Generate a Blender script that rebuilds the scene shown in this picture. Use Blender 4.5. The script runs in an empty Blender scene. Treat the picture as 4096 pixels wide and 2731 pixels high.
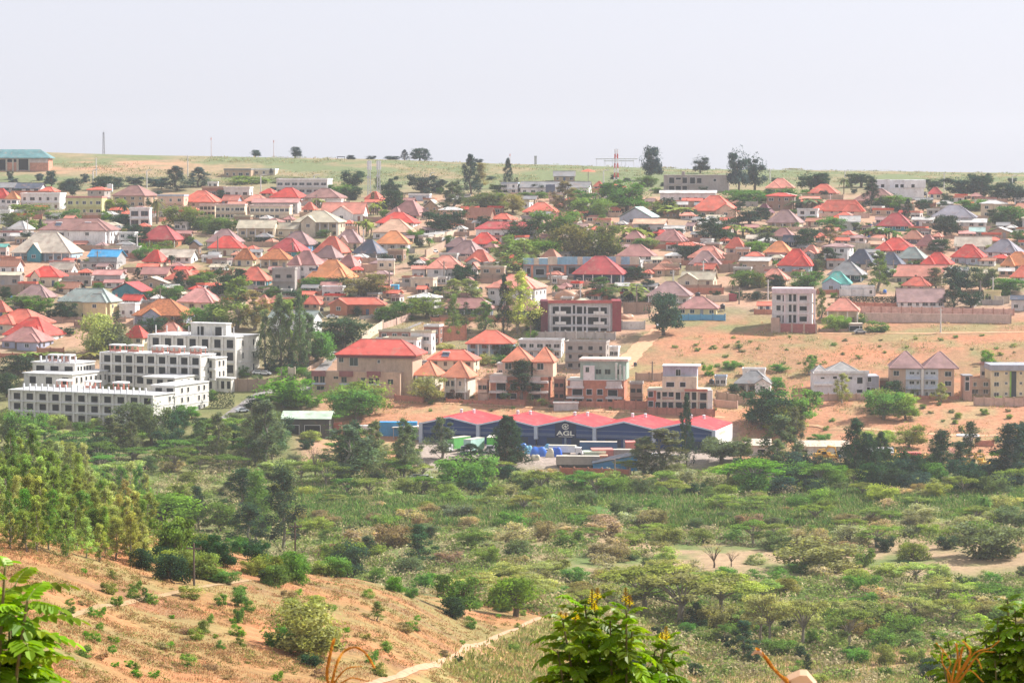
import bpy, math, random
import numpy as np
from mathutils import Vector
R = math.radians
sc = bpy.context.scene
COL = sc.collection
rng = random.Random(7)

# ------------------------------------------------------------------ camera
W, H, F = 4096.0, 2731.0, 11615.0
PITCH = math.atan((1365.5 - 640.0) / F)
CP, SP = math.cos(PITCH), math.sin(PITCH)
cam_data = bpy.data.cameras.new('camera')
cam = bpy.data.objects.new('camera', cam_data)
COL.objects.link(cam)
cam_data.sensor_width = 36.0
cam_data.lens = 36.0 * F / W
cam_data.clip_start = 0.5
cam_data.clip_end = 9000.0
cam.rotation_euler = (R(90) - PITCH, 0, 0)
cam_data.dof.use_dof = True
cam_data.dof.focus_distance = 900.0
cam_data.dof.aperture_fstop = 22.0
sc.camera = cam

def slope_of(row):
    v = (row - 1365.5) / F
    return (-SP - v * CP) / (CP - v * SP)

def ratio_x(px, row):
    v = (row - 1365.5) / F
    return (px - 2048.0) / F / (CP - v * SP)

def to_pixel(p):
    x, y, z = p
    depth = y * CP - z * SP
    down = -y * SP - z * CP
    return 2048 + F * x / depth, 1365.5 + F * down / depth

# ------------------------------------------------------------------ terrain
TY = [-120, 0, 20, 60, 120, 200, 250, 300, 350, 400, 430, 460, 500, 560, 650]
TC = [0, 700, 1400, 2100, 2800, 4096]
TZ = [
 [-2, -2.4, -6.6, -14.2, -25.2, -38.2, -41.0, -42.3, -44.2, -46.2, -47.6, -49.6, -54, -65, -82],
 [-2, -2.4, -6.6, -14.4, -26.0, -40.0, -46.2, -48.0, -50.2, -53.6, -57.2, -62.5, -72, -83, -89],
 [-2, -2.4, -6.6, -14.6, -26.5, -41.5, -48.6, -51.6, -54.6, -58.6, -62.2, -67.2, -76, -86, -90],
 [-2, -2.4, -6.6, -14.8, -27.0, -43.0, -52.0, -58.0, -64.6, -68.6, -70.0, -71.8, -75.6, -82.6, -89.0],
 [-2, -2.4, -6.6, -15.0, -27.5, -44.0, -54.0, -63.0, -71.5, -79.0, -82.6, -85.4, -88.4, -89.6, -90.2],
 [-2, -2.4, -6.6, -15.0, -28.0, -45.0, -55.0, -64.0, -73.0, -80.5, -84.0, -86.4, -88.6, -89.8, -90.4],
]
FY = [760, 830, 880, 930, 1000, 1100, 1250, 1450]
FZ = [-90.6, -90.0, -86.0, -78.0, -65.5, -48.5, -28.5, -12.3]
CRX = [0, 600, 1000, 1500, 2000, 2500, 3000, 3500, 4096]
CRR = [605, 622, 627, 637, 655, 670, 682, 688, 692]

def hermite(xs, ys):
    xs, ys = np.array(xs, float), np.array(ys, float)
    d = np.diff(ys) / np.diff(xs)
    m = np.empty_like(ys)
    m[0], m[-1] = d[0], d[-1]
    for i in range(1, len(xs) - 1):
        m[i] = 0 if d[i - 1] * d[i] <= 0 else 2 * d[i - 1] * d[i] / (d[i - 1] + d[i])
    def f(t):
        t = np.clip(t, xs[0], xs[-1])
        i = np.clip(np.searchsorted(xs, t) - 1, 0, len(xs) - 2)
        h = xs[i + 1] - xs[i]
        s = (t - xs[i]) / h
        return ((1 + 2 * s) * (1 - s) ** 2 * ys[i] + s * (1 - s) ** 2 * h * m[i]
                + s * s * (3 - 2 * s) * ys[i + 1] + s * s * (s - 1) * h * m[i + 1])
    return f

_prof = []
for c, zs in zip(TC, TZ):
    crest = slope_of(np.interp(c, CRX, CRR)) * 1600
    _prof.append(hermite(TY + FY + [1600, 1760, 2600], zs + FZ + [crest, crest - 6, crest - 60]))

def vnoise(x, y, seed=0):
    xi, yi = np.floor(x), np.floor(y)
    fx, fy = x - xi, y - yi
    fx, fy = fx * fx * (3 - 2 * fx), fy * fy * (3 - 2 * fy)
    def h(a, b):
        n = np.sin(a * 127.1 + b * 311.7 + seed * 74.7) * 43758.5453
        return n - np.floor(n)
    return (h(xi, yi) * (1 - fx) + h(xi + 1, yi) * fx) * (1 - fy) + (h(xi, yi + 1) * (1 - fx) + h(xi + 1, yi + 1) * fx) * fy

PADS = [(17, 872, 62, 25, -87.0, 0.5)]   # levelled yard of the warehouse

def ground(x, y):
    x, y = np.asarray(x, float), np.asarray(y, float)
    px = 2048 + F * x / np.maximum(y, 160.0)
    p = np.clip(px, TC[0], TC[-1])
    zs = np.stack([f(y) for f in _prof])
    i = np.clip(np.searchsorted(TC, p) - 1, 0, len(TC) - 2)
    tc = np.array(TC, float)
    s = (p - tc[i]) / (tc[i + 1] - tc[i])
    s = s * s * (3 - 2 * s) * 0.5 + s * 0.5
    z = np.take_along_axis(zs, i[None], 0)[0] * (1 - s) + np.take_along_axis(zs, (i + 1)[None], 0)[0] * s
    amp = np.clip((y - 200) / 120, 0, 1) * np.clip((1560 - y) / 150, 0.12, 1)
    n = (vnoise(x / 46, y / 46, 1) - .5) * 1.5 + (vnoise(x / 17, y / 17, 2) - .5) * .7 + (vnoise(x / 7, y / 7, 3) - .5) * .3
    z = z + n * amp
    for cx, cy, rx, ry, pz, soft in PADS:
        d = np.maximum(np.abs(x - cx) / rx, np.abs(y - cy) / ry)
        w = np.clip((1 + soft - d) / soft, 0, 1)
        w = w * w * (3 - 2 * w)
        z = z * (1 - w) + pz * w
    return z

_YS = np.concatenate([np.arange(150, 700, 0.8), np.arange(700, 1640, 1.2)])
_KS = np.linspace(-.215, .215, 431)
_GR = np.stack([ground(k * _YS, _YS) / _YS for k in _KS])      # height / distance seen from the camera
def at(px, row, ymin=150.0):
    """point of the ground seen at a place of the photograph"""
    k, s = ratio_x(px, row), slope_of(row)
    f = min(max((k - _KS[0]) / (_KS[1] - _KS[0]), 0), len(_KS) - 1.001)
    i = int(f)
    prof = _GR[i] * (1 - (f - i)) + _GR[i + 1] * (f - i)
    below = np.nonzero(prof > s)[0]
    if len(below) == 0:
        y = float(_YS[int(np.argmax(prof))])
    else:
        j = int(below[0])
        y = float(_YS[0]) if j == 0 else float(_YS[j - 1] + (s - prof[j - 1]) / (prof[j] - prof[j - 1]) * (_YS[j] - _YS[j - 1]))
    x = k * y
    return Vector((x, y, float(ground(x, y))))

def gz(x, y):
    return float(ground(x, y))

TILES = {}
for i, x in enumerate((0, 820, 1640, 2460, 3276)):
    TILES['A%d' % (i + 1)] = (x, 580, 820 / 2352)
    TILES['B%d' % (i + 1)] = (x, 1080, 820 / 2352)
for i, x in enumerate((0, 1000, 2000, 2996)):
    TILES['C%d' % (i + 1)] = (x, 1560, 1100 / 2352)
    TILES['D%d' % (i + 1)] = (x, 1998, 1100 / 2352)
TILES['P'] = (0, 0, 1.0)
def tp(t, x, y):
    ox, oy, s = TILES[t]
    return ox + x * s, oy + y * s

# ------------------------------------------------------------------ mesh helpers
class MB:
    def __init__(s):
        s.v, s.f, s.m = [], [], []
    def add(s, vs, fs, mi=0):
        n = len(s.v)
        s.v += [tuple(v) for v in vs]
        s.f += [tuple(i + n for i in f) for f in fs]
        s.m += [mi] * len(fs)
    def box(s, x0, x1, y0, y1, z0, z1, mi=0):
        s.add([(x0, y0, z0), (x1, y0, z0), (x1, y1, z0), (x0, y1, z0), (x0, y0, z1), (x1, y0, z1), (x1, y1, z1), (x0, y1, z1)],
              [(0, 3, 2, 1), (4, 5, 6, 7), (0, 1, 5, 4), (1, 2, 6, 5), (2, 3, 7, 6), (3, 0, 4, 7)], mi)
    def prism(s, poly, y0, y1, mi=0):
        """poly: (x, z) anticlockwise seen from -y"""
        n = len(poly)
        vs = [(x, y0, z) for x, z in poly] + [(x, y1, z) for x, z in poly]
        fs = [tuple(range(n)), tuple(range(2 * n - 1, n - 1, -1))]
        fs += [(i, i + n, (i + 1) % n + n, (i + 1) % n) for i in range(n)]
        s.add(vs, fs, mi)
    def prism_x(s, poly, x0, x1, mi=0):
        n = len(poly)
        vs = [(x0, y, z) for y, z in poly] + [(x1, y, z) for y, z in poly]
        fs = [tuple(range(n - 1, -1, -1)), tuple(range(n, 2 * n))]
        fs += [((i + 1) % n, (i + 1) % n + n, i + n, i) for i in range(n)]
        s.add(vs, fs, mi)
    def cyl(s, p0, p1, r0, r1=None, n=8, mi=0, cap=True):
        r1 = r0 if r1 is None else r1
        p0, p1 = Vector(p0), Vector(p1)
        d = (p1 - p0).normalized()
        a = d.orthogonal().normalized()
        b = d.cross(a)
        vs = []
        for p, r in ((p0, r0), (p1, r1)):
            for k in range(n):
                t = 2 * math.pi * k / n
                vs.append(p + a * (r * math.cos(t)) + b * (r * math.sin(t)))
        fs = [(k, (k + 1) % n, (k + 1) % n + n, k + n) for k in range(n)]
        if cap:
            fs += [tuple(range(n - 1, -1, -1)), tuple(range(n, 2 * n))]
        s.add(vs, fs, mi)
    def tube(s, pts, rad, n=6, mi=0):
        pts = [Vector(p) for p in pts]
        m = len(pts)
        rad = rad if isinstance(rad, (list, tuple)) else [rad] * m
        vs, fs = [], []
        a = None
        for i, p in enumerate(pts):
            d = (pts[min(i + 1, m - 1)] - pts[max(i - 1, 0)]).normalized()
            a = d.orthogonal().normalized() if a is None else (a - d * a.dot(d)).normalized()
            b = d.cross(a)
            for k in range(n):
                t = 2 * math.pi * k / n
                vs.append(p + (a * math.cos(t) + b * math.sin(t)) * rad[i])
        for i in range(m - 1):
            for k in range(n):
                fs.append((i * n + k, i * n + (k + 1) % n, (i + 1) * n + (k + 1) % n, (i + 1) * n + k))
        fs += [tuple(range(n - 1, -1, -1)), tuple(range((m - 1) * n, m * n))]
        s.add(vs, fs, mi)
    def mesh(s, name, mats):
        me = bpy.data.meshes.new(name)
        me.from_pydata(s.v, [], s.f)
        for m in (mats if isinstance(mats, (list, tuple)) else [mats]):
            me.materials.append(m)
        if any(s.m):
            me.polygons.foreach_set('material_index', s.m)
        me.update()
        return me
    def obj(s, name, mats, parent=None, color=None):
        return link(name, s.mesh(name, mats), parent, color)

def link(name, me, parent=None, color=None, loc=None, rz=None, scale=None):
    o = bpy.data.objects.new(name, me)
    COL.objects.link(o)
    if parent is not None:
        o.parent = parent
    if color is not None:
        o.color = (*color[:3], 1.0)
    if loc is not None:
        o.location = loc
    if rz is not None:
        o.rotation_euler = (0, 0, rz)
    if scale is not None:
        o.scale = scale
    return o

def empty(name, loc, rz=0.0):
    o = bpy.data.objects.new(name, None)
    o.empty_display_size = 0.5
    COL.objects.link(o)
    o.location = loc
    o.rotation_euler = (0, 0, rz)
    return o

def structure(o):
    o['kind'] = 'structure'
    return o

# ------------------------------------------------------------------ labels
REG = []
def reg(o, cat, desc=None, at_px=None, group=None, hand=None):
    """hand: a finished label; desc: a description completed later with what the thing stands beside"""
    o['category'] = cat
    o['kind'] = 'thing'
    if group:
        o['group'] = group
    if hand:
        o['label'] = hand
    else:
        REG.append((o, desc, at_px))
    return o

MARKS = [('the terraced hotel', 450, 1500), ('the blue warehouse', 2300, 1760), ('the maroon-sided block', 2325, 1260),
 ('the pink-white block', 3180, 1230), ('the tan apartments', 3700, 1450), ('the cream-roofed house', 190, 1010),
 ('the twin telecom masts', 1490, 700), ('the blue-fenced yellow house', 2800, 1220), ('the brick retaining wall', 3750, 1250),
 ('the big tan villa', 1480, 1470), ('the mint green top house', 2430, 1470), ('the brick-and-cream house', 2720, 1530),
 ('the blue-panelled school', 2250, 1060), ('the white cube villa', 3600, 760), ('the grey unfinished block', 2790, 730),
 ('the green-roofed hall', 90, 640), ('the solar-heated villa', 315, 930), ('the bright blue roof', 460, 1010), ('the dirt track', 1850, 2600),
 ('the yellow-flowered shrub', 2450, 2560), ('the slope pole', 777, 2250), ('the gum-tree pole', 1180, 2200),
 ('the red container', 3660, 1830), ('the green-roofed shed', 1230, 1690), ('the olive house', 350, 830), ('the mint gabled house', 2560, 860),
 ('the slate-blue roof', 1480, 980), ('the teal hip-roofed house', 3350, 1120), ('the white hall', 3680, 1190),
 ('the bright spreading tree', 650, 2030), ('the big slope bush', 1210, 2520), ('the forked tree', 2860, 2200), ('the long grey ridge roof', 2200, 735),
 ('the grey-hipped house', 3360, 1500), ('the white bungalow', 3010, 1530), ('the lavender-roofed house', 3810, 850),
 ('the sage-roofed yellow house', 350, 1200), ('the brick bungalow', 1430, 1220)]
ORD = ['leftmost', 'second from left', 'third from left', 'fourth from left', 'fifth from left', 'sixth from left', 'seventh from left', 'eighth from left',
       'ninth from left', 'tenth from left', 'eleventh from left', 'twelfth from left', 'thirteenth from left', 'fourteenth from left']
NUM = ['', '', 'two', 'three', 'four', 'five', 'six', 'seven', 'eight', 'nine', 'ten', 'eleven', 'twelve', 'thirteen', 'fourteen']
def write_labels():
    rows = {}
    for o, desc, (px, row) in REG:
        best = None
        for nm, mx, my in MARKS:
            if nm in desc:
                continue
            d = math.hypot(px - mx, (row - my) * 1.6)
            if best is None or d < best[0]:
                best = (d, nm, px - mx, row - my)
        d, nm, dx, dy = best
        if abs(dx) > 1.5 * abs(dy):
            rel = 'left of' if dx < 0 else 'right of'
        elif row < 1850:
            rel = 'uphill of' if dy < 0 else 'downhill of'
        else:
            rel = 'beyond' if dy < 0 else 'nearer than'
        if d > 330 and rel in ('left of', 'right of'):
            rel = 'well ' + rel
        rows.setdefault('%s %s %s' % (desc, rel, nm), []).append((px, o))
    for text, os_ in rows.items():
        os_.sort(key=lambda t: t[0])
        for i, (px, o) in enumerate(os_):
            if len(os_) == 1:
                o['label'] = text
            elif len(os_) < 15:
                o['label'] = '%s, %s' % (text, ORD[i] + ' of ' + NUM[len(os_)] if i else 'leftmost of ' + NUM[len(os_)])
            else:
                o['label'] = text
            if len(o['label'].split()) > 16:
                o['label'] = o['label'].replace('in front of a house', 'by a house')
            if len(o['label'].split()) > 16:
                o['label'] = o['label'].replace('well ', '').replace('from left of', 'of')

    seen = {}
    for o, desc, (px, row) in REG:
        seen.setdefault(o['label'], []).append((row, o))
    for text, os_ in seen.items():
        if len(os_) == 2:
            os_.sort(key=lambda t: t[0])
            for (_, o), w in zip(os_, ('farther', 'nearer')):
                o['label'] = w + ' ' + (text if len(text.split()) < 16 else text.replace('small ', '').replace('large ', '').replace('low ', ''))

# ------------------------------------------------------------------ materials
def new_mat(name):
    m = bpy.data.materials.new(name)
    m.use_nodes = True
    nt = m.node_tree
    for n in list(nt.nodes):
        if n.type != 'OUTPUT_MATERIAL':
            nt.nodes.remove(n)
    out = [n for n in nt.nodes if n.type == 'OUTPUT_MATERIAL'][0]
    return m, nt, out

def nd(nt, kind, **kw):
    n = nt.nodes.new(kind)
    for k, v in kw.items():
        if k in n.inputs.keys():
            n.inputs[k].default_value = v
        else:
            setattr(n, k, v)
    return n

def mixc(nt, fac, a, b, mode='MIX'):
    n = nt.nodes.new('ShaderNodeMix')
    n.data_type = 'RGBA'
    n.blend_type = mode
    for sock, val in ((n.inputs[0], fac), (n.inputs[6], a), (n.inputs[7], b)):
        if hasattr(val, 'is_linked'):
            nt.links.new(val, sock)
        elif isinstance(val, (int, float)):
            sock.default_value = val
        else:
            sock.default_value = (*val[:3], 1.0)
    return n.outputs[2]

def ramp(nt, src, stops):
    n = nt.nodes.new('ShaderNodeValToRGB')
    el = n.color_ramp.elements
    while len(el) < len(stops):
        el.new(0.5)
    for e, (p, c) in zip(el, stops):
        e.position = p
        e.color = (c, c, c, 1) if isinstance(c, (int, float)) else (*c, 1)
    nt.links.new(src, n.inputs[0])
    return n.outputs[0]

def noise_tex(nt, scale, detail=4.0, coord='Object', rough=.55, stretch=None):
    tc = nt.nodes.new('ShaderNodeTexCoord')
    src = tc.outputs[coord]
    if coord == 'World':
        src = nt.nodes.new('ShaderNodeNewGeometry').outputs['Position']
    if stretch:
        mp = nt.nodes.new('ShaderNodeMapping')
        mp.inputs['Scale'].default_value = stretch
        nt.links.new(src, mp.inputs[0])
        src = mp.outputs[0]
    n = nd(nt, 'ShaderNodeTexNoise', Scale=scale, Detail=detail, Roughness=rough)
    nt.links.new(src, n.inputs['Vector'])
    return n.outputs[0]

def world_pos(nt):
    return nt.nodes.new('ShaderNodeNewGeometry').outputs['Position']

def wnoise(nt, scale, detail=4.0, stretch=None, rough=.55):
    src = world_pos(nt)
    if stretch:
        mp = nt.nodes.new('ShaderNodeMapping')
        mp.inputs['Scale'].default_value = stretch
        nt.links.new(src, mp.inputs[0])
        src = mp.outputs[0]
    n = nd(nt, 'ShaderNodeTexNoise', Scale=scale, Detail=detail, Roughness=rough)
    nt.links.new(src, n.inputs['Vector'])
    return n.outputs[0]

def principled(nt, out, base, rough=.85, spec=.3, metal=0.0):
    b = nd(nt, 'ShaderNodeBsdfPrincipled', Roughness=rough, Metallic=metal)
    b.inputs['Specular IOR Level'].default_value = spec
    if hasattr(base, 'is_linked'):
        nt.links.new(base, b.inputs['Base Color'])
    else:
        b.inputs['Base Color'].default_value = (*base, 1)
    nt.links.new(b.outputs[0], out.inputs[0])
    return b

def painted(name, lo=.75, hi=1.1, scale=.6, rough=.9, spec=.2, streak=None, bump=0.0, metal=0.0, stain=None):
    """surface whose own colour is the object's colour, weathered by noise"""
    m, nt, out = new_mat(name)
    oc = nd(nt, 'ShaderNodeObjectInfo').outputs['Color']
    n = ramp(nt, wnoise(nt, scale, 5, streak), [(.3, lo), (.7, hi)])
    c = mixc(nt, 1.0, oc, n, 'MULTIPLY')
    n2 = ramp(nt, wnoise(nt, scale * 4.7, 3, streak), [(.25, .86), (.75, 1.06)])
    c = mixc(nt, 1.0, c, n2, 'MULTIPLY')
    if stain:
        f = ramp(nt, wnoise(nt, scale * 1.7, 6), [(.55, 0.0), (.72, stain[1])])
        c = mixc(nt, f, c, stain[0])
    b = principled(nt, out, c, rough, spec, metal)
    if bump:
        bp = nd(nt, 'ShaderNodeBump', Strength=bump, Distance=.05)
        nt.links.new(wnoise(nt, 6, 3, streak), bp.inputs['Height'])
        nt.links.new(bp.outputs[0], b.inputs['Normal'])
    return m

M = {}
M['wall'] = painted('painted_plaster', .8, 1.08, .5, .95, .15, (1, 1, .35), stain=((.25, .17, .11), .35))
M['roof'] = painted('sheet_roof', .66, 1.18, .28, .65, .25, None, bump=.2, stain=((.36, .22, .16), .6))
M['tile'] = painted('clay_tile', .55, 1.2, 1.2, .85, .2, stain=((.10, .06, .05), .55))
M['rusty'] = painted('rusty_sheet', .8, 1.1, .5, .7, .3, (6, .4, .4), stain=((.35, .11, .05), .8))
M['trim'] = painted('trim_paint', .9, 1.05, .8, .7, .3)
M['brick'] = painted('brickwork', .78, 1.1, .9, .95, .1, stain=((.2, .1, .07), .4))
M['metal'] = painted('painted_metal', .85, 1.08, .7, .45, .5)
M['bark'] = painted('bark', .6, 1.15, 1.5, .95, .1, (1, 1, .2))
m, nt, out = new_mat('window_glass')
principled(nt, out, (.018, .024, .03), .12, .6)
M['glass'] = m
m, nt, out = new_mat('dark_interior')
principled(nt, out, (.02, .02, .022), .9, .1)
M['dark'] = m
m, nt, out = new_mat('tyre_rubber')
principled(nt, out, (.02, .02, .02), .8, .2)
M['tyre'] = m
m, nt, out = new_mat('solar_glass')
principled(nt, out, (.03, .045, .09), .15, .7)
M['solar'] = m

def leaf_material(name, trans=.35, gloss=.08, vary=.35):
    m, nt, out = new_mat(name)
    oi = nd(nt, 'ShaderNodeObjectInfo')
    at_ = nd(nt, 'ShaderNodeAttribute', attribute_name='tint')
    c = mixc(nt, 1.0, oi.outputs['Color'], at_.outputs['Color'], 'MULTIPLY')
    n = ramp(nt, wnoise(nt, .35, 3), [(.3, 1 - vary), (.7, 1 + vary)])
    c = mixc(nt, 1.0, c, n, 'MULTIPLY')
    d = nd(nt, 'ShaderNodeBsdfDiffuse')
    t = nd(nt, 'ShaderNodeBsdfTranslucent')
    nt.links.new(c, d.inputs[0])
    ct = mixc(nt, 1.0, c, (1.25, 1.25, .55), 'MULTIPLY')
    nt.links.new(ct, t.inputs[0])
    mx = nd(nt, 'ShaderNodeMixShader', Fac=trans)
    nt.links.new(d.outputs[0], mx.inputs[1])
    nt.links.new(t.outputs[0], mx.inputs[2])
    g = nd(nt, 'ShaderNodeBsdfGlossy', Roughness=.45)
    mx2 = nd(nt, 'ShaderNodeMixShader', Fac=gloss)
    nt.links.new(mx.outputs[0], mx2.inputs[1])
    nt.links.new(g.outputs[0], mx2.inputs[2])
    nt.links.new(mx2.outputs[0], out.inputs[0])
    return m
M['leaf'] = leaf_material('foliage_leaves', .4, .0)
M['fgleaf'] = leaf_material('glossy_leaves', .45, .025, .15)
# ------------------------------------------------------------------ the ground sheet
def sstep(a, b, x):
    t = np.clip((x - a) / (b - a), 0, 1)
    return t * t * (3 - 2 * t)

def soil_colour(x, y, z):
    depth = y * CP - z * SP
    depth = np.maximum(depth, 5)
    px = 2048 + F * x / depth
    row = 1365.5 + F * (-y * SP - z * CP) / depth
    n1 = vnoise(x / 60, y / 60, 11); n2 = vnoise(x / 22, y / 22, 12); n3 = vnoise(x / 8, y / 8, 13); n4 = vnoise(x / 3, y / 3, 14)
    patch = n1 * .35 + n2 * .35 + n3 * .3
    C = lambda *c: np.array(c)[None, :]
    L = lambda a, b, w: a * (1 - w[:, None]) + b * w[:, None]
    one = np.ones_like(x)
    # ridge grass
    ridge = L(C(.15, .18, .085) * one[:, None], C(.30, .225, .135), sstep(.45, .66, patch + .12 * (1 - sstep(500, 1600, px))))
    ridge = L(ridge, C(.13, .155, .075), sstep(.5, .7, n3 * .5 + n4 * .5) * .6)
    redband = sstep(640, 655, row + (n3 - .5) * 26 - (px - 300) * .012) * (1 - sstep(690, 702, row + (n3 - .5) * 14)) * (1 - sstep(620, 1000, px + (n1 - .5) * 300)) * sstep(80, 260, px)
    ridge = L(ridge, C(.46, .25, .16), redband * sstep(.35, .55, n2 * .5 + n3 * .5) * .95)
    # town ground
    town = L(C(.41, .245, .165) * one[:, None], C(.36, .24, .17), sstep(.4, .65, n2))
    town = L(town, C(.15, .17, .065), sstep(.5, .64, patch) * .6)
    c = L(ridge, town, sstep(745, 800, row))
    # bare field and banks
    field = L(C(.41, .185, .105) * one[:, None], C(.33, .18, .10), sstep(.35, .65, n2 * .6 + n4 * .4))
    field = L(field, C(.19, .19, .08), sstep(.5, .68, patch * .6 + n3 * .25 + n4 * .15) * .9)
    field = L(field, C(.27, .215, .10), sstep(.5, .68, vnoise(x / 34, y / 9, 27) * .6 + n3 * .4) * .8)
    field = L(field, C(.48, .19, .10), sstep(.6, .75, vnoise(x / 40 + 9, y / 12, 29)) * .7)
    wf = sstep(2540, 2640, px - (row - 1330) * -.9 * (row > 1200)) * sstep(1245, 1290, row)
    c = L(c, field, wf)
    bank = L(C(.43, .20, .115) * one[:, None], C(.36, .25, .13), sstep(.45, .7, n3 * .6 + n4 * .4))
    c = L(c, bank, sstep(1240, 1330, px) * sstep(1520, 1600, row))
    lefty = L(C(.12, .14, .05) * one[:, None], C(.22, .2, .09), n3)
    c = L(c, lefty, (1 - sstep(1150, 1260, px)) * sstep(1430, 1560, row))
    # warehouse yard
    yard = (sstep(1640, 1680, px) * (1 - sstep(2900, 2980, px)) * sstep(1690, 1710, row) * (1 - sstep(1900, 1915, row)))
    c = L(c, C(.36, .29, .25), yard)
    # scrub valley
    val = L(C(.11, .16, .045) * one[:, None], C(.20, .20, .08), sstep(.35, .7, patch))
    pink = sstep(2120, 2190, row + (n2 - .5) * 90) * (1 - sstep(2290, 2345, row + (n2 - .5) * 90)) * sstep(1500, 1900, px) * sstep(.36, .62, n2 * .45 + n3 * .35 + n4 * .2) * .85
    pink = np.maximum(pink, sstep(2600, 2650, row + (n2 - .5) * 60) * sstep(2750, 2900, px) * sstep(.42, .55, n3))
    val = L(val, C(.40, .265, .17), pink)
    reed = sstep(1965, 1990, row + (n2 - .5) * 40) * (1 - sstep(2085, 2120, row + (n2 - .5) * 60)) * sstep(900, 1200, px)
    val = L(val, C(.075, .16, .03), reed * .9)
    wv = sstep(1840, 1900, row + (n2 - .5) * 50) * (1 - sstep(862, 872, y))
    c = L(c, val, wv * (y > 480))
    low = L(C(.30, .24, .10) * one[:, None], C(.42, .25, .14), sstep(.4, .65, n3 * .6 + n4 * .4))
    c = L(c, low, (1 - sstep(525, 575, y)) * sstep(1300, 1500, px))
    # near red slope
    spur = L(C(.45, .19, .088) * one[:, None], C(.30, .175, .075), sstep(.36, .58, n2 * .35 + n3 * .4 + n4 * .25))
    spur = L(spur, C(.22, .19, .075), sstep(.52, .72, n1 * .3 + n2 * .3 + n3 * .4) * .85)
    spur = L(spur, C(.22, .12, .07), sstep(.62, .74, vnoise(x / 9 + y / 30, y / 4, 19)) * .6)
    spur = L(spur, C(.26, .21, .085), sstep(.52, .72, vnoise(x / 26 + y / 40, y / 7, 23) * .6 + n3 * .4) * .75)
    edge = np.interp(px, [0, 700, 1400, 2100, 2600], [505, 485, 510, 532, 420])
    ws = 1 - sstep(-14, 14, y - edge + (n2 - .5) * 26)
    right = sstep(0, 120, px - np.interp(row, [2430, 2731], [2200, 1560]))
    spur = L(spur, L(C(.27, .23, .09) * one[:, None], C(.45, .26, .14), sstep(.5, .7, n3)), right)
    c = L(c, spur, ws)
    return np.clip(c, 0, 1)

def build_ground():
    ys = np.concatenate([np.arange(-100, 160, 12), np.arange(160, 620, 3.0), np.arange(620, 1640, 4.0), np.arange(1640, 2600, 40)])
    nx = 300
    us = np.linspace(-1, 1, nx)
    half = 0.245 * np.maximum(ys, 0) + 70
    X = us[None, :] * half[:, None]
    Y = np.repeat(ys[:, None], nx, 1)
    Z = ground(X.ravel(), Y.ravel())
    co = np.stack([X.ravel(), Y.ravel(), Z], 1)
    ny = len(ys)
    a = (np.arange(ny - 1)[:, None] * nx + np.arange(nx - 1)[None, :]).ravel()
    faces = np.stack([a, a + 1, a + nx + 1, a + nx], 1)
    me = bpy.data.meshes.new('ground')
    me.from_pydata(co.tolist(), [], faces.tolist())
    col = soil_colour(co[:, 0], co[:, 1], co[:, 2])
    at_ = me.color_attributes.new('soil', 'FLOAT_COLOR', 'POINT')
    at_.data.foreach_set('color', np.concatenate([col, np.ones((len(col), 1))], 1).astype(np.float32).ravel())
    me.polygons.foreach_set('use_smooth', [True] * len(me.polygons))
    m, nt, out = new_mat('earth_and_grass')
    a_ = nd(nt, 'ShaderNodeAttribute', attribute_name='soil')
    n = ramp(nt, wnoise(nt, .55, 6, None, .7), [(.3, .68), (.7, 1.25)])
    c = mixc(nt, 1.0, a_.outputs['Color'], n, 'MULTIPLY')
    f = ramp(nt, wnoise(nt, 1.6, 5, None, .7), [(.52, 0.0), (.66, .55)])
    c = mixc(nt, f, c, (.20, .17, .07))
    b = principled(nt, out, c, .95, .1)
    bp = nd(nt, 'ShaderNodeBump', Strength=.6, Distance=.4)
    nt.links.new(wnoise(nt, 1.1, 5), bp.inputs['Height'])
    nt.links.new(bp.outputs[0], b.inputs['Normal'])
    me.materials.append(m)
    structure(link('ground', me))
build_ground()

def flat_mat(name, base, lo=.8, hi=1.12, scale=.8):
    m, nt, out = new_mat(name)
    n = ramp(nt, wnoise(nt, scale, 5), [(.3, lo), (.7, hi)])
    principled(nt, out, mixc(nt, 1.0, base, n, 'MULTIPLY'), .95, .1)
    return m

def ribbon(name, tile, pts, mat, lift=.06):
    """pts: (x, y, half width in photo pixels): a strip draped on the ground, kept a constant width in metres between points"""
    P = []
    for x, y, hw in pts:
        px, row = tp(tile, x, y)
        p = at(px, row)
        P.append((p.x, p.y, hw * p.y / F))
    V, Fc = [], []
    fine = []
    for i in range(len(P) - 1):
        a, b = P[i], P[i + 1]
        n = max(2, int(math.hypot(b[0] - a[0], b[1] - a[1]) / 2.0))
        for k in range(n):
            t = k / n
            fine.append(tuple(a[j] * (1 - t) + b[j] * t for j in range(3)))
    fine.append(P[-1])
    for i, (x, y, w) in enumerate(fine):
        a, b = fine[max(i - 1, 0)], fine[min(i + 1, len(fine) - 1)]
        d = Vector((b[0] - a[0], b[1] - a[1], 0)).normalized()
        s = Vector((d.y, -d.x, 0))
        ww = w * (1 + .18 * math.sin(i * 1.3) * math.sin(i * .37 + 1))
        for t in (-1, -.5, 0, .5, 1):
            q = Vector((x, y, 0)) + s * (t * ww)
            V.append((q.x, q.y, gz(q.x, q.y) + lift + .05 * (1 - t * t)))
    for i in range(len(fine) - 1):
        for k in range(4):
            Fc.append((i * 5 + k, i * 5 + k + 1, i * 5 + k + 6, i * 5 + k + 5))
    me = bpy.data.meshes.new(name)
    me.from_pydata(V, [], Fc)
    me.materials.append(mat)
    me.polygons.foreach_set('use_smooth', [True] * len(Fc))
    return structure(link(name, me))

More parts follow.
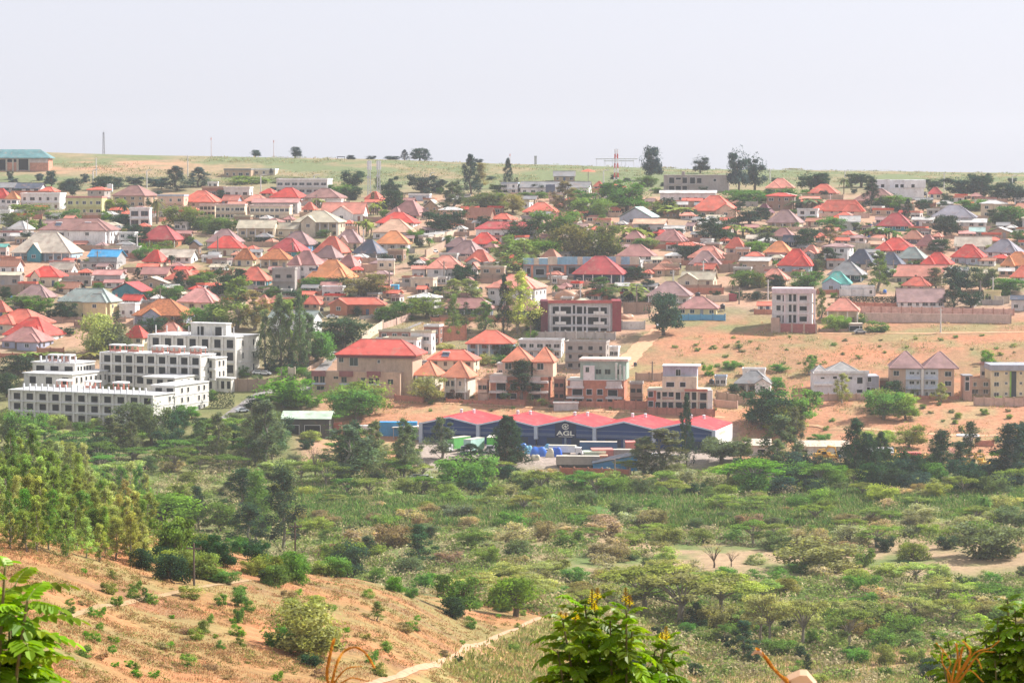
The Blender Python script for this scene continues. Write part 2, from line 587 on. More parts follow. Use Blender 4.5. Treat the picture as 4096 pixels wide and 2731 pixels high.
M_dirt = flat_mat('pale_dirt', (.47, .285, .18))
M_orange = flat_mat('orange_dirt', (.60, .34, .20))
M_asphalt = flat_mat('worn_asphalt', (.27, .245, .235))
ribbon('dirt_track', 'P', [(2185, 2462, 8), (2150, 2474, 10), (2110, 2490, 10), (2080, 2508, 9), (2020, 2530, 10), (1960, 2560, 12), (1900, 2582, 13), (1840, 2616, 15), (1760, 2650, 15), (1690, 2668, 17), (1600, 2704, 17), (1500, 2730, 18), (1380, 2764, 18)], M_dirt)
ribbon('footpath', 'P', [(230, 2472, 14), (400, 2425, 15), (560, 2395, 15), (720, 2364, 14), (860, 2338, 12), (1000, 2320, 11)], flat_mat('trodden_grass', (.345, .235, .13)))
ribbon('dirt_road', 'P', [(2690, 1282, 24), (2640, 1318, 30), (2600, 1350, 34), (2565, 1385, 38), (2530, 1420, 38), (2500, 1462, 36), (2470, 1500, 30)], M_orange, .1)
ribbon('dirt_road', 'P', [(3100, 1325, 6), (3280, 1333, 7), (3450, 1335, 7), (3600, 1334, 7), (3760, 1333, 8), (3950, 1330, 8), (4180, 1326, 8)], M_orange, .1)
ribbon('dirt_road', 'P', [(3050, 1690, 7), (3270, 1703, 7), (3420, 1715, 10), (3600, 1728, 14), (3800, 1740, 18), (4000, 1742, 18), (4200, 1735, 18)], M_orange, .1)
ribbon('dirt_road', 'P', [(1500, 1595, 8), (1720, 1612, 8), (2000, 1622, 8), (2300, 1640, 9), (2600, 1655, 9), (2900, 1670, 9)], M_orange, .1)
ribbon('road', 'P', [(1215, 1570, 26), (1240, 1530, 28), (1270, 1495, 26), (1300, 1462, 24), (1330, 1430, 20), (1375, 1405, 16), (1440, 1385, 12), (1540, 1350, 10), (1620, 1318, 9), (1690, 1290, 8)], M_asphalt, .1)
ribbon('driveway', 'P', [(870, 1690, 22), (915, 1662, 22), (960, 1630, 22), (1000, 1600, 22), (1040, 1575, 24), (1100, 1562, 26), (1215, 1565, 26)], M_asphalt, .1)
ribbon('road', 'P', [(1660, 1060, 10), (1720, 1020, 10), (1780, 985, 9), (1825, 950, 8), (1850, 915, 7), (1880, 880, 6)], M_orange, .1)
ribbon('dirt_road', 'P', [(1400, 1260, 10), (1500, 1215, 14), (1560, 1180, 18), (1610, 1150, 18), (1660, 1110, 12)], M_dirt, .1)
ribbon('dirt_road', 'P', [(-60, 690, 5), (150, 686, 5), (300, 676, 5), (450, 664, 5), (600, 650, 4), (720, 640, 3)], flat_mat('red_dirt', (.48, .27, .19)), .1)

# ------------------------------------------------------------------ colours (albedo)
RC = dict(red=(.62, .07, .05), coral=(.66, .155, .10), salmon=(.66, .26, .19), orange=(.70, .27, .11), crimson=(.46, .075, .075), pink=(.58, .27, .24), brown=(.29, .15, .13),
          mauve=(.33, .205, .195), rose=(.40, .19, .17), slate=(.10, .115, .155), grey=(.27, .265, .265), maroon=(.19, .07, .09), cream=(.58, .50, .40), teal=(.13, .43, .37), mint=(.42, .58, .53),
          blue=(.06, .34, .62), sage=(.30, .35, .32), rust=(.45, .20, .13), tin=(.55, .53, .50), peach=(.64, .40, .27), lavender=(.26, .245, .28), tilered=(.48, .17, .07), beige=(.52, .46, .34))
WC = dict(white=(.80, .79, .77), cream=(.70, .60, .45), yellow=(.74, .62, .34), grey=(.45, .44, .43), pale=(.62, .60, .58), tan=(.52, .37, .26), peach=(.70, .48, .36), pinkish=(.68, .52, .47), blue=(.12, .28, .48),
          skyblue=(.38, .52, .62), teal=(.06, .27, .33), olive=(.58, .56, .28), brick=(.50, .19, .11), brown=(.34, .22, .16), lime=(.50, .58, .24), lavender=(.38, .40, .52), navy=(.04, .07, .12),
          concrete=(.40, .36, .33), redbrown=(.36, .17, .13), mintgreen=(.33, .44, .36), orangebrick=(.56, .25, .15), bluegrey=(.45, .50, .58))
RW = dict(lavender='lavender-grey', tilered='mottled orange tile', sage='sage green', tin='pale tin', beige='beige')
WW = dict(pale='pale grey', pinkish='pale pink', concrete='bare concrete', redbrown='red-brown', mintgreen='mint green', orangebrick='orange brick', bluegrey='blue-grey', skyblue='sky blue', lavender='lavender blue', lime='lime green', orange='orange', navy='navy')

_wcache = {}
def window_mesh(w, h, bars=1):
    w, h = round(w * 4) / 4 or .25, round(h * 4) / 4 or .25
    k = (w, h, bars)
    if k not in _wcache:
        b = MB()
        t = .09
        b.box(-w / 2, w / 2, -.03, .02, 0, h, 1)
        b.box(-w / 2 - t, -w / 2, -.08, .02, -t, h + t, 0); b.box(w / 2, w / 2 + t, -.08, .02, -t, h + t, 0)
        b.box(-w / 2, w / 2, -.08, .02, h, h + t, 0); b.box(-w / 2, w / 2, -.12, .02, -t, 0, 0)
        for i in range(bars):
            x = -w / 2 + w * (i + 1) / (bars + 1)
            b.box(x - .03, x + .03, -.06, -.03, 0, h, 0)
        _wcache[k] = b.mesh('window', [M['trim'], M['glass']])
    return _wcache[k]

def void_mesh(w, h):
    w, h = round(w * 4) / 4 or .25, round(h * 4) / 4 or .25
    k = (w, h, 'void')
    if k not in _wcache:
        b = MB()
        b.box(-w / 2, w / 2, -.015, .02, 0, h, 1)
        t = .12
        b.box(-w / 2 - t, -w / 2, -.1, .02, -t, h + t, 0); b.box(w / 2, w / 2 + t, -.1, .02, -t, h + t, 0)
        b.box(-w / 2, w / 2, -.1, .02, h, h + t, 0); b.box(-w / 2, w / 2, -.14, .02, -t, 0, 0)
        _wcache[k] = b.mesh('window', [M['trim'], M['dark']])
    return _wcache[k]

def door_mesh(w=1.0, h=2.1):
    k = ('door', w, h)
    if k not in _wcache:
        b = MB()
        b.box(-w / 2, w / 2, -.05, .02, 0, h, 0)
        b.box(-w / 2 - .08, -w / 2, -.1, .02, 0, h + .08, 1); b.box(w / 2, w / 2 + .08, -.1, .02, 0, h + .08, 1)
        b.box(-w / 2, w / 2, -.1, .02, h, h + .08, 1)
        _wcache[k] = b.mesh('door', [M['metal'], M['trim']])
    return _wcache[k]

def hip_verts(w, d, rise, rl, along_x=True):
    """eaves rectangle centred on the origin plus a ridge of length rl"""
    e = [(-w / 2, -d / 2, 0), (w / 2, -d / 2, 0), (w / 2, d / 2, 0), (-w / 2, d / 2, 0)]
    r = [(-rl / 2, 0, rise), (rl / 2, 0, rise)] if along_x else [(0, -rl / 2, rise), (0, rl / 2, rise)]
    return e, r

def roof_mesh(kind, w, d, rise, rl=None):
    b = MB()
    t = .28
    caps = MB()
    if kind in ('hip', 'pyr'):
        rl = (max(.08 * w, w - d) if kind == 'hip' else .06 * w) if rl is None else rl
        e, r = hip_verts(w, d, rise, rl)
        vs = [(x, y, z - t) for x, y, z in e] + e + r
        b.add(vs, [(3, 2, 1, 0), (0, 1, 5, 4), (1, 2, 6, 5), (2, 3, 7, 6), (3, 0, 4, 7), (4, 5, 9, 8), (5, 6, 9), (6, 7, 8, 9), (7, 4, 8)])
        for i, j in ((4, 8), (5, 9), (6, 9), (7, 8), (8, 9)):
            caps.cyl(Vector(vs[i]), Vector(vs[j]) + Vector((0, 0, .02)), .14, n=5)
    elif kind == 'gx':      # ridge along x
        prof = [(-d / 2, -t), (d / 2, -t), (d / 2, 0), (0, rise), (-d / 2, 0)]
        top = [(-d / 2, 0), (0, rise), (d / 2, 0)]
        vs, fs = [], []
        for sx in (-w / 2, w / 2):
            vs += [(sx, -d / 2, -.16), (sx, -d / 2, 0), (sx, 0, rise), (sx, d / 2, 0), (sx, d / 2, -.16), (sx, 0, rise - .18)]
        fs = [(0, 6, 7, 1), (1, 7, 8, 2), (2, 8, 9, 3), (3, 9, 10, 4), (4, 10, 11, 5), (5, 11, 6, 0), (0, 1, 2, 5), (5, 2, 3, 4), (6, 11, 8, 7), (11, 10, 9, 8)]
        b.add(vs, fs)
        caps.cyl((-w / 2, 0, rise), (w / 2, 0, rise), .14, n=5)
    else:                   # gy: gable end to the front
        vs = []
        for sy in (-d / 2, d / 2):
            vs += [(-w / 2, sy, -.16), (-w / 2, sy, 0), (0, sy, rise), (w / 2, sy, 0), (w / 2, sy, -.16), (0, sy, rise - .18)]
        fs = [(1, 7, 6, 0), (2, 8, 7, 1), (3, 9, 8, 2), (4, 10, 9, 3), (5, 11, 10, 4), (0, 6, 11, 5), (5, 2, 1, 0), (4, 3, 2, 5), (7, 8, 11, 6), (8, 9, 10, 11)]
        b.add(vs, fs)
        caps.cyl((0, -d / 2, rise), (0, d / 2, rise), .14, n=5)
    return b, caps

def lin(c, k):
    return tuple(min(1.0, v * k) for v in c)

COMPOUND = []
NH = [0]
def house(line):
    """one building per line: tile x0 x1 ridge eave base form roof wall options (pixels of the tile)"""
    t = line.split()
    tile = t[0]
    x0, x1, yt, ye, yb = (float(v) for v in t[1:6])
    form, rc, wc = t[6], t[7], t[8]
    op = {}
    for o in t[9:]:
        k, _, v = o.partition('=')
        op[k] = v or '1'
    NH[0] += 1
    hr = random.Random(NH[0] * 31 + int(x0))
    px0, rt = tp(tile, x0, yt); px1, re_ = tp(tile, x1, ye); _, rb = tp(tile, x0, yb)
    pc = (px0 + px1) / 2
    base = at(pc, rb)
    Y = base.y
    yaw = float(op['r']) if 'r' in op else (hr.choice([0, 10, 18, 26]) if form in ('hip', 'pyr') else hr.choice([0, 8, 14]))
    dr = float(op.get('d', .8 if form in ('hip', 'pyr') else .62))
    Wm = (px1 - px0) * Y / F
    c, s = math.cos(R(yaw)), abs(math.sin(R(yaw)))
    w = Wm / (c + dr * s)
    d = dr * w
    if d > 17:
        d = 17.0
        w = (Wm - d * s) / c
    d = max(d, 5.0)
    halfdep = (d * c + w * s) / 2
    Yc = Y + d * c / 2
    zb = base.z - .1
    ze = slope_of(re_) * Y
    hwall = max(2.2, ze - zb)
    flat = form == 'flat'
    k_ = ratio_x(pc, re_)
    root = empty({'flat': 'flat_roofed_house', 'shed': 'shed'}.get(op.get('n', form), op.get('n', 'house') if op.get('n') else 'house'), (k_ * Yc, Yc, zb), R(-yaw))
    over = .55 if not flat else .2
    bw, bd = w - 2 * over, d - 2 * over
    veranda = 'v' in op
    front = -bd / 2
    colw = lin(WC[wc], hr.uniform(.93, 1.05))
    if flat:
        zr = slope_of(rt) * Y
        hwall = max(2.4, zr - zb - .25)
        b = MB()
        b.box(-bw / 2, bw / 2, -bd / 2, bd / 2, -3.5, hwall)
        b.obj('wall', M['brick' if wc in ('brick', 'orangebrick') else 'wall'], root, colw)
        b = MB()
        b.box(-w / 2, w / 2, -d / 2, d / 2, hwall, hwall + .22)
        ph = .5
        for a in ((-w / 2, w / 2, -d / 2, -d / 2 + .2), (-w / 2, w / 2, d / 2 - .2, d / 2), (-w / 2, -w / 2 + .2, -d / 2 + .2, d / 2 - .2), (w / 2 - .2, w / 2, -d / 2 + .2, d / 2 - .2)):
            b.box(*a, hwall + .22, hwall + .22 + ph)
        b.obj('parapet', M['wall'], root, RC.get(rc, WC.get(rc)))
    else:
        zr = slope_of(rt) * Yc
        rise = max(1.2, zr - (zb + hwall))
        rise = min(rise, .62 * (d if form in ('hip', 'pyr', 'gx') else w))
        b = MB()
        rec = 2.0 if veranda else 0.0
        b.box(-bw / 2, bw / 2, -bd / 2 + rec, bd / 2, -3.5, hwall - .29)
        if veranda:
            b.box(-bw / 2, bw / 2, -bd / 2, -bd / 2 + rec, -3.5, .15)
        if form == 'gx':
            q = rise * (1 - 2 * over / d) - .25
            b.prism_x([(-bd / 2 + rec, hwall - .29), (bd / 2, hwall - .29), (0, hwall + q)], -bw / 2 + .01, bw / 2 - .01)
        elif form == 'gy':
            q = rise * (1 - 2 * over / w) - .25
            b.prism([(-bw / 2, hwall - .29), (bw / 2, hwall - .29), (0, hwall + q)], -bd / 2 + rec + .01, bd / 2 - .01)
        b.obj('wall', M['brick' if wc in ('brick', 'orangebrick') else 'wall'], root, colw)
        rb_, caps = roof_mesh(form, w, d, rise)
        rm = M['tile'] if rc == 'tilered' else M['rusty'] if rc == 'rust' else M['roof']
        colr = lin(RC[rc], hr.uniform(.9, 1.08))
        ro = rb_.obj('roof', rm, root, colr)
        ro.location.z = hwall
        co = caps.obj('ridge_cap', M['metal'], ro, lin(colr, hr.choice([.8, 1.25, 1.4])))
        if veranda:
            npil = max(3, int(bw / 3.2) + 1)
            for i in range(npil):
                b = MB()
                x = -bw / 2 + .2 + (bw - .4) * i / (npil - 1)
                b.box(x - .16, x + .16, -bd / 2 + .05, -bd / 2 + .37, .15, hwall - .29)
                b.obj('pillar', M['trim'], root, WC['white'] if hr.random() < .7 else colw)
            front += rec
        if form == 'hip' and w > 10.5 and 'fg' not in op and not veranda and hr.random() < .6:
            sx = hr.choice([-1, 1, 1])
            ww_, wd_ = w * hr.uniform(.42, .55), d * .62
            wx, wy = sx * (w - ww_) * .42, -d * .36
            b = MB()
            b.box(wx - ww_ / 2 + .5, wx + ww_ / 2 - .5, wy - wd_ / 2 + .5, -bd / 2 - .01, -3.5, hwall - .4)
            b.obj('wing_wall', M['wall'], root, colw)
            rw_, cw_ = roof_mesh('hip', ww_, wd_, rise * hr.uniform(.55, .75))
            o = rw_.obj('wing_roof', rm, root, colr); o.location = (wx, wy, hwall - .1)
            cw_.obj('ridge_cap', M['metal'], o, lin(colr, 1.3))
            o = link('window', window_mesh(1.5, 1.25), root, WC['white'])
            o.location = (wx, wy - wd_ / 2 + .5, max(.8, hwall - 2.2))
        if 'fg' in op:      # a gable on the front: x0,x1,apex,eave
            g = [float(v) for v in op['fg'].split(',')]
            ga, gb = tp(tile, g[0], g[2])[0], tp(tile, g[1], g[2])[0]
            gx = ((ga + gb) / 2 - pc) * Y / F / max(c, .5)
            gw = (gb - ga) * Y / F / max(c, .5)
            gr = min(slope_of(tp(tile, 0, g[2])[1]) * Y - (zb + hwall), gw * .62)
            gr = max(gr, .25 * gw)
            proj = 1.2
            back = d / 2 * min(1.0, gr / rise)
            gl = Vector((gx, 0, hwall))
            b = MB()
            b.prism([(-gw / 2 + .35, -hwall - 2.5), (gw / 2 - .35, -hwall - 2.5), (gw / 2 - .35, -.05), (0, gr - .3), (-gw / 2 + .35, -.05)], -d / 2 - proj + .4, -d / 2 + min(back, 3.0))
            gcol = WC[op['gw']] if 'gw' in op else colw
            o = b.obj('gable_wall', M['wall'], root, gcol); o.location = gl
            rbm, cp = roof_mesh('gy', gw, proj + back, gr)
            o = rbm.obj('gable_roof', rm, root, colr); o.location = gl + Vector((0, -d / 2 - proj + (proj + back) / 2, 0.01))
            o2 = link('window', window_mesh(min(1.5, gw * .3), 1.25), root, WC['white'])
            o2.location = gl + Vector((0, -d / 2 - proj + .4 - .03, -hwall + max(.9, hwall - 2.1)))
    # windows and a door
    st = int(op.get('s', max(1, round(hwall / 3.2))))
    fh = (hwall - .2) / st
    sp = float(op.get('sp', 3.4))
    nw = max(2, int(bw / sp))
    if 'nw' in op:
        nw = int(op['nw'])
    mk = void_mesh if 'void' in op else window_mesh
    fcol = colw if 'void' in op else (WC['white'] if hr.random() < .75 else WC['brown'])
    dcol = hr.choice([(.12, .07, .05), (.3, .3, .32), (.05, .08, .16), (.25, .10, .06)])
    if bw > 2.5:
        di = hr.randrange(nw)
        for f in range(st):
            for i in range(nw):
                x = -bw / 2 + bw * (i + .5) / nw
                ww = min(float(op.get('ww', hr.choice([1.0, 1.5, 1.5, 2.0]))), bw / nw * .8)
                wh = min(float(op.get('wh', 1.25)), fh * .6)
                if 'fg' in op and abs(x - gx) < gw / 2:
                    continue
                if f == 0 and i == di and not flat and hwall > 2.3:
                    o = link('door', door_mesh(), root, dcol)
                    o.location = (x, front, .05)
                    continue
                o = link('window', mk(ww, wh), root, fcol)
                o.location = (x, front, f * fh + max(.85, fh * .3))
            if yaw > 6:
                ns = max(1, int(bd / 4.5))
                for i in range(ns):
                    o = link('window', mk(min(1.25, bd / ns * .5), min(1.25, fh * .5)), root, fcol)
                    y = -bd / 2 + bd * (i + .5) / ns
                    if veranda and y < front + .8:
                        continue
                    o.location = (bw / 2, y, f * fh + max(.9, fh * .32))
                    o.rotation_euler = (0, 0, R(90))
    if st > 1 and flat and 'nb' not in op:
        for f in range(1, st):
            b = MB()
            b.box(-bw / 2 - .3, bw / 2 + .1, -bd / 2 - .8, -bd / 2 - .01, f * fh - .12, f * fh + .1)
            b.obj('floor_slab', M['wall'], root, lin(colw, 1.05))
    if 'sol' in op:         # solar water heaters on the front slope
        for q in op['sol'].split(','):
            sx = (tp(tile, float(q), ye)[0] - pc) * Y / F / c
            solar_heater(root, Vector((sx, -d * .27, hwall + rise * .46)), math.atan2(rise, d / 2))
    kind = {'hip': 'hip-roofed', 'pyr': 'pyramid-roofed', 'gx': 'gable-roofed', 'gy': 'gable-fronted', 'flat': 'flat-roofed'}[form]
    hgt = 'two-storey ' if st == 2 else 'three-storey ' if st == 3 else ''
    if flat:
        desc = '%s%s flat-roofed building' % (hgt, WW.get(wc, wc))
    else:
        desc = '%s %s %shouse with %s walls' % (RW.get(rc, rc), kind, hgt, WW.get(wc, wc))
    lab = LAB.get((tile, int(x0)))
    reg(root, 'house', desc, (pc, (re_ + rb) / 2), 'houses on the hillside', lab)
    COMPOUND.append((pc, rb, px1 - px0, hr.random(), hr.random()))
    return root

def solar_heater(root, p, ang):
    b = MB()
    b.box(-1.2, 1.2, -1.0, 1.0, .12, .2, 0)
    b.box(-1.3, 1.3, -1.05, -.98, .08, .22, 1)
    b.cyl((-1.3, 1.2, .35), (1.3, 1.2, .35), .28, n=10, mi=1)
    o = b.obj('solar_heater', [M['solar'], M['metal']], root, (.7, .7, .7))
    o.location = p
    o.rotation_euler = (ang, 0, 0)

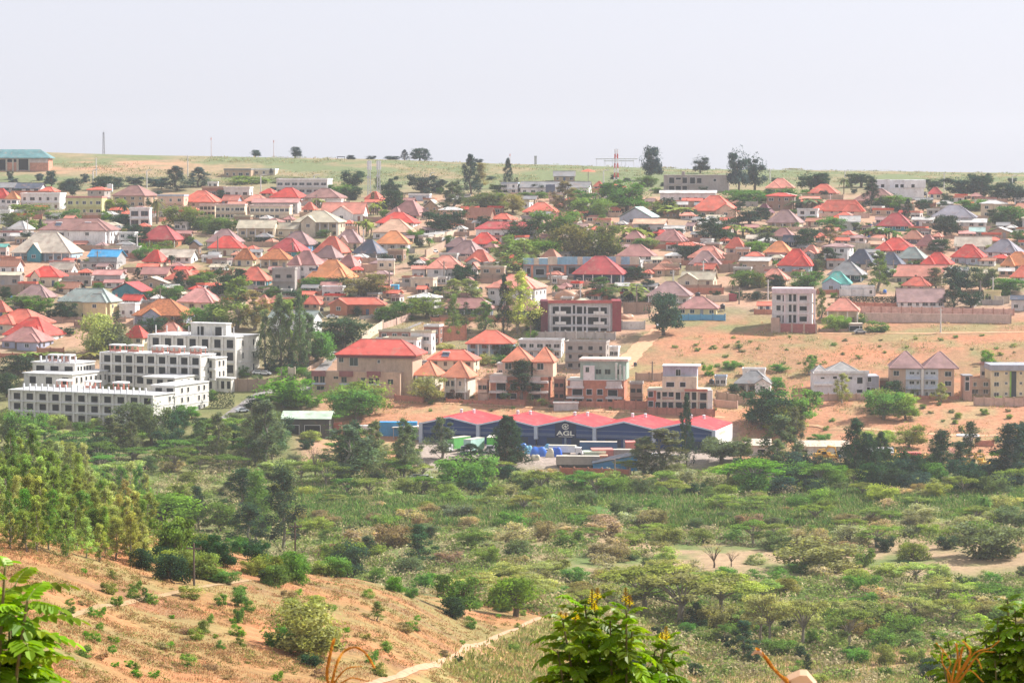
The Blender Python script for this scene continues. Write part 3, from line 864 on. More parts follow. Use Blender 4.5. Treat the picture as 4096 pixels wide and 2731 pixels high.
LAB = {}
HOUSES = '''
A1 -120 150 500 612 750 hip red white r=10
A1 60 235 525 615 760 hip orange white
A1 -50 240 430 490 540 gx grey pale r=4
A1 170 535 435 500 552 gx slate white r=12
A1 440 690 482 560 582 hip coral white
A1 250 745 562 580 745 flat white white nw=5 r=6
A1 775 1220 602 620 800 flat pink olive s=2 nw=5 r=6
A1 1290 1810 465 580 712 hip brown tan r=20
A1 1810 2160 583 600 748 flat bluegrey peach r=10
A1 2070 2560 525 650 725 hip coral tan r=10
A1 1490 1740 730 745 945 flat white white s=2 nw=2 ww=3 wh=2 r=4
A1 455 1370 845 975 1160 hip brown white s=2 r=8 d=.5 sol=700,1040 nw=8
A1 1610 2125 925 1085 1175 hip crimson brick v r=14
A1 145 945 1000 1235 1340 hip cream skyblue v r=10 fg=385,560,1110,1235 gw=teal
A1 1000 1460 1200 1282 1400 gx blue grey r=20
A1 1630 1950 1205 1335 1400 hip red cream r=24
A1 1800 2285 1195 1290 1352 gx cream white r=14
A1 -30 290 1305 1392 1475 gx rust white r=22
A1 570 910 1345 1430 1492 gx cream white r=20
A1 310 770 1390 1510 1620 hip red cream r=10 fg=400,520,1425,1510
A1 1060 1450 1430 1490 1605 gx pink grey r=10
A1 1610 1990 1400 1482 1562 gx rose tan r=14
A1 1880 2330 1430 1540 1622 hip coral cream r=20
B1 1540 1990 75 150 215 gy cream tan r=10
A1 -60 150 757 775 905 flat white white r=10
A1 -80 115 1140 1170 1295 gx teal pinkish r=10
A1 2160 2320 1092 1150 1272 gy slate brown r=10
A1 1360 1580 1010 1020 1150 flat white white r=10
A2 220 560 282 295 372 flat grey tan r=6
A2 465 840 282 300 348 flat white cream r=6
A2 825 1460 397 415 565 flat white pale s=2 ww=2.5 r=6
A2 30 155 432 445 492 flat white white
A2 -30 250 486 500 592 flat tan redbrown nw=5
A2 215 550 492 505 602 flat pale pale r=8
A2 625 850 503 575 605 hip red cream
A2 740 1190 488 600 665 hip red white r=20
A2 1130 1630 500 605 668 hip brown cream r=12 v
A2 -60 170 560 650 702 hip salmon pale
A2 180 450 575 640 702 gx salmon bluegrey r=26
A2 450 740 572 660 695 hip salmon cream r=4
A2 540 1110 615 662 795 gx rose grey r=4 nw=6
A2 -60 125 690 705 822 flat pinkish cream nw=4
A2 125 480 690 705 852 flat pinkish cream nw=6 r=3
A2 520 1000 702 717 858 flat pinkish cream nw=8 r=3
A2 1110 1295 655 745 792 hip coral cream
A2 1325 1880 660 790 872 gx salmon white r=8 fg=1460,1740,700,800
A2 1825 2070 535 620 682 hip coral cream r=24
A2 1010 1620 755 885 1052 hip beige beigewall v s=2 r=10 fg=1145,1330,812,885
A2 360 860 860 955 1056 gx beige cream r=10 v
A2 790 1130 890 965 1052 gx beige cream r=18
A2 15 450 965 1110 1205 hip mauve pale r=10
A2 40 470 1045 1180 1272 hip red cream r=6
A2 830 1320 990 1140 1225 hip mauve blue r=20
A2 720 1210 1070 1215 1292 hip crimson teal r=18
A2 330 600 1180 1310 1392 hip tilered cream r=10
A2 620 1020 1190 1310 1412 hip tilered cream v r=10
A2 945 1390 1210 1370 1565 hip rose white s=2 r=20
A2 1235 1690 1050 1230 1292 hip coral tan r=22
A2 1235 1610 1155 1300 1352 hip mauve grey r=24
A2 1450 1860 970 1120 1182 hip mauve cream r=14 fg=1560,1690,1020,1110 gw=peach
A2 1685 2100 1085 1240 1322 hip slate grey v r=26
A2 1950 2380 985 1130 1212 hip orange white v r=8
A2 1495 1810 1245 1390 1452 hip rose brown r=24
A2 1165 1760 1315 1520 1602 hip orange cream r=14 sol=1290
A2 1915 2450 850 1000 1085 hip peach white r=8
A2 1960 2480 772 900 950 hip red white r=12
A2 2080 2620 640 812 862 hip rose cream r=26
A2 360 775 1400 1552 1632 hip coral teal v r=10
A2 1975 2180 1322 1335 1502 flat white cream s=2
A2 2095 2310 1210 1222 1332 flat tan brown
A2 770 1060 1422 1435 1690 flat concrete concrete s=2 void r=6
A2 -40 190 1285 1297 1352 flat white white
A3 140 375 625 712 772 gy cream tan r=20
A3 -20 250 572 585 642 flat white bluegrey r=8
A3 1250 2100 420 490 572 gx grey white r=12 d=.25 nw=8
A3 1040 1260 440 452 565 flat bluegrey white r=10
A3 2100 2240 415 490 525 hip coral tan
A3 2240 2480 455 500 530 hip coral white
A3 1285 1730 660 770 822 hip coral cream r=10
A3 640 1000 720 835 892 gx rust brown r=24
A3 910 1240 785 880 905 hip coral white
A3 740 1480 880 962 1075 hip crimson white d=.4 r=6 nw=7
A3 670 1040 1005 1135 1192 hip red teal r=10
A3 395 740 1060 1165 1235 hip mauve navy r=20
A3 420 905 1092 1250 1302 hip mauve navy r=24
A3 840 1040 1112 1190 1235 hip rose brown
A3 620 990 1200 1335 1402 hip coral grey r=20 fg=700,860,1290,1335
A3 180 650 1265 1410 1542 hip salmon pale r=8 nw=5
A3 10 200 1390 1422 1540 gx salmon pale r=6
A3 680 820 1340 1422 1485 gy salmon white r=20
A3 800 1110 1402 1415 1562 flat cream tan r=8
A3 1850 2512 1275 1480 1605 hip crimson navy v r=10
A4 1715 2080 385 490 565 hip salmon lime r=10
A4 2195 2595 450 578 602 hip coral tan r=16
A4 500 1180 537 552 662 gx tin white r=6 d=.3
A4 840 1450 580 755 832 hip coral tan r=14 fg=1185,1430,675,765 gw=peach
A4 1590 1840 635 800 832 hip maroon brown r=26
A4 1720 2190 745 890 962 hip mauve cream v r=18
A4 30 520 710 825 915 gy mint bluegrey r=24
A4 190 620 845 905 1002 gx peach pale r=12
A4 545 830 925 960 1022 gx tin grey r=16
A4 420 860 970 1100 1172 hip rose cream r=16
A4 1250 1530 1040 1180 1265 hip coral white v r=18
A4 1490 1790 1030 1090 1135 gx cream grey r=8
A4 1690 2080 1105 1245 1295 hip orange tan r=18
A4 1480 1730 1225 1285 1335 hip coral cream
A4 1410 1840 1285 1330 1445 gx tin tan r=20
A4 0 500 1140 1285 1335 hip rose white r=10
A4 820 1340 1160 1310 1352 hip salmon grey r=18
A4 830 1240 1215 1370 1435 hip mauve blue v r=8 fg=960,1110,1310,1370 gw=teal
A4 880 1200 1355 1440 1485 gx coral brown r=26
A4 1840 2320 1195 1380 1475 hip red bluegrey r=14
A4 2130 2380 1150 1260 1302 hip salmon grey fg=2200,2320,1215,1260
A4 1640 2030 1420 1540 1605 hip salmon tan r=16
B4 735 1195 15 110 192 gx beige cream r=16 fg=745,985,35,110
A4 1200 1330 1067 1120 1152 hip coral tan
A4 1910 2140 1035 1130 1172 gx slate navy r=24
A4 2080 2350 742 760 875 flat pale white r=12
A4 2230 2600 672 742 802 hip coral white r=10
A5 -30 545 632 765 812 hip coral cream d=.4 r=10
A5 360 985 502 640 705 hip brown tan r=18
A5 1240 1430 487 560 622 hip crimson cream
A5 1250 1850 690 830 925 hip lavender white r=12
A5 640 1125 780 940 985 hip crimson teal r=16
A5 220 490 812 880 985 gx tin white r=8
A5 1050 1350 842 860 932 gx tin white r=16
A5 160 360 1070 1115 1155 gx coral tan r=6
A5 245 440 985 1040 1085 hip coral cream
A5 940 1240 980 1085 1135 hip rust slatew r=16
A5 1100 1400 1032 1155 1215 hip rose cream r=24
A5 610 1160 1065 1220 1265 hip red tan r=16
A5 280 690 1195 1370 1425 hip slate cream r=20
A5 640 1010 1232 1370 1435 hip slate white r=20
A5 860 1280 1170 1300 1365 hip sage peach r=22
A5 1530 2010 1052 1180 1225 gx cream white r=14
A5 1870 2380 1082 1230 1295 hip lavender white r=22
A5 1490 1950 1140 1285 1365 hip red bluegrey r=18
A5 1150 1570 1235 1370 1425 hip red cream r=20
A5 2060 2520 1225 1400 1440 hip orange cream r=20
A5 2170 2560 1382 1520 1580 hip coral white r=14
A5 840 1530 1375 1510 1595 gx salmon beigewall r=26
A5 80 575 1340 1490 1565 hip grey navy v r=18
B5 20 400 15 155 255 hip teal bluegrey r=14 fg=50,270,90,160
B5 930 1330 75 175 255 hip coral cream r=18
A5 1560 1950 842 890 955 gx tin pale r=12
A5 1710 1920 942 995 1065 gx mint grey r=10
A5 1900 2260 942 1000 1065 gy tin tan r=24
A5 1590 1790 985 1035 1075 gx pink tan
B1 190 650 165 310 385 hip mauve tan r=8
B1 660 1400 210 360 565 hip sage yellow s=2 r=16 d=.5
B1 620 990 135 215 275 gx rust cream r=26
B1 1260 1780 135 240 332 gy crimson teal r=28
B1 1380 1690 280 352 415 gx red grey r=24
B1 1530 2250 330 520 645 hip tilered lavender v r=10 fg=1700,1930,440,520
B1 2035 2560 205 365 455 hip pink cream r=10
B1 -150 140 330 475 545 hip coral lime r=14
B1 -100 630 450 612 722 hip coral cream r=20
B1 40 750 540 745 825 hip red white r=22
B1 20 620 655 815 905 hip rose lavender r=14
B1 1420 1730 610 770 855 hip red cream r=20
B1 1370 1600 392 405 545 flat white white r=14
B1 1790 2140 600 740 782 hip salmon cream r=14
B2 1105 1370 300 390 455 hip coral tan r=14
B2 1420 2090 315 395 515 hip coral brick r=4 fg=1440,1660,325,395 d=.4
B2 1340 1610 197 210 322 flat white white r=8
B2 600 760 250 380 445 hip salmon white r=14
B2 740 870 295 372 435 hip salmon white r=10
B2 710 1370 460 552 745 gx sage white s=2 r=24 d=.4
B3 630 1230 690 842 1005 hip coral skyblue v s=2 r=6
B3 190 820 912 1030 1215 hip coral cream s=2 r=12 sol=430 d=.6
B3 1240 1780 812 830 1005 flat pale pale s=2 r=8 nw=5
B3 1770 2300 832 850 1140 flat concrete concrete s=3 void r=10 nw=4
B3 -320 150 790 805 1000 flat cream white s=2 r=14
B3 0 300 712 725 955 flat beige white s=2 r=16
B3 160 380 642 655 855 flat white redbrown s=2 r=16
B3 400 975 320 437 545 hip rose slatew v r=6 d=.5
B3 1030 1510 330 457 562 hip rose teal v r=10 d=.5
B3 870 1590 50 203 420 hip salmon pale s=2 r=18 nw=5
B3 0 320 100 115 225 flat cream cream r=16
B4 350 920 130 295 400 hip mauve white v r=10
B4 690 1230 300 440 520 hip rose yellow r=10
B4 1620 1810 365 407 478 gx coral white r=4
B4 1350 1830 1150 1300 1405 hip grey white v r=10 fg=1610,1810,1235,1300
B4 1450 1740 1142 1155 1240 flat white white r=8
B5 60 495 320 465 612 hip salmon cream v r=10
B5 870 1450 210 377 435 gx mauve white r=3 nw=6
B5 2180 2460 290 340 472 gx slate pale r=14
B5 1710 1980 1265 1280 1440 flat tan tan r=4 nw=2
B5 1840 1990 1080 1095 1250 flat brown concrete void
A3 1640 1900 300 360 420 gx grey tan
A5 -60 90 1010 1060 1120 hip coral white
A4 660 800 990 1050 1110 hip salmon tan
A4 1380 1560 1190 1200 1290 flat tin tan r=10
A5 560 760 1100 1140 1210 gx peach tan r=10
B5 240 640 195 215 295 flat white white r=4 nw=4
B5 1880 2100 250 262 370 flat yellow yellow r=10
B2 1990 2400 700 715 880 flat beige redbrown r=8
B2 1960 2352 790 800 900 flat white pale r=10
A1 930 1400 1350 1362 1425 flat grey grey r=8
B1 -40 280 30 60 180 gx beige concrete r=6
B1 720 1090 85 95 180 flat concrete concrete r=6 void
B1 1080 1400 35 60 150 gx tin tan r=12
B4 -30 130 -40 -20 60 gx coral white
A2 480 640 1480 1520 1620 gx tin pale r=12
B4 165 330 1300 1312 1565 flat concrete brown s=2 void r=6
B3 780 910 1275 1290 1505 flat peach peach s=2 r=10
B3 2290 2410 890 905 1005 flat white white r=10
B3 1650 1790 1240 1255 1500 flat tan redbrown s=2 void r=8
B4 1140 1290 1225 1240 1330 flat bluegrey pale r=8
B5 690 800 1260 1275 1400 flat tan redbrown r=8
B4 -60 110 1150 1160 1290 flat pale mintgreen s=2 r=10
B3 1000 1180 1080 1095 1230 flat pale pinkish r=10
'''
RC['slatew'] = RC['slate']
RC.update(white=WC['white'], pale=WC['pale'], concrete=WC['concrete'], bluegrey=WC['bluegrey'], pinkish=WC['pinkish'], tan=WC['tan'], yellow=WC['yellow'])
WC['slatew'] = (.16, .17, .2); WC['beigewall'] = (.60, .52, .40)
WW.update(slatew='dark slate', beigewall='beige')
LAB.update({('A1', 455): 'white two-storey villa with brown hip roof carrying two solar heaters', ('A1', 145): 'sky blue house under a tall cream pyramid roof with teal front gable',
 ('A1', 1000): 'grey house with bright blue gable roof below the solar-heated villa', ('A1', 775): 'olive yellow two-storey house with pink parapet near the left edge',
 ('A2', 1685): 'slate-blue hip-roofed house with dark veranda among red roofs', ('A3', 1250): 'long white house under a long grey roof below the grassy ridge',
 ('A4', 30): 'blue-grey gabled house with pale mint sheet roof', ('B5', 20): 'turquoise hip-roofed house with blue-grey front gable', ('B5', 870): 'white hall under a big plain mauve-grey gable roof behind the retaining wall',
 ('B4', 690): 'yellow house with crimson roof behind the bright blue sheet fence', ('B4', 1350): 'white bungalow with dark grey roof and front gable beside a hedge', ('A5', 1250): 'white house under a broad lavender-grey hip roof near the right edge',
 ('B1', 660): 'pale yellow two-storey house with sage grey hip roof', ('B2', 1420): 'brick bungalow with coral roof and white-barred windows below the tan yard',
 ('A2', 770): 'unfinished bare concrete two-storey house with empty window holes', ('B3', 1770): 'unfinished bare concrete three-storey block beside the pale flat-roofed house',
 ('B1', 1530): 'lavender house with mottled orange tile roof and white-framed front gable', ('B4', 1620): 'small white shed with a red roof beside the pink-white block'})
for ln in HOUSES.strip().splitlines():
    house(ln)
# outbuildings squeezed between the houses
RECTS = []
for ln in HOUSES.strip().splitlines():
    t = ln.split()
    a, b_ = tp(t[0], float(t[1]), float(t[3])), tp(t[0], float(t[2]), float(t[5]))
    RECTS.append((a[0], a[1], b_[0], b_[1]))
RECTS += [(2090, 1020, 2570, 1110), (2150, 1190, 2520, 1350), (3080, 1150, 3270, 1330), (0, 1290, 1040, 1720), (630, 480, 920, 800), (2640, 690, 2930, 770), (3490, 710, 3720, 810), (2560, 1180, 3000, 1300)]
r_ = random.Random(99)
n_ = 0
for tries in range(30000):
    px = r_.uniform(-10, 4100); row = r_.uniform(800, 1240)
    big = r_.random() < .35
    w = r_.uniform(95, 145) if big else r_.uniform(44, 96); hh = r_.uniform(52, 66) if big else r_.uniform(22, 36)
    if row > 1120 and px > 2560:
        continue
    if any(px + w > a + 6 and px < c - 6 and row > b_ + (d - b_) * .68 and row - hh < d - 16 for a, b_, c, d in RECTS):
        continue
    RECTS.append((px, row - hh, px + w, row))
    k = r_.random()
    house('P %d %d %d %d %d %s %s %s r=%d%s' % (px, px + w, row - hh, row - hh * ((.42 if big else .6) if k < .7 else .9), row, 'gx' if k < (.12 if big else .4) else 'hip' if k < (1 if big else .7) else 'flat', r_.choice(['tin', 'rust', 'rose', 'salmon', 'coral', 'beige', 'grey', 'tin', 'coral', 'red', 'mauve']), r_.choice(['tan', 'brown', 'pale', 'cream', 'white', 'grey', 'concrete']), r_.choice([4, 10, 18, 24]), '' if big else ' nw=2'))
    n_ += 1
    if n_ >= 320:
        break

# ------------------------------------------------------------------ helpers for the larger buildings
def thing_at(name, px, row, rz=0.0, y=None):
    p = at(px, row) if y is None else Vector((ratio_x(px, row) * y, y, slope_of(row) * y))
    return empty(name, p, R(rz)), p

def framed(root, mk, w, h, loc, rz=0.0, col=(.8, .79, .77), name='window'):
    o = link(name, mk(w, h), root, col)
    o.location = loc
    o.rotation_euler = (0, 0, rz)
    return o

def corner_len(cx, Y, px, yaw, row, left):
    c, s = math.cos(R(yaw)), math.sin(R(yaw))
    X0 = ratio_x(cx, row) * Y
    u = ratio_x(px, row)
    return (X0 - u * Y) / (c + u * s) if left else (u * Y - X0) / (s - u * c)

# the white terraced hotel: local x = along the long front (corner at x=0, front towards -x), local y = into the hill
def hotel():
    yaw = 25.0
    cx, Y0, row0 = 613, 897.0, 1722
    root, p0 = thing_at('hotel', cx, row0, -yaw, Y0)
    reg(root, 'hotel', hand='large white terraced hotel with rows of dark windows on the lower left hillside')
    c, s = math.cos(R(yaw)), math.sin(R(yaw))
    white = (.72, .69, .63)
    def local(px, row, Y):
        X = ratio_x(px, row) * Y
        dx, dy = X - p0.x, Y - p0.y
        return dx * c - dy * s, dx * s + dy * c, slope_of(row) * Y - p0.z
    def tier(cpx, Y, top, bot, lpx, rpx, bays, floors, side, slab=True, wcol=white, voidw=2.6, first=0):
        x1, y0, z1 = local(cpx, top, Y)
        z0 = local(cpx, bot, Y)[2]
        L = corner_len(cpx, Y, lpx, yaw, top, True)
        D = corner_len(cpx, Y, rpx, yaw, top, False) if rpx else 12.0
        b = MB()
        b.box(x1 - L, x1, y0, y0 + D, z0 - 4, z1)
        b.obj('tier', M['wall'], root, wcol)
        b = MB()
        b.box(x1 - L - .3, x1 + .3, y0 - .7, y0 + D, z1, z1 + .35)
        for f in range(1, floors):
            b.box(x1 - L - .3, x1 + .12, y0 - .7, y0 - .01, z0 + (z1 - z0) * f / floors - .2, z0 + (z1 - z0) * f / floors + .2)
            b.box(x1 + .01, x1 + .12, y0 - .01, y0 + D, z0 + (z1 - z0) * f / floors - .12, z0 + (z1 - z0) * f / floors + .12)
        b.obj('floor_slab', M['wall'], root, (.70, .69, .68))
        b = MB()
        for i in range(bays + 1):
            x = x1 - L + L * i / bays
            b.box(x - .3, x + .3, y0 - .62, y0 - .02, z0 - 2, z1 - .01)
        if slab:
            b.obj('pier', M['wall'], root, white)
        fh = (z1 - z0) / floors
        for f in range(first, floors):
            for i in range(bays):
                x = x1 - L + L * (i + .56) / bays
                framed(root, void_mesh, min(voidw, L / bays * .6), fh * .64, (x, y0, z0 + f * fh + fh * .14), 0, white)
        for f in range(floors):
            for k, yy in enumerate(side):
                o = framed(root, void_mesh, .9, fh * .5, (x1, y0 + D * yy, z0 + f * fh + fh * .25), R(90), white)
        return x1 - L, x1, y0, y0 + D, z0, z1
    t1 = tier(613, 897, 1583, 1706, 40, 700, 11, 3, (.75,), True)
    t1b = tier(700, 908, 1545, 1700, 610, 835, 2, 4, (.2, .38, .7, .86), False)
    t2 = tier(802, 942, 1424, 1548, 405, 862, 9, 3, (.5,), True)
    t2b = tier(862, 946, 1435, 1560, 800, 907, 1, 3, (.35, .7), False)
    tier(700, 930, 1513, 1545, 575, 835, 3, 1, (.2, .4, .6, .8), False)
    t3 = tier(942, 964, 1350, 1500, 596, 1037, 7, 3, (.3, .75), True)
    tier(905, 968, 1297, 1352, 763, 925, 2, 1, (), False)
    t4 = tier(300, 950, 1455, 1500, 130, 380, 3, 1, (.15, .3, .45, .6, .75), False, (.76, .72, .64), 3.2)
    tier(290, 938, 1500, 1545, 95, 448, 3, 1, (.1, .22, .34, .46, .58, .7, .82, .94), False, (.76, .73, .68), 2.5)
    tier(925, 945, 1515, 1562, 830, 942, 4, 1, (), False, voidw=2.2)
    # railings, posts and red-framed pergolas of the roof terraces
    def rail(t, x0, x1):
        b = MB()
        n = int((x1 - x0) / 2.2)
        for i in range(n + 1):
            x = x0 + (x1 - x0) * i / n
            b.box(x - .22, x + .22, t[2] + .2, t[2] + .7, t[5] + .35, t[5] + 2.3)
        for z in (.8, 1.3):
            b.box(x0, x1, t[2] + .25, t[2] + .32, t[5] + z, t[5] + z + .07)
        b.obj('terrace_railing', M['trim'], root, (.78, .77, .8))
    rail(t1, t1[0] + 5, t1[1] - 3)
    rail(t4, t4[0] + 3, t4[1])
    def pergola(x, y, z, w):
        b = MB()
        for dx in (-w / 2, 0, w / 2):
            for dy in (0, 2.6):
                b.box(x + dx - .09, x + dx + .09, y + dy - .09, y + dy + .09, z, z + 2.1, 0)
        b.box(x - w / 2, x + w / 2, y - .05, y + .05, z + .2, z + .9, 0)
        b.prism([(x - w / 2 - .3, z + 2.1), (x + w / 2 + .3, z + 2.1), (x + w / 2 + .1, z + 2.5), (x - w / 2 - .1, z + 2.5)], y - .4, y + 3.0, 1)
        b.obj('pergola', [M['metal'], M['trim']], root, (.62, .2, .14)).data.materials[1] = M['awning']
    for f in (.12, .3, .55, .72, .93):
        pergola(t2[0] + (t2[1] - t2[0]) * f, t2[2] + 1.5, t2[5] + .35, 4.2)
    for f in (.45, .75):
        pergola(t4[0] + (t4[1] - t4[0]) * f, t4[2] + 1, t4[5] + .35, 3.4)
    for f in (.22, .42, .62):
        pergola(t1[0] + (t1[1] - t1[0]) * f, t1[2] + 12, t1[5] + .35, 4.0)
    for i in range(8):
        b = MB()
        x = t3[0] + (t3[1] - t3[0]) * (.06 + .9 * i / 7)
        b.box(x - .14, x + .14, t3[2] + 1, t3[2] + 1.28, t3[5], t3[5] + 3.4)
        b.obj('column_stub', M['wall'], root, (.66, .65, .64))

m, nt, out = new_mat('white_awning'); principled(nt, out, (.8, .79, .76), .8, .2); M['awning'] = m
hotel()

# the long warehouse: local x along the front, right front corner at x = L
def warehouse():
    yaw = 16.0
    cx, Y0, rowb = 2856, 868.0, 1806
    L = corner_len(cx, Y0, 1685, yaw, 1710, True)
    X1 = ratio_x(cx, rowb) * Y0
    zb = slope_of(rowb) * Y0
    c, s = math.cos(R(yaw)), math.sin(R(yaw))
    root = empty('warehouse', (X1 - L * c, Y0 + L * s, zb), R(-yaw))
    reg(root, 'warehouse', hand='long navy blue warehouse with five red gabled roofs and a white end wall')
    he, hp, D, n = 6.3, 8.35, 27.0, 5
    bay = L / n
    navy = (.006, .040, .17); light = (.42, .47, .56)
    for i in range(n):
        a = i * bay
        b = MB()
        b.prism([(a + .02, 3.0), (a + bay - .02, 3.0), (a + bay - .02, he), (a + bay / 2, hp - .1), (a + .02, he)], 0, .4)
        b.box(a, a + .3, 0.4, D - .3, -1.5, he - .2); b.box(a, a + bay - .01, D - .3, D, -1.5, he - .2)
        b.box(a + .4, a + bay - .4, .5, .9, -1.5, 2.9)
        b.obj('front_wall', M['trim'], root, navy)
        rf, cp = roof_mesh('gy', bay - .02, D + 1.2, hp - he)
        o = rf.obj('roof', M['roof'], root, (.56, .05, .06)); o.location = (a + bay / 2, D / 2 - .2, he + .12)
        b = MB()
        t = .32
        b.add([(a, -.85, he - .25), (a + bay / 2, -.85, hp - .25), (a + bay / 2, -.85, hp + .25), (a, -.85, he + .25),
               (a, -.82, he - .25), (a + bay / 2, -.82, hp - .25), (a + bay / 2, -.82, hp + .25), (a, -.82, he + .25)],
              [(0, 1, 2, 3), (7, 6, 5, 4), (0, 4, 5, 1), (3, 2, 6, 7)])
        b.add([(a + bay, -.85, he - .25), (a + bay / 2, -.85, hp - .25), (a + bay / 2, -.85, hp + .25), (a + bay, -.85, he + .25),
               (a + bay, -.82, he - .25), (a + bay / 2, -.82, hp - .25), (a + bay / 2, -.82, hp + .25), (a + bay, -.82, he + .25)],
              [(3, 2, 1, 0), (4, 5, 6, 7), (1, 5, 4, 0), (7, 6, 2, 3)])
        b.obj('fascia', M['metal'], root, (.55, .62, .72))
        b = MB()
        for z in (5.3, 4.05, 3.75, 3.45):
            b.box(a + .5, a + bay - .5, -.07, -.005, z, z + .13)
        b.obj('cladding_rail', M['metal'], root, (.16, .2, .28))
        for k in (.3, .72):
            b = MB()
            b.box(a + bay * k - 2.4, a + bay * k + 2.4, .42, .48, -.2, 2.85)
            b.obj('loading_door', M['trim'], root, (.015, .03, .07))
        for k in (.38, .6):
            b = MB()
            b.cyl((a + bay * k, D * .72, he + 1.7), (a + bay * k, D * .72, he + 2.8), .45, n=10)
            b.cyl((a + bay * k, D * .72, he + 2.8), (a + bay * k, D * .72, he + 3.0), .6, .3, n=10)
            b.obj('roof_vent', M['metal'], root, (.75, .75, .77))
    for i in range(n + 1):
        x = i * bay
        b = MB()
        b.box(x - .55, x + .55, -.9, .3, -1.5 if i in (0, n) else 2.4, he + .2)
        b.obj('post', M['metal'], root, light)
    for i in range(n):
        b = MB()
        b.box(i * bay + bay / 2 - .3, i * bay + bay / 2 + .3, -.3, .3, -1.5, 2.98)
        b.obj('door_post', M['metal'], root, (.2, .24, .32))
    b = MB()
    b.box(L - .3, L, .3, D, -1.5, he - .2)
    ew = b.obj('end_wall', M['wall'], root, (.82, .81, .79))
    b = MB()
    for i in range(6):
        b.box(L + .005, L + .05, 7 + i * 1.7, 8.5 + i * 1.7, 4.3, 5.2)
    b.obj('window_strip', M['wall'], ew, (.62, .52, .42))
    # sign
    b = MB()
    sx = bay * 2 + bay * .5
    b.box(sx - 3.3, sx + 3.3, -.16, -.02, 2.9, 7.8)
    sign = b.obj('sign_panel', M['trim'], root, (.005, .012, .06))
    cu = bpy.data.curves.new('lettering', 'FONT')
    cu.body = 'AGL'
    cu.size = 2.05; cu.extrude = .03; cu.offset = .05; cu.align_x = 'CENTER'; cu.space_character = 1.0
    tmp = bpy.data.objects.new('lettering_source', cu)
    COL.objects.link(tmp)
    bpy.context.view_layer.update()
    me = bpy.data.meshes.new_from_object(tmp.evaluated_get(bpy.context.evaluated_depsgraph_get()))
    bpy.data.objects.remove(tmp)
    me.materials.clear(); me.materials.append(M['trim'])
    o = link('lettering', me, sign, (.78, .76, .66))
    o.location = (sx, -.2, 3.75); o.rotation_euler = (R(90), 0, 0); o.scale = (1.42, .92, 1)
    b = MB()
    ring = [(sx + 1.0 * math.cos(t * .2618), -.2, 6.4 + .8 * math.sin(t * .2618)) for t in range(1, 24)]
    b.tube(ring, .13, 6)
    b.tube([(sx - .7, -.2, 6.1), (sx - .2, -.2, 6.6), (sx + .3, -.2, 6.25), (sx + .8, -.2, 6.75)], [.1, .2, .2, .08], 6)
    b.tube([(sx - .15, -.2, 5.75), (sx + .1, -.2, 6.3), (sx, -.2, 7.0)], [.06, .14, .05], 6)
    b.box(sx - 2.2, sx + 2.2, -.22, -.165, 3.3, 3.42)
    b.obj('emblem', M['trim'], sign, (.78, .76, .66))
warehouse()

def facade(name, tile, x0, x1, yt, yb, hand, cat, wall, wins, yaw=0, depth=12.0, roofcol=None, slabs=(), extra=None, mk=void_mesh, brick=False, frame=(.75, .74, .73)):
    """an upright front with openings read off the photograph as rectangles (x0,y0,x1,y1)"""
    px0, rt = tp(tile, x0, yt); px1, rb = tp(tile, x1, yb)
    base = at((px0 + px1) / 2, rb)
    Y = base.y
    k = F / Y
    c = math.cos(R(yaw)); s = abs(math.sin(R(yaw)))
    w = (px1 - px0) / k
    if yaw:
        w = (w - depth * s) / c
    root = empty(name, (ratio_x(px0, rb) * Y, Y + (w * s if yaw else 0), base.z), R(-yaw))
    reg(root, cat, hand=hand)
    h = (rb - rt) / k
    b = MB(); b.box(0, w, 0, depth, -3, h)
    b.obj('wall', M['brick'] if brick else M['wall'], root, wall)
    b = MB()
    b.box(-.25, w + .25, -.3, depth + .2, h, h + .3)
    b.obj('roof_slab', M['wall'], root, roofcol or wall)
    lx = lambda v: (tp(tile, v, 0)[0] - px0) / k / c
    lz = lambda v: (rb - tp(tile, 0, v)[1]) / k
    for a, y0, b_, y1 in wins:
        framed(root, mk, lx(b_) - lx(a), lz(y0) - lz(y1), ((lx(a) + lx(b_)) / 2, 0, lz(y1)), 0, frame)
    for a, b_, y, out_ in slabs:
        q = MB(); q.box(lx(a), lx(b_), -out_, -.01, lz(y) - .15, lz(y) + .15)
        q.obj('balcony_slab', M['wall'], root, lin(wall, 1.1) if not brick else (.66, .6, .55))
    if extra:
        extra(root, lx, lz, w, h, depth)
    return root
def piece(root, name, x0, x1, y0, y1, z0, z1, col, mat='wall'):
    b = MB(); b.box(x0, x1, y0, y1, z0, z1)
    return b.obj(name, M[mat], root, col)
def pyramid(root, x0, x1, y0, y1, z, rise, col, mat='roof'):
    b, caps = roof_mesh('pyr', x1 - x0, y1 - y0, rise)
    o = b.obj('roof', M[mat], root, col); o.location = ((x0 + x1) / 2, (y0 + y1) / 2, z)
    q = caps.obj('ridge_cap', M['metal'], o, lin(col, 1.2))

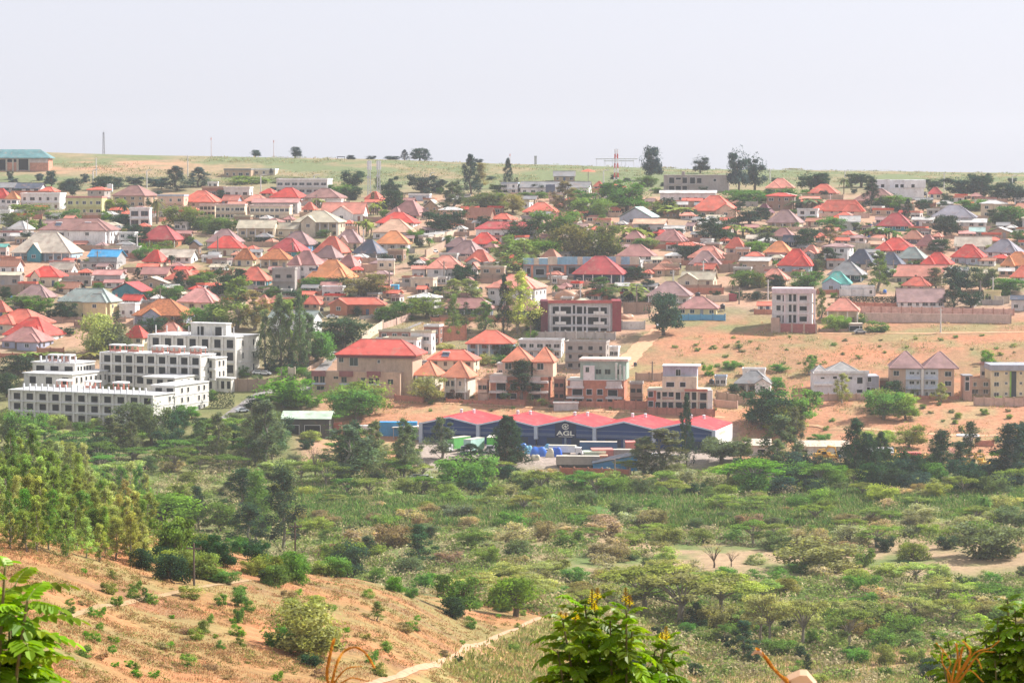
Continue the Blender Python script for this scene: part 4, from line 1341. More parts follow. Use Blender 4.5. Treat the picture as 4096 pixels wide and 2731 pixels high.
# maroon-sided apartment block
def ex(root, lx, lz, w, h, d):
    piece(root, 'side_fin', lx(1500), lx(1582), -.9, d + .3, -3, lz(352), (.16, .045, .06))
    piece(root, 'side_fin', lx(2322), lx(2425), -.9, d + .3, -3, lz(352), (.30, .06, .07))
    piece(root, 'roof_edge', lx(1584), lx(2320), -1.2, -.35, lz(378), lz(345), (.50, .12, .11))
    for x in (1610, 1718, 1858, 1905, 1985, 2030, 2175, 2290):
        piece(root, 'pier', lx(x) - .3, lx(x) + .3, -.6, -.02, -3, lz(392), (.62, .61, .62))
    for y in (505, 515 + 118):
        piece(root, 'floor_slab', lx(1600), lx(2300), -.9, -.62, lz(y + 14), lz(y - 2), (.60, .59, .60))
    for y in (470, 590):
        for a, b_ in ((1665, 1790), (2105, 2230)):
            piece(root, 'balcony_wall', lx(a), lx(b_), -1.1, -.91, lz(y + 34), lz(y), (.76, .74, .7))
W3 = []
for y0, y1 in ((415, 500), (535, 622), (655, 700)):
    W3 += [(1635, y0, 1710, y1), (1730, y0, 1848, y1), (1868, y0 - 10, 1898, y1), (1912, y0, 1975, y1), (1992, y0, 2028, y1), (2042, y0 + 8, 2165, y1), (2185, y0 + 15, 2262, y1)]
facade('apartment_block', 'B3', 1500, 2425, 378, 712, 'three-storey grey apartment block with maroon side fins and red roof edge', 'apartment block', (.60, .59, .59), W3, 0, 13, (.4, .2, .18), (), ex)
# pink-white three storey block
def ex(root, lx, lz, w, h, d):
    for x in (1950, 2105, 2215, 2290):
        piece(root, 'pier', lx(x) - .3, lx(x) + .3, -.7, -.02, -3, lz(260), (.76, .64, .65))
    for y in (372, 495):
        piece(root, 'floor_slab', lx(1810), lx(2300), -.8, -.71, lz(y + 12), lz(y - 6), (.74, .68, .69))
    piece(root, 'roof_edge', lx(1805), lx(2300), -1.0, -.32, lz(270), lz(218), (.74, .58, .62))
    piece(root, 'entrance_block', lx(1800), lx(1895), -4, -.02, -3, lz(545), (.55, .38, .30))
    piece(root, 'garden_wall', lx(1898), lx(2320), -4, -3.6, -3, lz(610), (.40, .14, .13), 'brick')
    for i in range(4):
        piece(root, 'wall_post', lx(1900 + i * 138) - .3, lx(1900 + i * 138) + .3, -4.2, -3.55, -3, lz(600), (.48, .34, .28))
W3 = []
for y0, y1 in ((285, 345), (405, 465), (525, 590)):
    W3 += [(1855, y0, 1905, y1), (1925, y0, 1943, y1 + 15), (1995, y0 - 5, 2030, y1 + 15), (2045, y0 - 5, 2080, y1 + 15), (2120, y0 + 10, 2200, y1)]
facade('apartment_block', 'B4', 1805, 2300, 218, 690, 'pinkish white three-storey block with balconies and a red garden wall', 'apartment block', (.74, .71, .70), W3, 8, 9, (.74, .6, .63), (), ex)
# twin roofed tan apartments
def ex(root, lx, lz, w, h, d):
    pyramid(root, lx(812), lx(1205), -.8, d + .8, h + .25, 5.0, (.33, .19, .18))
    pyramid(root, lx(1195), lx(1605), -.8, d + .8, h + .25, 4.9, (.33, .19, .18))
    piece(root, 'balcony_bay', lx(1000), lx(1170), -.012, -.001, -3, h - .05, (.56, .58, .64))
    piece(root, 'balcony_bay', lx(1210), lx(1370), -.012, -.001, -3, h - .05, (.56, .58, .64))
    piece(root, 'pier', lx(1175), lx(1205), -.9, -.02, -3, h - .02, (.74, .7, .66))
    for y in (1250, 1360):
        piece(root, 'balcony_slab', lx(1000), lx(1172), -1.3, -.02, lz(y + 5), lz(y - 5), (.6, .62, .7))
        piece(root, 'balcony_slab', lx(1208), lx(1370), -1.3, -.02, lz(y + 5), lz(y - 5), (.6, .62, .7))
W3 = []
for y0, y1 in ((1158, 1212), (1265, 1322), (1395, 1440)):
    W3 += [(862, y0, 922, y1), (1448, y0 + 5, 1515, y1 + 5)]
for y0, y1 in ((1165, 1195), (1275, 1310), (1400, 1445)):
    W3 += [(1045, y0, 1095, y1), (1125, y0, 1150, y1), (1228, y0, 1252, y1), (1285, y0, 1335, y1)]
rt = facade('apartment_block', 'B5', 820, 1590, 1132, 1475, 'tan three-storey apartment block with twin mauve pyramid roofs', 'apartment block', (.56, .38, .28), W3, 5, 13, None, (), ex, window_mesh)
# cream three-storey at the right edge
def ex(root, lx, lz, w, h, d):
    piece(root, 'roof_edge', lx(1960), lx(2500), -.9, d, lz(1150), lz(1085), (.36, .38, .44))
    piece(root, 'stair_glass', lx(2205), lx(2262), -.12, -.01, -1, lz(1160), (.012, .02, .03), 'metal')
    piece(root, 'stair_trim', lx(2188), lx(2204), -.18, -.01, -1, lz(1160), (.28, .52, .08))
W3 = []
for y in (1170, 1285, 1405):
    W3 += [(2010, y, 2060, y + 45), (2135, y - 5, 2160, y + 25), (2300, y, 2330, y + 25), (2400, y, 2450, y + 40)]
facade('apartment_block', 'B5', 1970, 2520, 1150, 1452, 'cream three-storey building with grey roof edge and tall black stair window', 'apartment block', (.72, .62, .40), W3, 0, 12, (.36, .38, .44), (), ex, window_mesh)
# white house with grey hips
def ex(root, lx, lz, w, h, d):
    pyramid(root, lx(60), lx(500), .3, d - .5, h + .3, 3.2, (.33, .32, .31))
    pyramid(root, lx(-70), lx(120), 1, d - 1, h + .3, 2.2, (.33, .32, .31))
    piece(root, 'cornice', lx(-60), lx(572), -.8, -.31, lz(1185), lz(1150), (.84, .83, .82))
    piece(root, 'ledge', lx(-60), lx(160), -.8, -.01, lz(1320), lz(1298), (.84, .83, .82))
    piece(root, 'side_wing', lx(552), lx(685), -1.2, d - 2, -3, lz(1210), (.45, .44, .49))
    for a in (555,):
        framed(root, void_mesh, 1.3, 1.6, (lx(575), -1.2, lz(1275)), 0)
        framed(root, void_mesh, 1.2, 2.2, (lx(568), -1.2, lz(1420)), 0); framed(root, void_mesh, 1.4, 1.6, (lx(612), -1.2, lz(1400)), 0)
facade('two_storey_house', 'B5', -60, 565, 1190, 1425, 'white two-storey house with two low grey hip roofs and grey side wing', 'house', (.79, .78, .80),
       [(160, 1215, 205, 1245), (335, 1220, 382, 1250), (440, 1225, 498, 1300), (165, 1362, 208, 1402), (305, 1368, 340, 1402), (437, 1370, 497, 1405), (20, 1225, 60, 1245)], 0, 11, (.8, .8, .8), (), ex)
# big red-roofed tan house
def ex(root, lx, lz, w, h, d):
    z1 = lz(1160)
    piece(root, 'lower_wing', lx(1245), lx(2270), -3.5, -.02, -3, lz(1165), (.56, .39, .28))
    for a, b_ in ((1245, 1405), (1570, 1725), (1890, 2045)):
        piece(root, 'parapet', lx(a), lx(b_), -4.3, -3.51, lz(1222), lz(1158), (.30, .12, .12))
        piece(root, 'balcony_wall', lx(a), lx(b_), -4.3, -3.51, lz(1318), lz(1300), (.46, .5, .62))
    for x0, y0, x1, y1 in ((1268, 1225, 1322, 1295), (1340, 1225, 1395, 1295), (1590, 1230, 1650, 1290), (1910, 1240, 1960, 1300), (1985, 1240, 2030, 1300), (1500, 1225, 1550, 1250), (1815, 1232, 1870, 1268), (2130, 1245, 2190, 1302), (1300, 1335, 1390, 1380)):
        framed(root, window_mesh, lx(x1) - lx(x0), lz(y0) - lz(y1), ((lx(x0) + lx(x1)) / 2, -3.5, lz(y1)), 0, (.5, .42, .36))
    b, caps = roof_mesh('hip', lx(2440) - lx(1490), d + 3, 4.6, (lx(2260) - lx(1800)))
    o = b.obj('roof', M['roof'], root, (.60, .10, .075)); o.location = ((lx(2440) + lx(1490)) / 2, d / 2, h + .35)
    caps.obj('ridge_cap', M['metal'], o, (.5, .08, .06))
    piece(root, 'eaves_band', lx(1500), lx(2425), -.75, -.02, lz(1012), lz(985), (.22, .07, .08))
facade('villa', 'B2', 1505, 2480, 985, 1440, 'big tan villa with a wide red hip roof and a lower front wing', 'house', (.56, .40, .29),
       [(1530, 1010, 1578, 1065), (1655, 1010, 1748, 1105), (1980, 1032, 2006, 1070)], 12, 13, (.22, .07, .08), (), ex, window_mesh)
# twin cream villas with orange pyramids
for x0, x1, yt, ye, yb, lab in ((40, 395, 1080, 1215, 1445, 'cream two-storey villa with orange pyramid roof, left one of the pair'), (372, 770, 1080, 1238, 1492, 'cream two-storey villa with orange pyramid roof, right one of the pair')):
    def ex(root, lx, lz, w, h, d):
        pyramid(root, -.9, w + .9, -.9, d + .9, h + .28, (slope_of(tp('B3', 0, yt)[1]) - slope_of(tp('B3', 0, ye)[1])) * root.location.y + .5, (.62, .22, .12))
        piece(root, 'balcony_slab', .3, w - .3, -1.4, -.01, lz(yb - 95) - .15, lz(yb - 95) + .15, (.76, .72, .66))
        for i in range(3):
            piece(root, 'pillar', .4 + (w - 1.1) * i / 2, .8 + (w - 1.1) * i / 2, -1.35, -.95, -2, h, (.76, .72, .66))
    facade('villa', 'B3', x0 + 22, x1 - 22, ye, yb, lab, 'house', (.70, .63, .52),
           [(x0 + 40, ye + 35, x0 + 80, ye + 95), (x0 + 100, ye + 30, x0 + 150, ye + 95), (x0 + 190, ye + 40, x0 + 215, ye + 90), (x0 + 50, yb - 80, x0 + 120, yb - 10), (x0 + 180, yb - 80, x0 + 230, yb - 10)], 14, 10, None, (), ex, window_mesh)
# twin-towered brick house
def ex(root, lx, lz, w, h, d):
    piece(root, 'tower', lx(1060), lx(1385), .6, d - 1, lz(1225), lz(1052), (.70, .52, .38))
    piece(root, 'tower', lx(1410), lx(1640), .6, d - 1, lz(1225), lz(1052), (.70, .52, .38))
    pyramid(root, lx(1050), lx(1395), -.1, d, lz(1050), 4.4, (.62, .21, .12))
    pyramid(root, lx(1400), lx(1655), -.1, d, lz(1050), 4.4, (.62, .21, .12))
    for x0, x1 in ((1095, 1155), (1470, 1520)):
        framed(root, window_mesh, 2.0, 2.0, (lx((x0 + x1) / 2), .6, lz(1140)))
    for y in (1280, 1400):
        piece(root, 'balcony_slab', lx(915), lx(1125), -1.8, -.01, lz(y + 12), lz(y - 12), (.66, .62, .58))
        piece(root, 'balcony_slab', lx(1370), lx(1590), -1.8, -.01, lz(y + 12), lz(y - 12), (.66, .62, .58))
    piece(root, 'parapet', lx(920), lx(1118), -1.6, -.01, lz(1268), lz(1212), (.64, .56, .50))
    piece(root, 'parapet', lx(1375), lx(1500), -1.6, -.01, lz(1268), lz(1222), (.64, .56, .50))
facade('villa', 'B3', 920, 1640, 1225, 1530, 'orange brick villa with two small orange-roofed towers above balconies', 'house', (.52, .22, .14),
       [(990, 1300, 1100, 1380), (990, 1415, 1100, 1490), (1150, 1305, 1225, 1370), (1150, 1415, 1225, 1480), (1400, 1312, 1500, 1385), (1400, 1430, 1495, 1500), (1270, 1310, 1330, 1370)], 8, 11, (.6, .5, .42), (), ex, void_mesh, True)
# mint green top house over brick base
def ex(root, lx, lz, w, h, d):
    piece(root, 'upper_storey', lx(1950), lx(2480), 1.0, d - 1, h + .3, lz(1045), (.36, .47, .39))
    piece(root, 'upper_roof', lx(1935), lx(2500), .4, d, lz(1045), lz(1020), (.70, .55, .46))
    piece(root, 'white_bay', lx(1990), lx(2120), -.2, .99, h + .3, lz(1095), (.76, .76, .73))
    for x0, y0, x1, y1 in ((2020, 1120, 2055, 1170), (2130, 1140, 2190, 1195), (2235, 1145, 2295, 1195), (2380, 1140, 2430, 1195)):
        framed(root, window_mesh, lx(x1) - lx(x0), lz(y0) - lz(y1), ((lx(x0) + lx(x1)) / 2, -.2 if x0 < 2100 else 1.0, lz(y1)), 0, (.3, .4, .36))
    for y in (1345, 1465):
        piece(root, 'balcony_slab', lx(1800), lx(2000), -1.8, -.01, lz(y + 10), lz(y - 12), (.66, .64, .62))
        piece(root, 'balcony_slab', lx(2250), lx(2440), -1.8, -.01, lz(y + 10), lz(y - 12), (.66, .64, .62))
    piece(root, 'balcony_wall', lx(1845), lx(1990), -1.6, -.01, lz(1335), lz(1272), (.64, .6, .56))
    piece(root, 'balcony_wall', lx(2260), lx(2430), -1.6, -.01, lz(1335), lz(1275), (.64, .6, .56))
    for i in range(3):
        piece(root, 'white_column', lx(2370 + i * 45) - .3, lx(2370 + i * 45) + .3, -.8, -.2, h + .3, lz(1060 + 20 * i), (.62, .68, .6))
facade('villa', 'B3', 1810, 2510, 1268, 1545, 'brick villa with a mint green upper storey and white bay', 'house', (.54, .23, .15),
       [(1865, 1365, 1980, 1440), (1865, 1480, 1980, 1545), (2028, 1368, 2088, 1432), (2150, 1370, 2212, 1432), (2028, 1480, 2088, 1545), (2150, 1482, 2212, 1545), (2275, 1372, 2380, 1445), (2275, 1485, 2380, 1545)], 8, 11, (.72, .68, .62), (), ex, void_mesh, True)
# brick and cream three storey house
def ex(root, lx, lz, w, h, d):
    piece(root, 'cream_storey', lx(545), lx(940), -.25, d - 2, lz(1385), lz(1222), (.72, .63, .46))
    piece(root, 'penthouse', lx(550), lx(940), 1.2, d - 2, lz(1222), lz(1108), (.45, .44, .52))
    piece(root, 'penthouse_roof', lx(540), lx(975), .7, d - 1.5, lz(1108), lz(1098), (.6, .6, .62))
    framed(root, window_mesh, 1.5, 1.9, (lx(725), 1.2, lz(1215)))
    framed(root, void_mesh, 2.4, 1.6, (lx(636), -.25, lz(1340))); framed(root, void_mesh, 1.8, 1.6, (lx(780), -.25, lz(1340)))
    piece(root, 'brick_corner', lx(375), lx(475), -.012, -.001, -3, h - .01, (.50, .18, .12), 'brick')
    piece(root, 'roof_edge', lx(800), lx(1065), -.8, -.01, lz(1390), lz(1362), (.52, .2, .14), 'brick')
    for y in (1390, 1500):
        piece(root, 'floor_slab', lx(476), lx(1070), -.7, -.01, lz(y + 8), lz(y - 8), (.70, .62, .48))
    for x in (535, 690, 870, 945, 1062):
        piece(root, 'pier', lx(x) - .25, lx(x) + .25, -.6, -.02, -3, lz(1395), (.70, .62, .48))
    piece(root, 'end_pier', lx(1065), lx(1120), -.9, .5, -3, h + .4, (.80, .76, .70))
facade('villa', 'B4', 378, 1125, 1385, 1655, 'brick and cream three-storey house with open window holes and blue-grey penthouse', 'house', (.58, .40, .30),
       [(385, 1400, 440, 1460), (385, 1510, 440, 1570), (485, 1400, 530, 1480), (545, 1400, 600, 1452), (620, 1400, 672, 1455), (700, 1402, 752, 1485), (805, 1402, 860, 1490), (885, 1402, 940, 1490), (980, 1410, 1058, 1490),
        (470, 1515, 520, 1600), (545, 1515, 600, 1590), (615, 1515, 670, 1600), (700, 1515, 770, 1600), (885, 1515, 935, 1600), (975, 1520, 1050, 1640)], 6, 11, (.62, .56, .44), (), ex, void_mesh)
# green-roofed hall on the ridge
def ex(root, lx, lz, w, h, d):
    b, caps = roof_mesh('hip', w + 2.4, d + 2.4, 4.4, w * .72)
    o = b.obj('roof', M['roof'], root, (.11, .23, .24)); o.location = (w / 2, d / 2, h + .4)
    piece(root, 'clerestory', lx(335), lx(550), -.3, -.01, lz(205), h, (.66, .58, .56))
    for x in (-180, -110, 75, 150, 200, 335):
        piece(root, 'column', lx(x) - .35, lx(x) + .35, -.7, -.02, -1, h, (.55, .5, .42))
    for i in range(8):
        piece(root, 'louvre', lx(355), lx(530), -.35, -.31, lz(150 + i * 6), lz(147 + i * 6), (.5, .44, .42))
facade('hall', 'A1', -260, 555, 158, 298, 'brick hall under a blue-green roof on the ridge at the left edge', 'hall', (.60, .30, .21),
       [(-170, 170, -110, 290), (-95, 170, 70, 290), (215, 165, 325, 290), (85, 165, 145, 198), (155, 165, 195, 198)], 0, 14, (.4, .5, .48), (), ex, void_mesh, True)
# white cube villa near the ridge
def ex(root, lx, lz, w, h, d):
    piece(root, 'upper_storey', lx(650), lx(1220), .8, d - 1, h + .3, lz(400), (.8, .8, .82))
    piece(root, 'white_bay', lx(980), lx(1222), -.6, .79, lz(490), lz(405), (.84, .84, .84))
    piece(root, 'white_bay', lx(760), lx(818), -.2, .79, lz(490), lz(395), (.84, .84, .84))
    for x in (735, 895, 955, 1078):
        framed(root, void_mesh, 1.5, 1.6, (lx(x), .8 if x < 980 else -.6, lz(490)))
facade('modern_villa', 'A5', 660, 1228, 500, 632, 'bright white cube villa behind dark trees near the right end of the ridge', 'house', (.82, .82, .82), [], 6, 10, (.84, .84, .84), (), ex)
# grey unfinished block
def ex(root, lx, lz, w, h, d):
    for x in (600, 690, 770, 845, 935, 1000):
        piece(root, 'pier', lx(x) - .3, lx(x) + .3, -.5, -.02, -2, h, (.42, .37, .34))
    piece(root, 'floor_slab', lx(570), lx(1010), -.9, -.51, lz(465), lz(450), (.45, .40, .37))
    piece(root, 'roof_tank_room', lx(765), lx(800), 2, 5, h + .3, lz(305), (.33, .28, .26))
facade('unfinished_block', 'A4', 562, 1325, 352, 535, 'grey unfinished two-storey concrete block with open bays near the ridge', 'building', (.46, .41, .38),
       [(625, 372, 682, 440), (700, 375, 760, 400), (775, 372, 830, 440), (862, 375, 920, 445), (940, 378, 995, 440), (625, 470, 682, 520), (700, 475, 760, 520), (775, 470, 830, 525), (1130, 390, 1160, 420)], 6, 9, (.48, .43, .4), (), ex)
# blue panelled school
def ex(root, lx, lz, w, h, d):
    cs = [(.30, .52, .66), (.68, .58, .44), (.30, .52, .66), (.70, .60, .46), (.25, .48, .62)]
    edges = [1300, 1420, 1480, 1580, 1690, 1800, 1920, 1980, 2075, 2180, 2290, 2360, 2420, 2520, 2630]
    for i in range(len(edges) - 1):
        piece(root, 'parapet_panel', lx(edges[i]) + .03, lx(edges[i + 1]) - .03, -1.5, -.9, h - 2.0, h + .5 + (.5 if i > 2 else 0), cs[i % 5])
    for x in (1400, 1580, 1780, 1990, 2180, 2380, 2600):
        piece(root, 'pillar', lx(x) - .45, lx(x) + .45, -1.4, -.95, -1, h - 2.02, (.66, .28, .18))
    piece(root, 'veranda_beam', lx(1300), lx(2630), -1.6, -.3, h - 2.35, h - 2.03, (.5, .22, .16))
facade('school', 'A3', 1300, 2640, 1312, 1512, 'long low school with blue and cream parapet panels and orange pillars', 'school', (.34, .42, .46),
       [(1340, 1410, 1380, 1480), (1440, 1420, 1540, 1490), (1640, 1405, 1740, 1480), (1820, 1405, 1900, 1480), (2220, 1410, 2330, 1490), (2420, 1410, 2560, 1490)], 0, 9, (.7, .66, .6), (), ex, void_mesh)
# long white sheds on the valley edge
def long_shed(tile, x0, x1, yt, ye, yb, hand, roofc, wallc, wins, depth=8, roofm='rusty', name='long_shed'):
    def ex(root, lx, lz, w, h, d):
        b, caps = roof_mesh('gx', w + 1.4, d + 1.4, max(1.3, (ye - yt) * TILES[tile][2] * root.location.y / F - .3))
        o = b.obj('roof', M[roofm], root, roofc); o.location = (w / 2, d / 2, h + .32)
    return facade(name, tile, x0, x1, ye, yb, hand, 'shed', wallc, wins, 4, depth, None, (), ex, void_mesh)
long_shed('C4', 425, 860, 440, 490, 565, 'long white shed with a stained tin roof right of the grey gum tree', (.66, .52, .40), (.76, .74, .72), [(452, 510, 500, 555), (730, 525, 790, 538), (590, 515, 640, 545)])
long_shed('C3', 2108, 2320, 425, 480, 560, 'short white shed with pale tin roof behind the flat-topped acacias', (.66, .55, .44), (.74, .72, .70), [(2120, 500, 2150, 535), (2205, 505, 2270, 535)])
long_shed('C2', 278, 700, 190, 252, 395, 'dark grey shed with a pale green roof beside the road', (.46, .58, .44), (.085, .085, .08), [(320, 300, 420, 385), (470, 300, 600, 385)], 11, 'roof')
def ex(root, lx, lz, w, h, d):
    b = MB()
    b.prism([(-.4, h + .32), (w + .4, h + 3.0), (w + .4, h + 3.2), (-.4, h + .55)], -.5, d + .5)
    b.obj('roof', M['roof'], root, (.05, .06, .08))
    b = MB(); b.prism([(0, h + .3), (w, h + .3), (w, h + 2.9)], .05, d)
    b.obj('gable_wall', M['metal'], root, (.06, .26, .56))
facade('sheet_shed', 'C3', 800, 1178, 640, 692, 'bright blue sheet-metal shed with a slanting roof behind the red fence', 'shed', (.06, .26, .56), [], 0, 9, None, (), ex)
def ex(root, lx, lz, w, h, d):
    b = MB(); b.cyl((w / 2, 3, h + .3), (w / 2, 3, h + .7), 3.6, 3.6, n=16)
    b.obj('canopy', M['wall'], root, (.74, .74, .74))
facade('kiosk', 'C4', 1850, 1915, 408, 475, 'small white kiosk with an overhanging round slab roof by the dirt road', 'kiosk', (.70, .69, .68), [], 0, 5, None, (), ex)
long_shed('C4', 1560, 1760, 520, 548, 600, 'low reddish shed half hidden by dark trees in the right yard', (.46, .20, .14), (.50, .30, .24), [(1600, 560, 1640, 590)], 6)
long_shed('C4', 1000, 1230, 512, 540, 592, 'grey tin shed beside the pointed conifer in the right yard', (.52, .52, .52), (.42, .40, .38), [(1040, 555, 1080, 585), (1130, 555, 1170, 585)], 6)
facade('pump_house', 'C3', 460, 670, 112, 175, 'low grey block wall hut in front of the brick villas', 'hut', (.52, .50, .49), [], 0, 4, (.66, .62, .58))
facade('shelter', 'B5', 345, 500, 622, 700, 'dark open carport below the salmon-roofed terrace house', 'carport', (.46, .36, .30), [(350, 640, 462, 698), (470, 640, 495, 698)], 0, 5, (.62, .5, .42))
facade('stair_tower', 'B5', 1655, 1755, 1215, 1500, 'narrow tower with tall dark windows on an orange base between apartment blocks', 'tower', (.5, .3, .24), [(1675, 1220, 1722, 1265), (1675, 1285, 1722, 1380)], 0, 6, (.3, .3, .32))
# ------------------------------------------------------------------ trees: crowns of many leaf faces, tapered trunks with limbs
class Leaves:
    def __init__(s):
        s.v, s.t, s.n = [], [], 0
    def quad(s, c, ax, ay, tint):
        s.v.append(np.stack([c - ax, c + ay * .9, c + ax, c - ay * .9]))
        s.t.append(tint)
    def cloud(s, g, centre, rad, n, size, tint, shell=.55, up=.25, droop=0.0, aspect=.55, jitter=.18):
        """n leaf faces through an ellipsoid, denser towards its outside"""
        d = g.normal(size=(n, 3)); d /= np.linalg.norm(d, axis=1)[:, None]
        r = (shell + (1 - shell) * g.random(n)) * (.75 + .35 * g.random(n))
        r = np.where(g.random(n) < .22, r * g.random(n), r)
        P = np.array(centre) + d * r[:, None] * np.array(rad)
        nrm = d * .8 + g.normal(size=(n, 3)) * .75 + np.array([0, 0, up])
        nrm /= np.linalg.norm(nrm, axis=1)[:, None]
        a = np.cross(nrm, g.normal(size=(n, 3)))
        a[:, 2] -= droop
        a -= nrm * np.sum(a * nrm, 1)[:, None]
        a /= np.linalg.norm(a, axis=1)[:, None] + 1e-9
        b = np.cross(nrm, a)
        sz = size * (.6 + .8 * g.random(n))
        a *= sz[:, None]; b *= (sz * aspect)[:, None]
        s.v.append(np.stack([P - a, P + b, P + a, P - b], 1).reshape(-1, 3))
        t = np.array(tint)[None, :] * (1 + jitter * g.normal(size=n))[:, None]
        s.t.append(np.clip(t, .1, 3))
    def mesh(s, name, mat, norm=True):
        V = np.concatenate(s.v)
        T = np.concatenate([np.atleast_2d(t) for t in s.t])
        n = len(V) // 4
        me = bpy.data.meshes.new(name)
        me.vertices.add(len(V)); me.loops.add(len(V)); me.polygons.add(n)
        me.vertices.foreach_set('co', V.astype(np.float32).ravel())
        me.loops.foreach_set('vertex_index', np.arange(len(V), dtype=np.int32))
        me.polygons.foreach_set('loop_start', np.arange(0, len(V), 4, dtype=np.int32))
        me.polygons.foreach_set('loop_total', np.full(n, 4, dtype=np.int32))
        at_ = me.color_attributes.new('tint', 'FLOAT_COLOR', 'POINT')
        C4 = np.concatenate([np.repeat(T, 4, 0), np.ones((len(V), 1))], 1)
        at_.data.foreach_set('color', C4.astype(np.float32).ravel())
        me.materials.append(mat)
        me.update()
        me.validate()
        return me

def lobe_tint(g, lo=.6, hi=1.4):
    k = lo + (hi - lo) * g.random()
    return (k * (.95 + .1 * g.random()), k, k * (.85 + .3 * g.random()))

